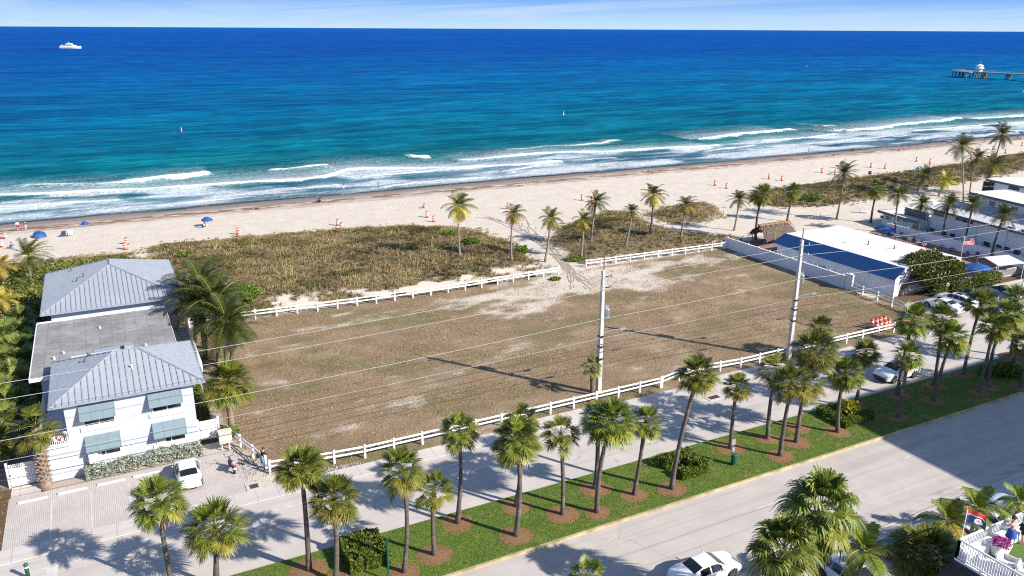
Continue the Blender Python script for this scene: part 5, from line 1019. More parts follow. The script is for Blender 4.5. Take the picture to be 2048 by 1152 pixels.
th=w.obj('thatch_roof','straw',H2)
w=MB()
for i in range(7): 
    x=-3.0+i*1.0; w.tube([(x,-.75,2.98),(x,-.3,3.3),(x,.3,3.3),(x,.75,2.98)],.07,5)
w.box((0,0,3.24),(6.6,.75,.14)); w.obj('ridge_cap','strawcap',th)
strip('hut_terrace',84.9,98.5,84.2,92.6,.14,'redbrick',.2)
def rotz(o,a): o.rotation_euler=(0,0,a); return o
# ---------------------------------------------------------------- patio furniture makers
def lounger_parts(o,fab='bluelounge',up=.75):
    p=MB()
    for x in (-.3,.3): p.tube([(x,-.95,.32),(x,.35,.32),(x,.95,.32+up*.75)],.022,5)
    p.tube([(-.3,-.95,.32),(.3,-.95,.32)],.022,5); p.obj('frame','white',o)
    for x in (-.3,.3):
        for y in (-.7,.45): q=MB(); q.tube([(x,y,0),(x,y,.32)],.022,5); q.obj('leg','white',o)
    p=MB(); p.slab([(-.29,-.93,.345),(.29,-.93,.345),(.29,.35,.345),(-.29,.35,.345)],.02); p.obj('seat',fab,o)
    p=MB(); p.slab([(-.29,.355,.35),(.29,.355,.35),(.29,.93,.36+up*.72),(-.29,.93,.36+up*.72)],.02); p.obj('backrest',fab,o)
def chair_parts(o,fab='bluelounge'):
    p=MB(); p.box((0,0,.43),(.5,.5,.04)); p.obj('seat',fab,o); p=MB(); p.slab([(-.25,.24,.46),(.25,.24,.46),(.25,.38,.98),(-.25,.38,.98)],.03); p.obj('backrest',fab,o)
    for x in (-.24,.24):
        for y in (-.22,.22): q=MB(); q.tube([(x,y*1.15,0),(x,y,.44)],.018,5); q.obj('leg','white',o)
        q=MB(); q.tube([(x*1.1,-.24,.43),(x*1.1,-.22,.66),(x*1.1,.28,.68)],.018,5); q.obj('armrest','white',o)
def table_parts(o,r=.5):
    p=MB(); p.lathe([(r,.70),(r+.01,.72),(r,.74)],n=18); p.obj('tabletop','white',o); p=MB(); p.lathe([(.28,0),(.28,.03),(.04,.06),(.04,.7)],n=10); p.obj('pedestal','white',o)
def umb_parts(o,r=1.5,h=2.3,col='blue',open_=True,tilt=0):
    p=MB(); p.tube([(0,0,0),(0,0,h+.12)],.025,6); p.obj('pole','white',o)
    p=MB(); p.lathe([(.25,0),(.25,.06),(.05,.1)],n=10); p.obj('base','darktrim',o)
    p=MB(); n=8
    if open_:
        vs=[(0,0,h+.06)]
        for k,(q,z) in enumerate(((.35,h-.08),(.7,h-.27),(1.,h-.5),(1.0,h-.62))):
            for i in range(n): a=2*math.pi*i/n; vs.append((r*q*math.cos(a),r*q*math.sin(a),z))
        fs=[(0,1+i,1+(i+1)%n) for i in range(n)]
        for k in range(3): fs+=[(1+k*n+i,1+(k+1)*n+i,1+(k+1)*n+(i+1)%n,1+k*n+(i+1)%n) for i in range(n)]
        p.add(vs,fs); cn=p.obj('canopy',col,o); q=MB()
        for i in range(n): a=2*math.pi*i/n; q.tube([(0,0,h-.02),(r*.97*math.cos(a),r*.97*math.sin(a),h-.53)],.012,4)
        q.obj('ribs','steel',cn)
    else:
        p.lathe([(.05,h+.05),(.12,h-.35),(.17,h-1.0),(.14,h-1.45),(.08,h-1.5)],n=9); p.obj('canopy',col,o)
    p=MB(); p.lathe([(.03,h+.06),(.045,h+.12),(.01,h+.2)],n=6); p.obj('finial','white',o)
def furn(kind,name,loc,rz,label,cat,group=None,**k):
    o=thing(name,loc,label,cat,group,rz); kind(o,**k); return o
# ---------------------------------------------------------------- hotel complex, slightly turned to the street grid
HO=Vector((109.3,60.4,0)); ha=Vector((.181,.983,0)).normalized(); hb=Vector((ha.y,-ha.x,0)); HR=math.atan2(hb.y,hb.x)
def hp(a,b,z=0): return HO+ha*a+hb*b+Vector((0,0,z))
def rel(p): q=p-HO; return q.dot(ha),q.dot(hb)
strip('pool_patio',99.9,118,62.2,88,.1,'redbrick',.15); strip('patio_walk',99.9,101.0,62.2,88,.104,'walk2')
strip('hotel_car_park',85.5,125,53.9,60.2,.016,'road'); mb=MB()
for x in (90.1,93.0,95.9,98.8,101.7,104.6): mb.poly([(x-.05,54.6,.02),(x+.05,54.6,.02),(x+.05,59.6,.02),(x-.05,59.6,.02)])
tag(mb.obj('bay_lines','line'),kind='structure')
mb=MB(); mb.b2((85.6,60.2,-.05),(112,60.42,.16)); tag(mb.obj('car_park_kerb','walk'),kind='structure')
W0,W1=hp(27.4,1.3),hp(.5,5.6); wd_=W1-W0; wl=wd_.length; WA=math.atan2(wd_.y,wd_.x)
o=thing('patio_wall',W0,'long white wall between pool patio and two storey hotel','wall',None,WA)
w=MB(); w.b2((0,-.08,0),(wl,.08,1.6)); w.obj('wall_panel','whitewall',o); w=MB(); w.b2((-.05,-.12,1.602),(wl+.05,.12,1.67)); w.obj('coping','white',o)
for i in range(9): q=MB(); q.lathe([(.06,0),(.1,.06),(.1,.16),(.03,.2)],(1+i*3.1,0,1.672),8); q.obj('cap_light','white',o)
HT=thing('hotel',hp(8,6),'two storey pale blue hotel with grey metal roof and dark framed windows','hotel',None,HR)
ox,oy=6,8
def hbx(mb,b0,b1,a0,a1,z0,z1): mb.b2((b0-ox,a0-oy,z0),(b1-ox,a1-oy,z1)); return mb
w=MB(); hbx(w,6.3,13,-16,23.3,0,4.7); w.obj('wall','shadewall',HT)
w=MB(); w.slab([(5.7-ox,-16.6-oy,4.76),(5.7-ox,23.9-oy,4.76),(10.4-ox,23.9-oy,5.85),(10.4-ox,-16.6-oy,5.85)],.12); ribs(w,(5.7-ox,23.9-oy,4.77),(5.7-ox,-16.6-oy,4.77),(10.4-ox,23.9-oy,5.86),(10.4-ox,-16.6-oy,5.86),.55,.05,.05,1)
rfh=w.obj('metal_roof',['seamlite','seam'],HT); w=MB(); w.b2((5.56-ox,-16.6-oy,4.5),(5.692-ox,23.9-oy,4.81)); w.b2((5.7-ox,23.905-oy,4.5),(13-ox,24.02-oy,4.81)); w.obj('fascia','darktrim',rfh)
def onB(u,v,b):
    d=ray(u,v); o_=Vector((0,0,CH))-HO; k=(b-o_.dot(hb))/d.dot(hb); p=o_+d*k; return p.dot(ha),p.z
def hwin2(u0,v0,u1,v1,b,panes=1,par=None):
    a0,z0=onB(u0,v0,b); a1,z1=onB(u1,v1,b); a0,a1=min(a0,a1),max(a0,a1); z1,z0=max(z0,z1),min(z0,z1)
    par=par or HT; f=MB(); f.b2((b-ox-.06,a0-oy-.09,z0-.09),(b-ox-.002,a1-oy+.09,z1+.09)); q=f.obj('window','white',par)
    for i in range(panes):
        y0_=a0+(a1-a0)*i/panes+.04; y1_=a0+(a1-a0)*(i+1)/panes-.04; hh=z1-z0
        for c0,c1 in ((z0,z0+hh*.48),(z0+hh*.54,z1)): g_=MB(); g_.b2((b-ox-.08,y0_-oy,c0),(b-ox-.062,y1_-oy,c1)); g_.obj('pane','tglass',q)
for q in ((1869,424,1888,431,2),(1911,437,1947,445,3),(2017,457,2030,462,1),(2044,463,2056,468,1)): hwin2(q[0],q[1]-4,q[2],q[3]+4,6.3,q[4])
for q in ((1860,455,1869,464),(1886,462,1893,471),(1901,466,1911,475),(1929,472,1935,485),(1968,482,1980,494),(1993,488,2004,497),(2009,492,2020,502),(2028,498,2041,511)): hwin2(*q,6.3)
for u in (1848,1952,2014): a_,_=onB(u,470,6.3); p=MB(); p.tube([(6.24-ox,a_-oy,.1),(6.24-ox,a_-oy,4.5)],.05,5); p.obj('downpipe','seamlite',HT)
p=MB(); p.b2((6.2-ox,-16-oy,2.3),(6.298-ox,23.2-oy,2.42)); p.obj('band','whitewall',HT)
# low front wing with roof deck
w=MB(); hbx(w,5.0,13,24.05,32.6,0,2.1); w.obj('wing_wall','shadewall',HT)
w=MB(); hbx(w,4.5,13.5,24.06,33.2,2.102,2.36); dk=w.obj('roof_deck','membrane',HT); w=MB(); hbx(w,4.38,4.497,24.06,33.3,2.0,2.42); hbx(w,4.5,13.5,33.205,33.32,2.0,2.42); w.obj('fascia','darktrim',dk)
for q in ((1762,431,1768,437),(1772,431,1781,441),(1792,436,1801,443),(1806,439,1815,446),(1826,447,1833,457)): hwin2(*q,5.0)
p=MB(); baluster(p,(8.2-ox,33.0-oy),(13.4-ox,33.0-oy),2.36,1.05,.14); p.obj('railing','white',dk); p=MB(); baluster(p,(13.4-ox,25-oy),(13.4-ox,33.0-oy),2.36,1.05,.14); p.obj('railing','white',dk)
p=MB(); p.b2((6.6-ox,24.2-oy,2.36),(6.66-ox,29.5-oy,3.6)); p.obj('end_wall_shade','darktrim',dk)  # dark panel stands in for the shade on the hotel end wall
# rear blocks
for k,(b0,b1,a0,a1,h) in enumerate(((11.2,17.5,-14,20.3,7.4),(26.7,33,-5,31.8,6.8))):
    w=MB(); hbx(w,b0,b1,a0,a1,0,h); w.obj('rear_wall','shadewall',HT); w=MB(); hbx(w,b0-.5,b1+.5,a0-.5,a1+.5,h+.002,h+.25); r2=w.obj('flat_roof','membrane',HT); w=MB(); hbx(w,b0-.62,b0-.503,a0-.6,a1+.6,h-.1,h+.2); hbx(w,b0-.5,b1+.5,a1+.503,a1+.6,h-.1,h+.2); w.obj('fascia','darktrim',r2)
    for q in (((1979,402,1990,413),(1998,407,2005,414),(2022,412,2035,424)) if not k else ((2018,371,2039,382),(1968,362,1976,384),(1979,362,1987,384))): hwin2(*q,b0)
# deck furniture
p=hp(29.5,12,2.37); furn(umb_parts,'patio_umbrella',p,0,'white open umbrella on the hotel roof deck','umbrella',None,r=1.5,h=2.2,col='whitecloth')
for k,(a,b,lb) in enumerate(((28.0,8.6,'white chaise on the hotel roof deck, nearest the street'),(28.0,10.0,'white chaise in the middle of the hotel roof deck'),(27.6,11.2,'white chaise on the hotel roof deck, next to the umbrella'))): furn(lounger_parts,'sun_lounger',hp(a,b,2.37),HR+1.6,lb,'sun lounger','white loungers on the roof deck',fab='whitecloth')
p=hp(26.8,12.4,2.37); furn(umb_parts,'patio_umbrella',p,0,'folded navy umbrella lying open sided on the roof deck','umbrella',None,r=1.1,h=1.3,col='navy')
# patio furniture
def gpx(u,v,z=.105): return at(u,v,z)
p=gpx(1766,478); furn(umb_parts,'patio_umbrella',p,0,'open blue umbrella over a table at the seaward patio end','umbrella','blue patio umbrellas',r=1.6,h=2.2)
furn(table_parts,'patio_table',p+Vector((.1,-.1,0)),0,'white round table under the open blue umbrella','table')
for k,(dx,dy,a,lb) in enumerate(((-1,.2,1.4,'patio chair left of the table under the open blue umbrella'),(1,.1,-1.5,'patio chair right of the table under the open blue umbrella'),(.1,-1,3.1,'patio chair on the street side of the umbrella table'))): furn(chair_parts,'patio_chair',p+Vector((dx,dy,0)),a,lb,'chair','chairs on the pool patio')
p=gpx(1792,479); furn(umb_parts,'patio_umbrella',p+Vector((.6,.9,0)),0,'folded blue umbrella behind the white patio table','umbrella','blue patio umbrellas',open_=False)
furn(table_parts,'patio_table',p,0,'white round table in front of a folded blue umbrella','table')
for dx,dy,a,lb in ((-1.1,.1,1.5,'blue patio chair left of the open white table'),(1.2,.3,-1.5,'blue patio chair right of the open white table')): furn(chair_parts,'patio_chair',p+Vector((dx,dy,0)),a,lb,'chair','chairs on the pool patio')
p=gpx(1818,485); furn(chair_parts,'patio_chair',p,2.2,'lone white patio chair beside the sunbathers','chair','chairs on the pool patio',fab='whitecloth')
for u,v,lb in ((1886,494,'blue sling lounger left one of the pair by the patio wall'),(1905,500,'blue sling lounger right one of the pair by the patio wall')): furn(lounger_parts,'sun_lounger',gpx(u,v),HR+R(115)-R(180),lb,'sun lounger','blue loungers on the patio')
for u,v,lb in ((1836,486,'white lounger under the left sunbather'),(1848,491,'white lounger under the right sunbather')): furn(lounger_parts,'sun_lounger',gpx(u,v),R(-60),lb,'sun lounger','white loungers on the patio',fab='whitecloth',up=.3)
p=gpx(1944,512); furn(umb_parts,'patio_umbrella',p+Vector((.9,.9,0)),0,'folded blue umbrella standing right of the striped flag','umbrella','blue patio umbrellas',open_=False)
furn(table_parts,'patio_table',p,0,'white round table right of the striped flag','table')
for dx,dy,a,lb in ((-1.1,-.2,1.5,'patio chair nearest the flag pole'),(-.5,-.9,2.6,'blue patio chair at the street side of the table by the flag'),(1.3,-.1,-1.5,'white framed patio chair right of the table by the flag')): furn(chair_parts,'patio_chair',p+Vector((dx,dy,0)),a,lb,'chair','chairs on the pool patio')
p=gpx(1950,560); furn(umb_parts,'patio_umbrella',p,.3,'big open blue umbrella right of the sea grape tree','umbrella','blue patio umbrellas',r=1.9,h=2.3)
# striped flag
p=gpx(1921,519); FL=thing('flag',p,'striped red and white flag with blue star field on a white pole','flag'); q=MB(); q.tube([(0,0,0),(.12,.1,3.4)],.035,6); q.lathe([(.05,3.38),(.06,3.44),(.02,3.5)],(.12,.1,0),6); q.obj('pole','white',FL)
def flagmesh(o,name,w_,h_,col,mats,loc,nx=26,ny=13,ax=(1,-.25,0),amp=.09,droop=.12):
    mb=MB(); A3=Vector(ax).normalized(); n3=Vector((-A3.y,A3.x,0)); vs=[]
    for j in range(ny+1):
        for i in range(nx+1):
            s,t_=i/nx,j/ny; p=Vector(loc)+A3*w_*s+n3*amp*math.sin(s*9+t_*1.5)*s**.5+Vector((0,0,-h_*t_-droop*s*s*w_*1.0)); vs.append(tuple(p))
    o0=len(mb.v); mb.v+=vs
    for j in range(ny):
        for i in range(nx): mb.f.append((j*(nx+1)+i,j*(nx+1)+i+1,(j+1)*(nx+1)+i+1,(j+1)*(nx+1)+i)); mb.m.append(col(i/nx,(j+.5)/ny,i,j))
    return mb.obj(name,mats,o,smooth=True)
def usa(s,t_,i,j):
    if s<.4 and t_<.54: return 2 if not (i%2==0 and j%2==0) else 1
    return 0 if j%2==0 else 1
flagmesh(FL,'cloth',1.9,1.1,usa,['red','whitecloth','navy'],(.12,.1,3.3))
# patio roofed kiosk and white rail by the car park
o=thing('canvas_shade',gpx(2000,556)+Vector((0,0,0)),'low white canvas roof at the street end of the patio','canopy',None,HR)
w=MB(); w.slab([(-2.2,-1.3,2.3),(2.4,-1.3,2.3),(2.2,1.3,2.75),(-2.0,1.3,2.75)],.06); w.slab([(-2.0,1.3,2.75),(2.2,1.3,2.75),(2.0,2.6,2.35),(-1.8,2.6,2.35)],.06); w.obj('canvas_roof','whitecloth',o)
for x,y in ((-2.1,-1.2),(2.3,-1.2),(-1.8,2.5),(1.9,2.5)): q=MB(); q.tube([(x,y,0),(x,y,2.32)],.04,6); q.obj('post','white',o)
o=thing('picket_fence',(97.5,61.9,0),'white picket railing along the patio above the car park hedges','fence'); p=MB(); baluster(p,(0,0),(13,.2),.1,1.15,.16); p.obj('railing','white',o)
o=thing('light_pole',at(2041,590),'thin white pole at the right edge of the hotel car park','pole'); p=MB(); p.tube([(0,0,0),(.3,.1,4.6)],.09,8); p.obj('shaft','white',o); p=MB(); p.box((.3,.1,4.65),(.3,.3,.12)); p.obj('lamp_head','steel',o)
# ================================================================= lower right: roof terrace building
T=thing('terrace_building',(34.5,14.5,0),'near building with dark shingled skirt, roof terrace and white balustrade','building')
tx,ty=34.5,14.5; ZT=9.95
m=simple('dark_shingles',(.045,.045,.05),.9,var=.3,scale=4,bmp=.6); m2=simple('terrace_stucco',(.62,.60,.56),.85,var=.08)
TX,TY=31.4,17.7
w=MB(); w.b2((TX-tx,-8-ty,0),(38.6-tx,TY-ty,ZT-.9)); w.obj('wall',m2,T)
w=MB(); w.b2((TX-tx,-8-ty,ZT-.898),(38.6-tx,TY-ty,ZT-.02)); w.obj('terrace_slab','white',T)
w=MB(); w.slab([(TX-tx-.05,TY-ty+.0,ZT-.12),(38.6-tx,TY-ty,ZT-.12),(38.6-tx,TY-ty+.9,ZT-2.4),(TX-tx-.95,TY-ty+.9,ZT-2.4)],.08); w.slab([(TX-tx-.05,-8-ty,ZT-.12),(TX-tx-.05,TY-ty,ZT-.12),(TX-tx-.95,TY-ty+.9,ZT-2.4),(TX-tx-.95,-8-ty,ZT-2.4)],.08); w.obj('shingle_skirt',m,T)
w=MB(); w.b2((TX-tx+1.5,-7.5-ty,ZT-.018),(38.2-tx,TY-.6-ty,ZT+.012)); w.obj('turf','turf',T)
w=MB(); w.b2((TX-tx+.12,TY-.55-ty,ZT-.018),(38.2-tx,TY-.12-ty,ZT+.45)); w.b2((TX-tx+.12,TY-.3-ty,ZT+.452),(38.2-tx,TY-.12-ty,ZT+.53)); w.obj('bench','white',T)
w=MB(); baluster(w,(TX-tx+.05,TY-.05-ty),(38.6-tx,TY-.05-ty),ZT-.02,.95,.11,.03); baluster(w,(TX-tx+.05,-8-ty),(TX-tx+.05,TY-.05-ty),ZT-.02,.95,.11,.03); w.obj('balustrade','white',T)
p=at(1990,1093,ZT+.5); o=thing('flower_planter',(33.25,16.85,ZT+.012),'tapered white planter full of purple flowers on the terrace','planter')
w=MB(); w.add([(-.22,-.22,0),(.22,-.22,0),(.22,.22,0),(-.22,.22,0),(-.36,-.3,.6),(.36,-.3,.6),(.36,.3,.6),(-.36,.3,.6)],[(3,2,1,0),(4,5,6,7),(0,1,5,4),(1,2,6,5),(2,3,7,6),(3,0,4,7)]); w.obj('pot','planter',o)
V1,F1=leaves(ell((0,0,.68),(.42,.36,.2),np.random.RandomState(3),.5,sd=3),900,.075,np.random.RandomState(3)); M['petal']=leafmat('magenta_petals',(.28,.01,.16),(.42,.015,.26),(.5,.04,.36),tr=.3); link('flowers',npmesh('flowers',V1,F1,'petal'),o)
for k,(x,y,a,lb) in enumerate(((32.5,16.1,.2,'white angular terrace chair nearer the planter'),(32.6,15.3,.35,'white angular terrace chair at the bottom picture edge'))):
    o=thing('terrace_chair',(x,y,ZT+.012),lb,'chair','angular white chairs on the terrace',a); w=MB(); w.box((0,0,.2),(.62,.62,.36)); w.obj('seat','planter',o); w=MB(); w.slab([(-.32,.2,.38),(.32,.2,.38),(.32,.36,.78),(-.32,.36,.78)],.09); w.obj('backrest','planter',o)
    for sx in (-1,1): w=MB(); w.box((sx*.34,0,.3),(.06,.62,.56)); w.obj('armrest','planter',o)
FL=thing('flag',(31.5,17.62,ZT+.9),'red and navy flag with white emblem on a leaning pole at the terrace corner','flag'); q=MB(); q.tube([(0,0,-.6),(.38,.22,1.35)],.02,6); q.obj('pole','white',FL)
def pat(s,t_,i,j):
    if t_<.30: return 0
    if t_<.38: return 1
    d=((s-.62)/.26)**2+((t_-.70)/.22)**2
    if d<1: return 1 if d>.45 or (i+j)%4==0 else 0
    return 2
flagmesh(FL,'cloth',.95,.62,pat,['red','whitecloth','navy'],(.36,.21,1.3),nx=28,ny=16,ax=(.9,-.45,0),amp=.10,droop=.45)
# tall building whose shadow lies over the street
TB=thing('apartment_tower',(95,-6,0),'tall apartment tower south of the street casting the broad shadow','building')
hh=26.; xc,yc=54.4+.94*hh*1.0,45.25-1.272*hh
SH=1/math.tan(EL); xc=54.45-math.cos(SA)*SH*hh; yc=45.3-math.sin(SA)*SH*hh
w=MB(); w.b2((xc-95,yc-24+6,0),(xc+75-95,yc+6,hh)); w.obj('wall',m2,TB)
for k in range(8):
    for i in range(20):
        q=MB(); x=xc+1.2+i*3.6-95; z=1+k*3.1; q.b2((x,yc+6.002,z),(x+2.2,yc+6.05,z+1.7)); 
        if (i+k*20)%2==0: q.obj('window','tglass',TB)
# ================================================================= vehicles
def interp(keys,x): 
    xs_=[k[0] for k in keys]; return [np.interp(x,xs_,[k[j] for k in keys]) for j in range(1,len(keys[0]))]
def smooth(a,n=3):
    for _ in range(n): a[1:-1]=(a[:-2]+2*a[1:-1]+a[2:])/4
    return a
STY={ # x(-1..1 rear->front): belt height, roof height, half width body, half width roof ; windows as (x0,x1)
 'sedan':dict(L=4.75,k=[(-1,.66,.70,.74,.55),(-.95,.86,.92,.82,.62),(-.72,.93,1.04,.88,.62),(-.62,.94,1.10,.89,.60),(-.30,.95,1.38,.90,.56),(.0,.95,1.44,.91,.57),(.14,.94,1.40,.91,.58),(.44,.92,1.00,.90,.68),(.5,.90,.95,.90,.70),(.82,.78,.83,.87,.68),(.95,.66,.71,.80,.60),(1,.50,.54,.70,.5)],rw=(-.62,-.28),ws=(.13,.45),sw=[(-.42,-.12),(-.09,.26)],wb=(-.58,.62),wr=.335),
 'suv':dict(L=4.85,k=[(-1,.75,.80,.78,.60),(-.96,1.0,1.08,.86,.66),(-.80,1.08,1.30,.92,.64),(-.55,1.08,1.56,.95,.62),(-.2,1.07,1.63,.96,.62),(.1,1.06,1.60,.96,.63),(.16,1.06,1.55,.96,.63),(.46,1.04,1.13,.96,.74),(.52,1.02,1.08,.96,.76),(.82,.92,.98,.94,.74),(.95,.76,.84,.87,.66),(1,.58,.62,.76,.55)],rw=(-.92,-.62),ws=(.15,.47),sw=[(-.66,-.33),(-.31,-.02),(.0,.28)],wb=(-.58,.61),wr=.375),
 'compact':dict(L=3.95,k=[(-1,.66,.70,.70,.50),(-.94,.88,.94,.80,.58),(-.70,.95,1.20,.85,.58),(-.5,.95,1.36,.86,.56),(-.1,.95,1.45,.87,.56),(.12,.94,1.41,.87,.57),(.44,.92,1.0,.86,.66),(.5,.90,.95,.86,.66),(.82,.76,.82,.82,.62),(.95,.62,.66,.74,.52),(1,.48,.50,.60,.4)],rw=(-.80,-.46),ws=(.12,.45),sw=[(-.46,-.14),(-.11,.27)],wb=(-.60,.63),wr=.32)}
def car(style,label,group,pos,rz,pt,sunroof=False,cat='car'):
    st=STY[style]; Ln=st['L']/2; o=thing('parked_car' if group else 'car',pos,label,cat,group,rz)
    nx=121; X_=np.linspace(-1,1,nx); belt,roof,wb_,wr_=[smooth(np.array(a),2) for a in interp(st['k'],X_)]
    zb=.20+.10*np.abs(X_)**8; S_=[]                                   # section points, half
    ns_side,ns_gl,ns_top=9,6,7
    V=[];rows=[]
    for i in range(nx):
        b,r,w,t_=belt[i],roof[i],wb_[i],wr_[i]; z0=zb[i]; sec=[]
        for j in range(ns_side+1):
            q=j/ns_side; sec.append((w*(.90+.10*math.sin(min(1,q*1.25)*math.pi/2)-.035*max(0,q-.75)/.25),z0+(b-z0)*q))
        gb=sec[-1]; ge=r-.05*(r-b)-.012
        for j in range(1,ns_gl+1): q=j/ns_gl; sec.append((gb[0]+(t_*1.02-gb[0])*q,b+(ge-b)*q**.95))
        for j in range(1,ns_top+1): q=j/ns_top; sec.append((t_*1.02*(1-q),ge+(r-ge)*math.sin(q*math.pi/2)+.0*q))
        S_.append(sec)
    m_=len(S_[0]); full=2*m_-1
    for i in range(nx):
        x=X_[i]*Ln; row=[(x,-a,b) for a,b in S_[i]]+[(x,a,b) for a,b in S_[i][-2::-1]]; V+=row
    V=np.array(V); groups={'body':[],'windshield':[],'rear_window':[],'side_window':[[],[]],'headlight':[[],[]],'taillight':[[],[]],'sunroof':[],'grille':[]}; bm_=[]
    for i in range(nx-1):
        xm=(X_[i]+X_[i+1])/2
        for j in range(full-1):
            jj=j if j<m_-1 else full-2-j; f=(i*full+j,(i+1)*full+j,(i+1)*full+j+1,i*full+j+1); side=0 if j<m_-1 else 1
            c=V[list(f)].mean(0); arch=False
            for wx in st['wb']:
                if (c[0]-wx*Ln)**2+(c[2]-st['wr'])**2<(st['wr']+.075)**2 and jj<ns_side: arch=True
            gh=roof[i]-belt[i]
            if ns_side<=jj<ns_side+ns_gl-1 and jj>=ns_side and gh>.16 and any(a<xm<b for a,b in st['sw']) and not(jj==ns_side and 0): groups['side_window'][side].append(f)
            elif jj>=ns_side+ns_gl and st['ws'][0]+.03<xm<st['ws'][1]-.02: groups['windshield'].append(f)
            elif jj>=ns_side+ns_gl and st['rw'][0]+.03<xm<st['rw'][1]-.03: groups['rear_window'].append(f)
            elif sunroof and jj>=ns_side+ns_gl+2 and -.32<xm<.02: groups['sunroof'].append(f)
            elif xm>.80 and xm<.955 and ns_side-3<=jj<ns_side+2 : groups['headlight'][side].append(f)
            elif xm<-.93 and ns_side-3<=jj<ns_side+1: groups['taillight'][side].append(f)
            else: groups['body'].append(f); bm_.append(1 if arch or jj==0 else 0)
    def mk(nm,fs,mats,mi=None,par=o):
        if not fs: return None
        fs=np.array(fs); u,inv=np.unique(fs,return_inverse=True); return link(nm,npmesh(nm,V[u],inv.reshape(fs.shape),mats,True,mi=mi),par)
    body=mk('body',groups['body'],[pt,'black'],bm_)
    q=MB(); n=nx
    q.poly([(X_[i]*Ln*.98,-wb_[i]*.88,.24) for i in range(0,nx,8)]+[(X_[i]*Ln*.98,wb_[i]*.88,.24) for i in range(nx-1,-1,-8)]); q.obj('underbody','black',o)
    mk('windshield',groups['windshield'],'glass'); mk('rear_window',groups['rear_window'],'glass'); mk('sunroof',groups['sunroof'],'glass')
    sec=[Vector(V[(nx-1)*full+j]) for j in range(full)]; q=MB(); q.poly(sec); q.obj('grille','black',o); q=MB(); q.poly([Vector(V[j]) for j in range(full-1,-1,-1)]); q.obj('rear_panel',pt,o)
    for s in (0,1): mk('side_window',groups['side_window'][s],'glass'); mk('headlight',groups['headlight'][s],'lens'); mk('taillight',groups['taillight'][s],'redlens')
    tyre=MB(); wr=st['wr']; prof=[(wr-.10,-.10),(wr-.03,-.11),(wr,-.07),(wr,.07),(wr-.03,.11),(wr-.10,.10)]; tyre.lathe(prof,n=22); tm=tyre.mesh('wheel',M['rubber'],True)
    rim=MB(); rim.lathe([(wr-.10,.085),(wr-.13,.07),(.05,.085)],n=22)
    for a in range(5):
        q=a*2*math.pi/5; rim.box((math.cos(q)*(wr-.1)*.5,math.sin(q)*(wr-.1)*.5,.10),((wr-.1),.06,.02),rz=q)
    rm=rim.mesh('rim',M['rim'])
    for wx in st['wb']:
        for s in (-1,1):
            i=int((wx+1)/2*(nx-1)); w=link('wheel',tm,o,(wx*Ln,s*(wb_[i]-.085),wr)); w.rotation_euler=(R(-90)*s,0,0); link('rim',rm,w)
    for s in (-1,1):
        q=MB(); i=int((.30+1)/2*(nx-1)); q.tube([(.27*Ln,s*(wb_[i]-.03),belt[i]+.02),(.26*Ln,s*(wb_[i]+.10),belt[i]+.07),(.25*Ln,s*(wb_[i]+.15),belt[i]+.07)],[.02,.055,.05],6); q.obj('mirror',pt,o,smooth=True)
    q=MB(); q.box((-Ln-.0,0,.62 if style!='suv' else .8),(.03,.5,.13)); q.obj('number_plate','white',o)
    q=MB(); 
    for s in (-1,1): q.b2((.5*Ln*0-.25*Ln,s*(wb_[60]+.002)-.01,belt[60]-.13),(-.25*Ln+.18,s*(wb_[60]+.002)+.01,belt[60]-.10))
    q.obj('door_handle',pt,body)
    return o
AX=0.0
car('sedan','white sedan driving along the near street at the bottom edge',None,(29.75,31.35,.006),0,'p_white')
car('suv','white sport utility vehicle driving towards the viewer on the beach road',None,(66.3,46.35,.008),R(180),'p_white')
car('compact','white hatchback parked nose in at the house, beside the silver hedge',None,(2.75,57.75,.014),R(90),'p_white',sunroof=False)
CP='cars parked in the hotel car park'
car('sedan','white sedan parked nearest the corner of the rail fence','x' and CP,(88.55,57.35,.018),R(92),'p_white')
car('suv','white sport utility vehicle with dark sunroof parked under the hedge',CP,(91.5,57.7,.018),R(92),'p_white',sunroof=True)
car('suv','dark blue sport utility vehicle beside a white one with sunroof',CP,(96.6,57.6,.018),R(92),'p_dark'); car('sedan','dark sedan parked farthest right in the hotel car park',CP,(100.0,57.3,.018),R(92),'p_dark')
CQ='cars parked below the terrace building'
for x,y,a,s,p,lb in ((37.05,26.7,-90,'suv','p_silver','light blue grey vehicle with black roof bars under the feathery palm'),(42.0,26.7,90,'compact','p_black','black car almost hidden behind the bushy olive fan palm'),(45.2,26.7,90,'compact','p_silver','silver car left of the feathery palm by the flag'),(47.6,26.7,90,'compact','p_white','white car with dark rear window behind the waving flag'),(50.6,26.4,-90,'sedan','p_white','white car farthest right below the terrace, near the street'),(53.4,26.2,90,'sedan','p_silver','silver car half hidden by the feathery palm at the right edge')):
    car(s,lb,CQ,(x,y,.01),R(a),p)
# scooter
o=thing('scooter',(5.85,57.55,.014),'black motor scooter with pink trimmed top case standing on the pavers','scooter',None,R(98))
q=MB(); q.lathe([(.12,-.045),(.19,-.05),(.215,-.02),(.215,.02),(.19,.05),(.12,.045)],n=16); wm=q.mesh('wheel',M['rubber'],True)
for x in (-.62,.62): w=link('wheel',wm,o,(x,0,.215)); w.rotation_euler=(R(90),0,0); h_=MB(); h_.lathe([(.13,-.03),(.13,.03)],n=10); h_.obj('rim','rim',w)
q=MB(); q.tube([(-.75,0,.55),(-.55,0,.62),(-.1,0,.55),(.05,0,.32),(.35,0,.30),(.48,0,.55),(.42,0,.85)],[.10,.19,.17,.12,.13,.16,.07],8); q.obj('body','black',o,smooth=True)
q=MB(); q.tube([(-.60,0,.78),(-.3,0,.80),(.0,0,.76)],[.13,.16,.11],8); q.obj('seat','rubber',o,smooth=True)
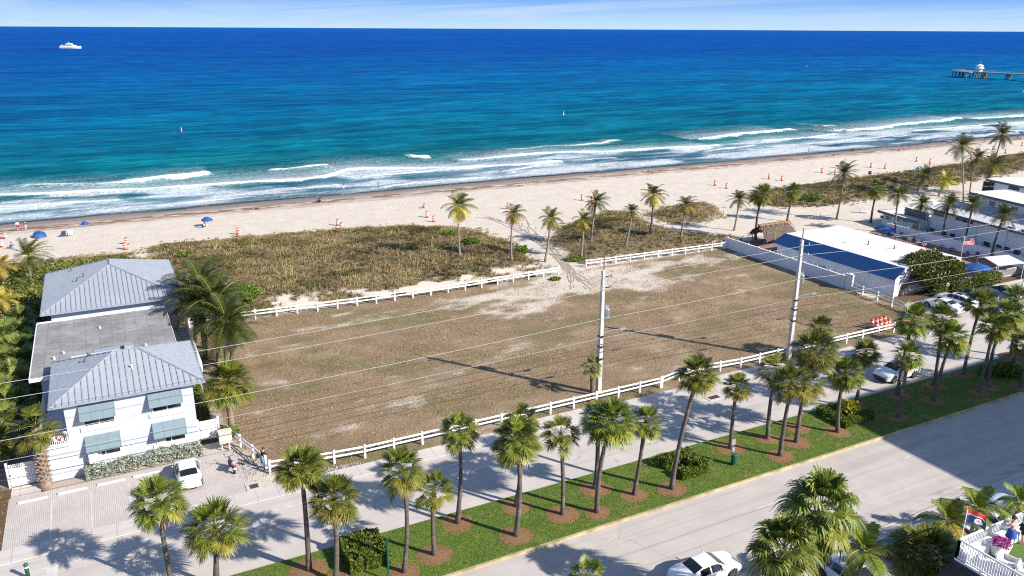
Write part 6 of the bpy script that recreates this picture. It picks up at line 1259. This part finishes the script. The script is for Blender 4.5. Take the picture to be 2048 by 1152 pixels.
q=MB(); q.tube([(.62,0,.22),(.50,0,.6),(.42,0,.95)],.035,6); q.tube([(.36,-.34,1.05),(.42,0,1.0),(.36,.34,1.05)],.02,6); hb_=q.obj('handlebar','black',o)
for s in (-1,1): q=MB(); q.tube([(.4,s*.25,1.05),(.42,s*.36,1.28)],.01,4); q.lathe([(.01,0),(.06,.02),(.06,.05),(.01,.07)],(.42,s*.36,1.26),8); q.obj('mirror','black',hb_)
q=MB(); q.lathe([(.10,.82),(.2,.86),(.21,.98),(.17,1.08),(.05,1.12)],(-.72,0,0),12); q.obj('top_case','pink',o,smooth=True); q=MB(); q.lathe([(.214,.95),(.216,1.0)],(-.72,0,0),12); q.obj('band','red',o)
q=MB(); q.box((-.88,0,.55),(.05,.2,.14)); q.obj('number_plate','white',o); q=MB(); q.lathe([(.04,0),(.08,.03),(.02,.06)],(.55,0,.82),8); q.obj('headlight','lens',o)
# ================================================================= people (one skinned body each, clothing as shells)
def person(label,pos,rz,J,shirt,pants,hair='hair',hat=None,group=None,bare=False,skirt=False,scale=1.,hands=False,long=True,sleeve=True):
    """J: joint dict (metres, standing height about 1.7)"""
    o=thing('person',pos,label,'person',group,rz); o.scale=(scale,)*3
    names=['pelvis','waist','chest','neck','head','crown']; vs=[];rad=[];ed=[];idx={}
    def add(n,p,r,par=None):
        idx[n]=len(vs); vs.append(Vector(p)); rad.append(r)
        if par is not None: ed.append((idx[par],idx[n]))
    add('pelvis',J['pelvis'],(.145,.115)); add('waist',J['waist'],(.13,.10),'pelvis'); add('chest',J['chest'],(.155,.115),'waist'); add('neck',J['neck'],(.06,.06),'chest')
    add('chin',J['chin'],(.075,.085),'neck'); add('head',J['head'],(.082,.098),'chin'); add('crown',J['crown'],(.055,.065),'head')
    hd=(Vector(J['crown'])-Vector(J['chin'])).normalized()
    for s,k in ((-1,'R'),(1,'L')):
        add('sh'+k,J['sh'+k],(.062,.062),'chest'); add('el'+k,J['el'+k],(.042,.042),'sh'+k); add('wr'+k,J['wr'+k],(.027,.027),'el'+k)
        d=(Vector(J['wr'+k])-Vector(J['el'+k])).normalized(); pm=Vector(J['wr'+k])+d*.06; add('pa'+k,pm,(.034,.02),'wr'+k)
        if hands:
            sd=d.cross(Vector((0,1,0.3))).normalized()
            for f,(of,ln) in enumerate(((-.03,.065),(-.010,.075),(.010,.07),(.03,.055))):
                b=pm+sd*of+d*.02; add(f'f{k}{f}',b,(.010,.010),'pa'+k); add(f'g{k}{f}',b+d*ln*.6,(.009,.009),f'f{k}{f}'); add(f'h{k}{f}',b+d*ln*.9+Vector((0,.02,-.015)),(.008,.008),f'g{k}{f}')
            tb=pm-d*.03+sd*.035*s; add('t'+k,tb,(.011,.011),'pa'+k); add('u'+k,tb+sd*.03*s+d*.035,(.009,.009),'t'+k)
        add('hip'+k,J['hip'+k],(.10,.10),'pelvis'); add('kn'+k,J['kn'+k],(.062,.062),'hip'+k); add('an'+k,J['an'+k],(.04,.04),'kn'+k); add('to'+k,J['to'+k],(.038,.028),'an'+k)
    me=bpy.data.meshes.new('body'); me.from_pydata([tuple(v) for v in vs],ed,[]); tmp=bpy.data.objects.new('tmp',me); C.objects.link(tmp)
    md=tmp.modifiers.new('s','SKIN'); md.use_smooth_shade=True
    for i,r_ in enumerate(rad): me.skin_vertices[0].data[i].radius=r_
    me.skin_vertices[0].data[0].use_root=True
    sb=tmp.modifiers.new('d','SUBSURF'); sb.levels=2 if hands else 1; sb.render_levels=sb.levels
    dg=bpy.context.evaluated_depsgraph_get(); ev=bpy.data.meshes.new_from_object(tmp.evaluated_get(dg)); bpy.data.objects.remove(tmp)
    ev.name='body'; ev.materials.clear(); ev.materials.append(M['skin']); link('body',ev,o)
    seg=[('torso',['pelvis','waist','chest','neck'])]+[('arm',['sh'+k,'el'+k]) for k in 'LR']+[('fore',['el'+k,'wr'+k]) for k in 'LR']+[('hand',['wr'+k,'pa'+k]) for k in 'LR']+[('leg',['hip'+k,'kn'+k]) for k in 'LR']+[('shin',['kn'+k,'an'+k]) for k in 'LR']+[('foot',['an'+k,'to'+k]) for k in 'LR']+[('head',['chin','head','crown'])]
    seg[0]=('torso',['waist','chest']); seg.append(('hips',['pelvis','waist'])); seg.append(('hips',['hipL','pelvis'])); seg.append(('hips',['hipR','pelvis'])); seg.append(('neckz',['neck','chin']))
    co_=np.array([v.co for v in ev.vertices]); nr=np.array([v.normal for v in ev.vertices]); fc=[tuple(p.vertices) for p in ev.polygons]; cen=np.array([co_[list(f)].mean(0) for f in fc])
    best=np.full(len(fc),9.); lab=np.array(['']*len(fc),dtype=object)
    for nm,ch in seg:
        for a,b in zip(ch,ch[1:]):
            A_=np.array(vs[idx[a]]);B_=np.array(vs[idx[b]]);d=B_-A_; t_=np.clip(((cen-A_)@d)/(d@d+1e-9),0,1); q=np.linalg.norm(cen-A_-t_[:,None]*d,axis=1)
            k=q<best; best=np.where(k,q,best); lab[k]=nm
    def shell(nm,zones,mat,off):
        fs=[f for f,l in zip(fc,lab) if l in zones]
        if not fs: return
        P=co_+nr*off; u=sorted({i for f in fs for i in f}); mp={a:i for i,a in enumerate(u)}; mm=bpy.data.meshes.new(nm); mm.from_pydata([tuple(P[i]) for i in u],[],[tuple(mp[i] for i in f) for f in fs]); mm.materials.append(M[mat]); mm.polygons.foreach_set('use_smooth',[True]*len(fs)); link(nm,mm,o)
    if shirt: shell('shirt',(['torso','arm'] if sleeve else ['torso'])+(['fore'] if shirt=='jacket' else []),shirt,.012)
    if pants: shell('trousers' if long else 'shorts',['hips','leg']+(['shin'] if long else []),pants,.014)
    shell('shoes',['foot'],'black' if long else 'skin',.01) if long else None
    c=Vector(J['head'])+hd*.03; up=Vector((0,0,1)); F_=Vector(J.get('face',(0,1,0))).normalized()
    q=MB(); K=10
    q.lathe([(.098,-.02),(.112,.03),(.105,.08),(.07,.115),(.02,.13)],(c.x-F_.x*.018,c.y-F_.y*.018,c.z),K)
    q.obj('hair',hair,o,smooth=True)
    q=MB(); q.lathe([(.012,-.02),(.02,-.012),(.008,.02)],(c.x+F_.x*.098,c.y+F_.y*.098,c.z-.045),6); q.obj('nose','skin',o)
    s_=Vector((-F_.y,F_.x,0)); q=MB()
    for a in (-1,1): e=c+F_*.09+s_*a*.034; q.box((e.x,e.y,e.z-.02),(.02,.02,.012))
    q.obj('eyes','black',o)
    if hat: q=MB(); q.lathe([(.22,.02),(.21,.035),(.12,.04),(.115,.12),(.07,.15),(.02,.155)],(c.x,c.y,c.z),14); q.obj('hat',hat,o,smooth=True)
    if skirt: q=MB(); pz=Vector(J['pelvis']); q.lathe([(.145,.14),(.185,.0),(.235,-.24),(.24,-.25)],(pz.x,pz.y,pz.z),14); q.obj('skirt',skirt,o,smooth=True)
    return o
def stand(arm=0,step=.12,lean=0,reach=None):
    J=dict(pelvis=(0,0,.93),waist=(0,.01+lean*.3,1.08),chest=(0,.02+lean*.7,1.30),neck=(0,.02+lean,1.45),chin=(0,.05+lean,1.52),head=(0,.05+lean,1.60),crown=(0,.03+lean,1.69))
    for s,k in ((-1,'L'),(1,'R')):
        J['sh'+k]=(s*.185,.02+lean*.8,1.38); J['el'+k]=(s*.25,-.02+lean*.7,1.12); J['wr'+k]=(s*.24,.12+lean*.6,.90)
        if reach: J['el'+k]=(s*.24,.12+lean,1.16); J['wr'+k]=(s*.18,.33+lean,1.06)
        J['hip'+k]=(s*.09,0,.88); J['kn'+k]=(s*.10,.02+s*step*.4,.49); J['an'+k]=(s*.10,s*step,.08); J['to'+k]=(s*.11,s*step+.13,.035)
    return J
def sitting():
    J=dict(pelvis=(0,0,.12),waist=(0,-.05,.28),chest=(0,-.10,.50),neck=(0,-.08,.65),chin=(0,-.05,.72),head=(0,-.05,.80),crown=(0,-.07,.89))
    for s,k in ((-1,'L'),(1,'R')):
        J['sh'+k]=(s*.18,-.10,.58); J['el'+k]=(s*.25,.02,.36); J['wr'+k]=(s*.18,.22,.34); J['hip'+k]=(s*.09,.05,.12); J['kn'+k]=(s*.13,.42,.40); J['an'+k]=(s*.12,.60,.07); J['to'+k]=(s*.13,.73,.04)
    return J
def lying():
    J=dict(pelvis=(0,0,.13),waist=(0,-.15,.13),chest=(0,-.38,.14),neck=(0,-.53,.15),chin=(0,-.60,.17),head=(0,-.68,.18),crown=(0,-.77,.17),face=(0,.3,.9))
    for s,k in ((-1,'L'),(1,'R')):
        J['sh'+k]=(s*.18,-.44,.13); J['el'+k]=(s*.30,-.2,.09); J['wr'+k]=(s*.28,.04,.09); J['hip'+k]=(s*.09,.05,.12); J['kn'+k]=(s*.11,.45,.14+.08*(s>0)); J['an'+k]=(s*.11,.84,.07); J['to'+k]=(s*.13,.95,.11)
    return J
def rp(J,a): return J
person('person in black jacket and pale jeans leaning over the short rail fence',(8.0,56.75,0),R(-60),stand(lean=.14,reach=True,step=.05),'jacket','denim',hands=True)
b=MB(); b.lathe([(.10,0),(.15,.1),(.15,.35),(.06,.45)],(7.72,56.7,1.0),8); tag(b.obj('backpack','black'),'black bag on the back of the person at the rail fence','bag')
person('woman in royal blue dress standing at the terrace bench, arms raised to her face',(34.05,16.95,ZT+.014),R(10),dict(stand(step=.06),**{'elL':(-.28,.14,1.24),'elR':(.28,.14,1.24),'wrL':(-.14,.30,1.36),'wrR':(.14,.30,1.36)}),None,'royal',skirt='royal',hands=True,long=False)
person('woman in black dress and white sun hat standing further along the terrace bench',(35.1,16.95,ZT+.014),R(-12),dict(stand(step=.08),**{'elR':(.26,.16,1.2),'wrR':(.16,.32,1.3)}),'jacket','jacket',skirt='jacket',hat='whitecloth',hands=True,long=False,sleeve=False)
BP='people on the beach'
ps=[(688,385,'stand',60,'whitecloth','denim','person in white top walking along the waterline'),(757,379,'stand',-120,'navy','navy','person in navy swimwear walking at the water edge'),(640,405,'sit',20,'navy','navy','person sitting in a low chair alone near the wrack line'),(515,419,'lie',70,'red','jacket','person lying on brown sand right of the blue umbrella'),(848,416,'sit',110,'whitecloth','royal','person crouching on the sand above two striped drums'),(402,455,'lie',80,'jacket','denim','person lying beside the lone blue umbrella'),(409,454,'sit',40,'whitecloth','denim','person in white sitting under the lone blue umbrella'),(37,462,'stand',0,'whitecloth','red','person in white and dark top bending at the left beach edge'),(53,462,'stand',20,'royal','pink','person in blue top and pink shorts at the left beach edge'),(1040,372,'lie',75,'red','red','person lying alone near the middle of the beach'),(1288,343,'lie',80,'whitecloth','denim','left sunbather of the two near the wrack line'),(1298,342,'sit',80,'pink','denim','right sunbather of the two near the wrack line'),(1617,307,'stand',30,'red','red','person in red walking near the wrack line'),(1597,307,'lie',70,'jacket','jacket','person lying left of the walker in red'),(1704,303,'sit',60,'jacket','navy','left one of two people sitting on the far sand'),(1707,302,'sit',50,'navy','navy','person sitting close beside another on the far sand'),(1724,299,'sit',90,'whitecloth','jacket','person sitting alone up the far sand near the water'),(1668,311,'lie',70,'denim','jacket','two tone sunbather lying on the middle far sand'),(1799,302,'sit',-30,'pink','jacket','person sitting in the open on the far sand'),(1816,291,'lie',75,'jacket','navy','sunbather lying nearest the far waterline'),(1844,283,'sit',60,'whitecloth','navy','small seated figure on the far wet sand'),(1900,283,'lie',80,'red','pink','sunbather on a red towel at the far right beach'),(1921,270,'stand',10,'whitecloth','navy','person standing at the far waterline near the tall palms'),(4,478,'sit',70,'pink','red','sunburnt person sitting at the left picture edge'),(12,478,'sit',60,'whitecloth','denim','person in white sitting second from the left picture edge'),(5,495,'sit',40,'whitecloth','red','person in white sitting lower at the left picture edge'),(24,496,'sit',20,'royal','denim','person in blue sitting beside the windswept palm')]
for u,v,kd,a,sh,pn,lb in ps:
    p=gp(u,v); person(lb,p,R(a),dict(stand=stand,sit=sitting,lie=lying)[kd](),sh,pn,hat='whitecloth' if 'white sit' in lb else None,group=BP,long=False)
for u,v,lb in ((1836,485,'sunbather lying on the left white patio lounger'),(1849,490,'sunbather lying on the right white patio lounger')): p=at(u,v,.42); person(lb,p+Vector((0,0,-.02)),R(-60)+R(180),lying(),None,'red',long=False)
# beach umbrellas, chairs, tent
def beach_umb(u,v,r,h,lb,col='blue',tilt=.2):
    p=gp(u,v); o=thing('beach_umbrella',p,lb,'beach umbrella','blue beach umbrellas'); umb_parts(o,r,h,col)
    for c_ in list(o.children):
        if c_.name.startswith('base'): bpy.data.objects.remove(c_)
    o.rotation_euler=(tilt,tilt*.5,0)
beach_umb(415,453,.95,1.7,'lone blue beach umbrella above two sunbathers',tilt=.05); beach_umb(79,474,1.0,.95,'big tilted blue beach umbrella at the left part of the beach',tilt=.5); beach_umb(170,449,.6,.7,'small light blue beach umbrella near the wrack line',tilt=.6); beach_umb(2040,274,1.3,1.9,'blue beach umbrella at the far right beach edge',tilt=.3)
def bchair(o,fab='navy'):
    p=MB(); p.slab([(-.28,-.3,.22),(.28,-.3,.22),(.28,.22,.18),(-.28,.22,.18)],.03); p.obj('seat',fab,o); p=MB(); p.slab([(-.28,.22,.18),(.28,.22,.18),(.28,.5,.85),(-.28,.5,.85)],.03); p.obj('backrest',fab,o); p=MB()
    for x in (-.29,.29): p.tube([(x,-.3,0),(x,.1,.42),(x,.5,0)],.018,5); p.tube([(x,-.28,.42),(x,.36,.44)],.018,5)
    p.obj('frame','steel',o)
for u,v,a,f,lb in ((126,473,200,'navy','navy beach chair left of a pair on the sand'),(140,472,200,'whitecloth','white beach chair right of a pair on the sand'),(72,474,210,'blue','blue beach chair under the big tilted umbrella'),(84,474,190,'bluelounge','pale blue beach chair beside one under the big tilted umbrella'),(637,404,200,'navy','navy beach chair alone near the wrack line'),(1740,350,120,'navy','dark beach chair on the sand above the long dune')):
    p=gp(u,v); o=thing('beach_chair',p,lb,'beach chair','chairs on the beach',R(a)); bchair(o,f); o.scale=(1.2,1.2,1.2)
for u,v,lb in ((1727,426,'white chaise on the sand left of the hotel deck'),(1748,352,'white chaise on the sand above the long dune')): furn(lounger_parts,'sun_lounger',gp(u,v),R(60),lb,'sun lounger',None,fab='whitecloth')
p=gp(1834,344); o=thing('beach_tent',p,'turquoise pop up beach tent on the sand beyond the long dune','tent',None,R(20)); q=MB(); vs=[(-1.8,-.9,0),(.9,-1.0,0),(1.0,1.0,0),(-1.6,.9,0),(.35,0,1.35),(-.3,-.6,.55),(-.3,.6,.55)]; q.add(vs,[(0,1,4,5),(1,2,4),(2,3,6,4),(3,0,5,6),(5,4,6)]); q.obj('canopy','teal',o)
for x,y in ((.9,-1.0),(1.0,1.0)): q=MB(); q.tube([(x,y,0),(.35,0,1.37)],.02,5); q.obj('pole','steel',o)
# ================================================================= at sea
p=at(142,97,WL); Y=thing('motor_yacht',(p.x,p.y,WL),'white motor yacht with stepped cabin decks far out at sea','yacht',None,PH*-1)
def hullmesh(Lh,w_,h_):
    mb=MB(); n=24; vs=[]
    for i in range(n+1):
        x=-Lh/2+Lh*i/n; q=i/n; ww=w_*(1-max(0,(q-.45)/.55)**2.4); sh=h_*(1+.45*max(0,q-.4)); rk=max(0,q-.8)*6
        for a,z in ((.0,-1.0),(.75,-.6),(1,.5*sh),(1.04,sh)): vs.append((x+rk*(z/h_)*.3,-ww*a,z))
        for a,z in ((1.04,sh),(1,.5*sh),(.75,-.6),(.0,-1.0)): vs.append((x+rk*(z/h_)*.3,ww*a,z))
    fs=[(i*8+j,(i+1)*8+j,(i+1)*8+j+1,i*8+j+1) for i in range(n) for j in range(7)]; fs.append(tuple(range(8))[::-1]); mb.add(vs,fs); return mb
hullmesh(32,3.6,3.0).obj('hull','white',Y,smooth=False)
q=MB(); q.prism([(-14,-3),(5,-3),(9,0),(5,3),(-14,3)],3.0,5.0); dk=q.obj('main_deck','white',Y); q=MB(); q.b2((-12,-3.03,3.7),(5,3.03,4.5)); q.obj('window_band','tglass',dk)
q=MB(); q.prism([(-13,-3.1),(4,-3.1),(6,0),(4,3.1),(-13,3.1)],5.002,5.3); q.prism([(-6,-2.3),(2,-2.3),(4,0),(2,2.3),(-6,2.3)],5.3,7.2); ud=q.obj('upper_deck','white',Y); q=MB(); q.b2((-5,-2.33,5.9),(2,2.33,6.6)); q.obj('window_band','tglass',ud)
q=MB(); q.prism([(-5,-2),(1,-2),(1,2),(-5,2)],7.202,7.6); q.tube([(-2,0,7.6),(-2.4,0,10.2)],[.35,.1],6); q.b2((-3,-.9,8.6),(-1.6,.9,8.8)); q.obj('radar_mast','white',Y)
P=thing('pier',(575,381,WL),'long fishing pier on concrete piles at the far right','pier')
q=MB(); q.b2((-3.0,-250,4.2),(3.0,0,4.8)); q.b2((-8,-2,4.2),(8,12,4.8)); q.obj('deck',simple('pier_deck',(.34,.29,.25),.9,scale=.5,var=.15),P)
q=MB()
for x in (-3.1,3.1): q.b2((x-.08,-250,5.6),(x+.08,-2,5.72)); [q.b2((x-.06,y,4.8),(x+.06,y+.12,5.6)) for y in np.arange(-250,-2,3)]
q.b2((-8,11.8,5.6),(8,12,5.72)); q.b2((-8,-2,5.6),(-7.8,12,5.72)); q.obj('railing','steel',P)
pilem=simple('pier_pile',(.30,.27,.24),.9,scale=.6,var=.2); pm=MB(); pm.tube([(0,0,-3),(0,0,4.22)],.42,8); pme=pm.mesh('pile',pilem)
for y in np.arange(-8,-250,-18.): 
    for x in (-3,-1,1,3): link('pile',pme,P,(x,y,0))
for x in np.arange(-7.5,7.6,3.75):
    for y in (0,5,11): link('pile',pme,P,(x,y,0))
TW=thing('pier_pavilion',(578,379,WL+4.8),'white two tier lookout pavilion near the end of the fishing pier','pavilion')
q=MB(); q.b2((-2.2,-2.2,0),(2.2,2.2,3)); q.obj('base_room','shadewall',TW); q=MB(); q.lathe([(4.6,3.0),(4.4,3.5),(3.6,4.2),(3.2,4.3),(3.2,5.6),(4.0,5.7),(2.0,6.8),(.3,7.2)],n=10); q.obj('roof','white',TW); q=MB(); q.tube([(0,0,7.1),(0,0,11)],.15,5); q.obj('mast','steel',TW); TW.scale=(.7,.7,.7)
for u,v,lb,mt in ((363,263,'small orange and white marker buoy off the left beach','orange'),(1127,229,'small white marker buoy off the middle beach','white'),(2046,185,'small white marker buoy at the right picture edge','white'),(1613,133,'tiny white marker buoy far out left of the pier','white')):
    p=at(u,v,WL); o=thing('marker_buoy',p,lb,'buoy','marker buoys'); o.scale=(.65,.65,.65); q=MB(); q.lathe([(.1,-.5),(.45,-.2),(.5,.2),(.3,.5),(.2,.6)],n=12); q.obj('float',mt,o,smooth=True); q=MB(); q.lathe([(.16,.6),(.16,1.9),(.05,2.0)],n=8); q.obj('mast','reflect',o)
# ================================================================= small street furniture
p=at(1462,926,.12); o=thing('dog_waste_station',p,'dark green litter post with small sign and bin on the median','litter bin'); q=MB(); q.tube([(0,0,0),(0,0,2.2)],.04,6); q.obj('post','green_paint',o); q=MB(); q.lathe([(.2,0),(.22,.02),(.22,.75),(.2,.78)],(0,-.28,.12),12); q.obj('bin','green_paint',o); q=MB(); q.box((.0,-.06,1.85),(.36,.05,.5)); q.box((.0,-.07,1.25),(.26,.12,.36)); q.obj('sign_plate','steel',o)
p=at(777,1160,.12); o=thing('street_sign',p,'dark green sign post at the square median hedge','sign post'); q=MB(); q.tube([(0,0,0),(.05,0,2.7)],.06,6); q.obj('post','green_paint',o); q=MB(); q.box((.05,0,2.62),(.12,.34,.28)); q.obj('sign_plate','green_paint',o)
p=at(57,1156,.0); o=thing('bollard',p,'short green bollard at the bottom edge by the stop bar','bollard'); q=MB(); q.lathe([(.12,0),(.12,.9),(.15,.95),(.1,1.05),(.03,1.08)],n=12); q.obj('shaft','green_paint',o,smooth=True); q=MB(); q.lathe([(.122,.75),(.122,.85)],n=12); q.obj('band','reflect',o)
# rope fences by the dune path
def rope(pts,lb):
    P=[gp(u,v) for u,v in pts]; o=thing('rope_fence',P[0],lb,'rope fence')
    for p in P: q=MB(); q.tube([p-P[0]-Vector((0,0,.2)),p-P[0]+Vector((0,0,1.0))],.06,6); q.obj('post','wood',o)
    q=MB()
    for a,b in zip(P,P[1:]): q.tube([a.lerp(b,t_)-P[0]+Vector((0,0,.85-.5*t_*(1-t_))) for t_ in (0,.25,.5,.75,1)],.02,4)
    q.obj('rope','ropes',o)
rope([(1335,450),(1374,453),(1422,443),(1446,432)],'low rope and post fence along the dune island'); rope([(1510,476),(1575,445),(1640,440),(1673,437)],'sagging rope from the hut past the leaning palms')
# tyre tracks
tm_=simple('tyre_track',(.20,.135,.085),.95,var=.15,scale=6); mb=MB(); rs=np.random.RandomState(12)
def arc(cx,cy,r,a0,a1,w_=.16,sq=1):
    n=26; 
    for i in range(n):
        if rs.rand()<.25: continue
        for dw in (-.07,.09):
            A0,A1=a0+(a1-a0)*i/n,a0+(a1-a0)*(i+1)/n; z=.006+.00001*len(mb.v)
            mb.poly([(cx+(r+dw)*math.cos(A0),cy+(r+dw)*math.sin(A0)*sq,z),(cx+(r+dw)*math.cos(A1),cy+(r+dw)*math.sin(A1)*sq,z),(cx+(r+dw+w_*.4)*math.cos(A1),cy+(r+dw+w_*.4)*math.sin(A1)*sq,z),(cx+(r+dw+w_*.4)*math.cos(A0),cy+(r+dw+w_*.4)*math.sin(A0)*sq,z)])
for u,v,rr in ((1285,603,(1.6,2.2)),(1052,728,(2.0,2.6,1.4)),(1668,635,(3,3.8,4.6,5.4,2.2))):
    c=at(u,v)
    for r_ in rr: arc(c.x+rs.uniform(-.3,.3),c.y,r_,rs.uniform(0,2),rs.uniform(3.5,6),sq=.9)
tag(mb.obj('tyre_tracks',tm_),kind='structure')
ts_=simple('sand_track',(.43,.36,.285),.95,var=.12,scale=5); mb=MB(); rs=np.random.RandomState(21)
for k in range(11):
    P=[(1165+rs.uniform(-25,25),585-rs.uniform(0,20)),(1135+rs.uniform(-14,14),540),(1105+rs.uniform(-12,12),500),(1075+rs.uniform(-18,14),478),(1045+rs.uniform(-30,30),455),(1000+rs.uniform(-70,60),430)]
    W_=[gp(u,v) for u,v in P]; Q=[]
    for a,b_ in zip(W_,W_[1:]): Q+=[a.lerp(b_,i/6) for i in range(6)]
    for a,b_ in zip(Q,Q[1:]):
        if rs.rand()<.15: continue
        d=(b_-a).normalized(); n=Vector((-d.y,d.x,0))*.07; za=gzs(a.x,a.y)+.03+k*.001; zb_=gzs(b_.x,b_.y)+.03+k*.001
        mb.poly([(a.x-n.x,a.y-n.y,za),(b_.x-n.x,b_.y-n.y,zb_),(b_.x+n.x,b_.y+n.y,zb_),(a.x+n.x,a.y+n.y,za)])
tag(mb.obj('sand_tracks',ts_),kind='structure')
print('objects',len(C.objects))
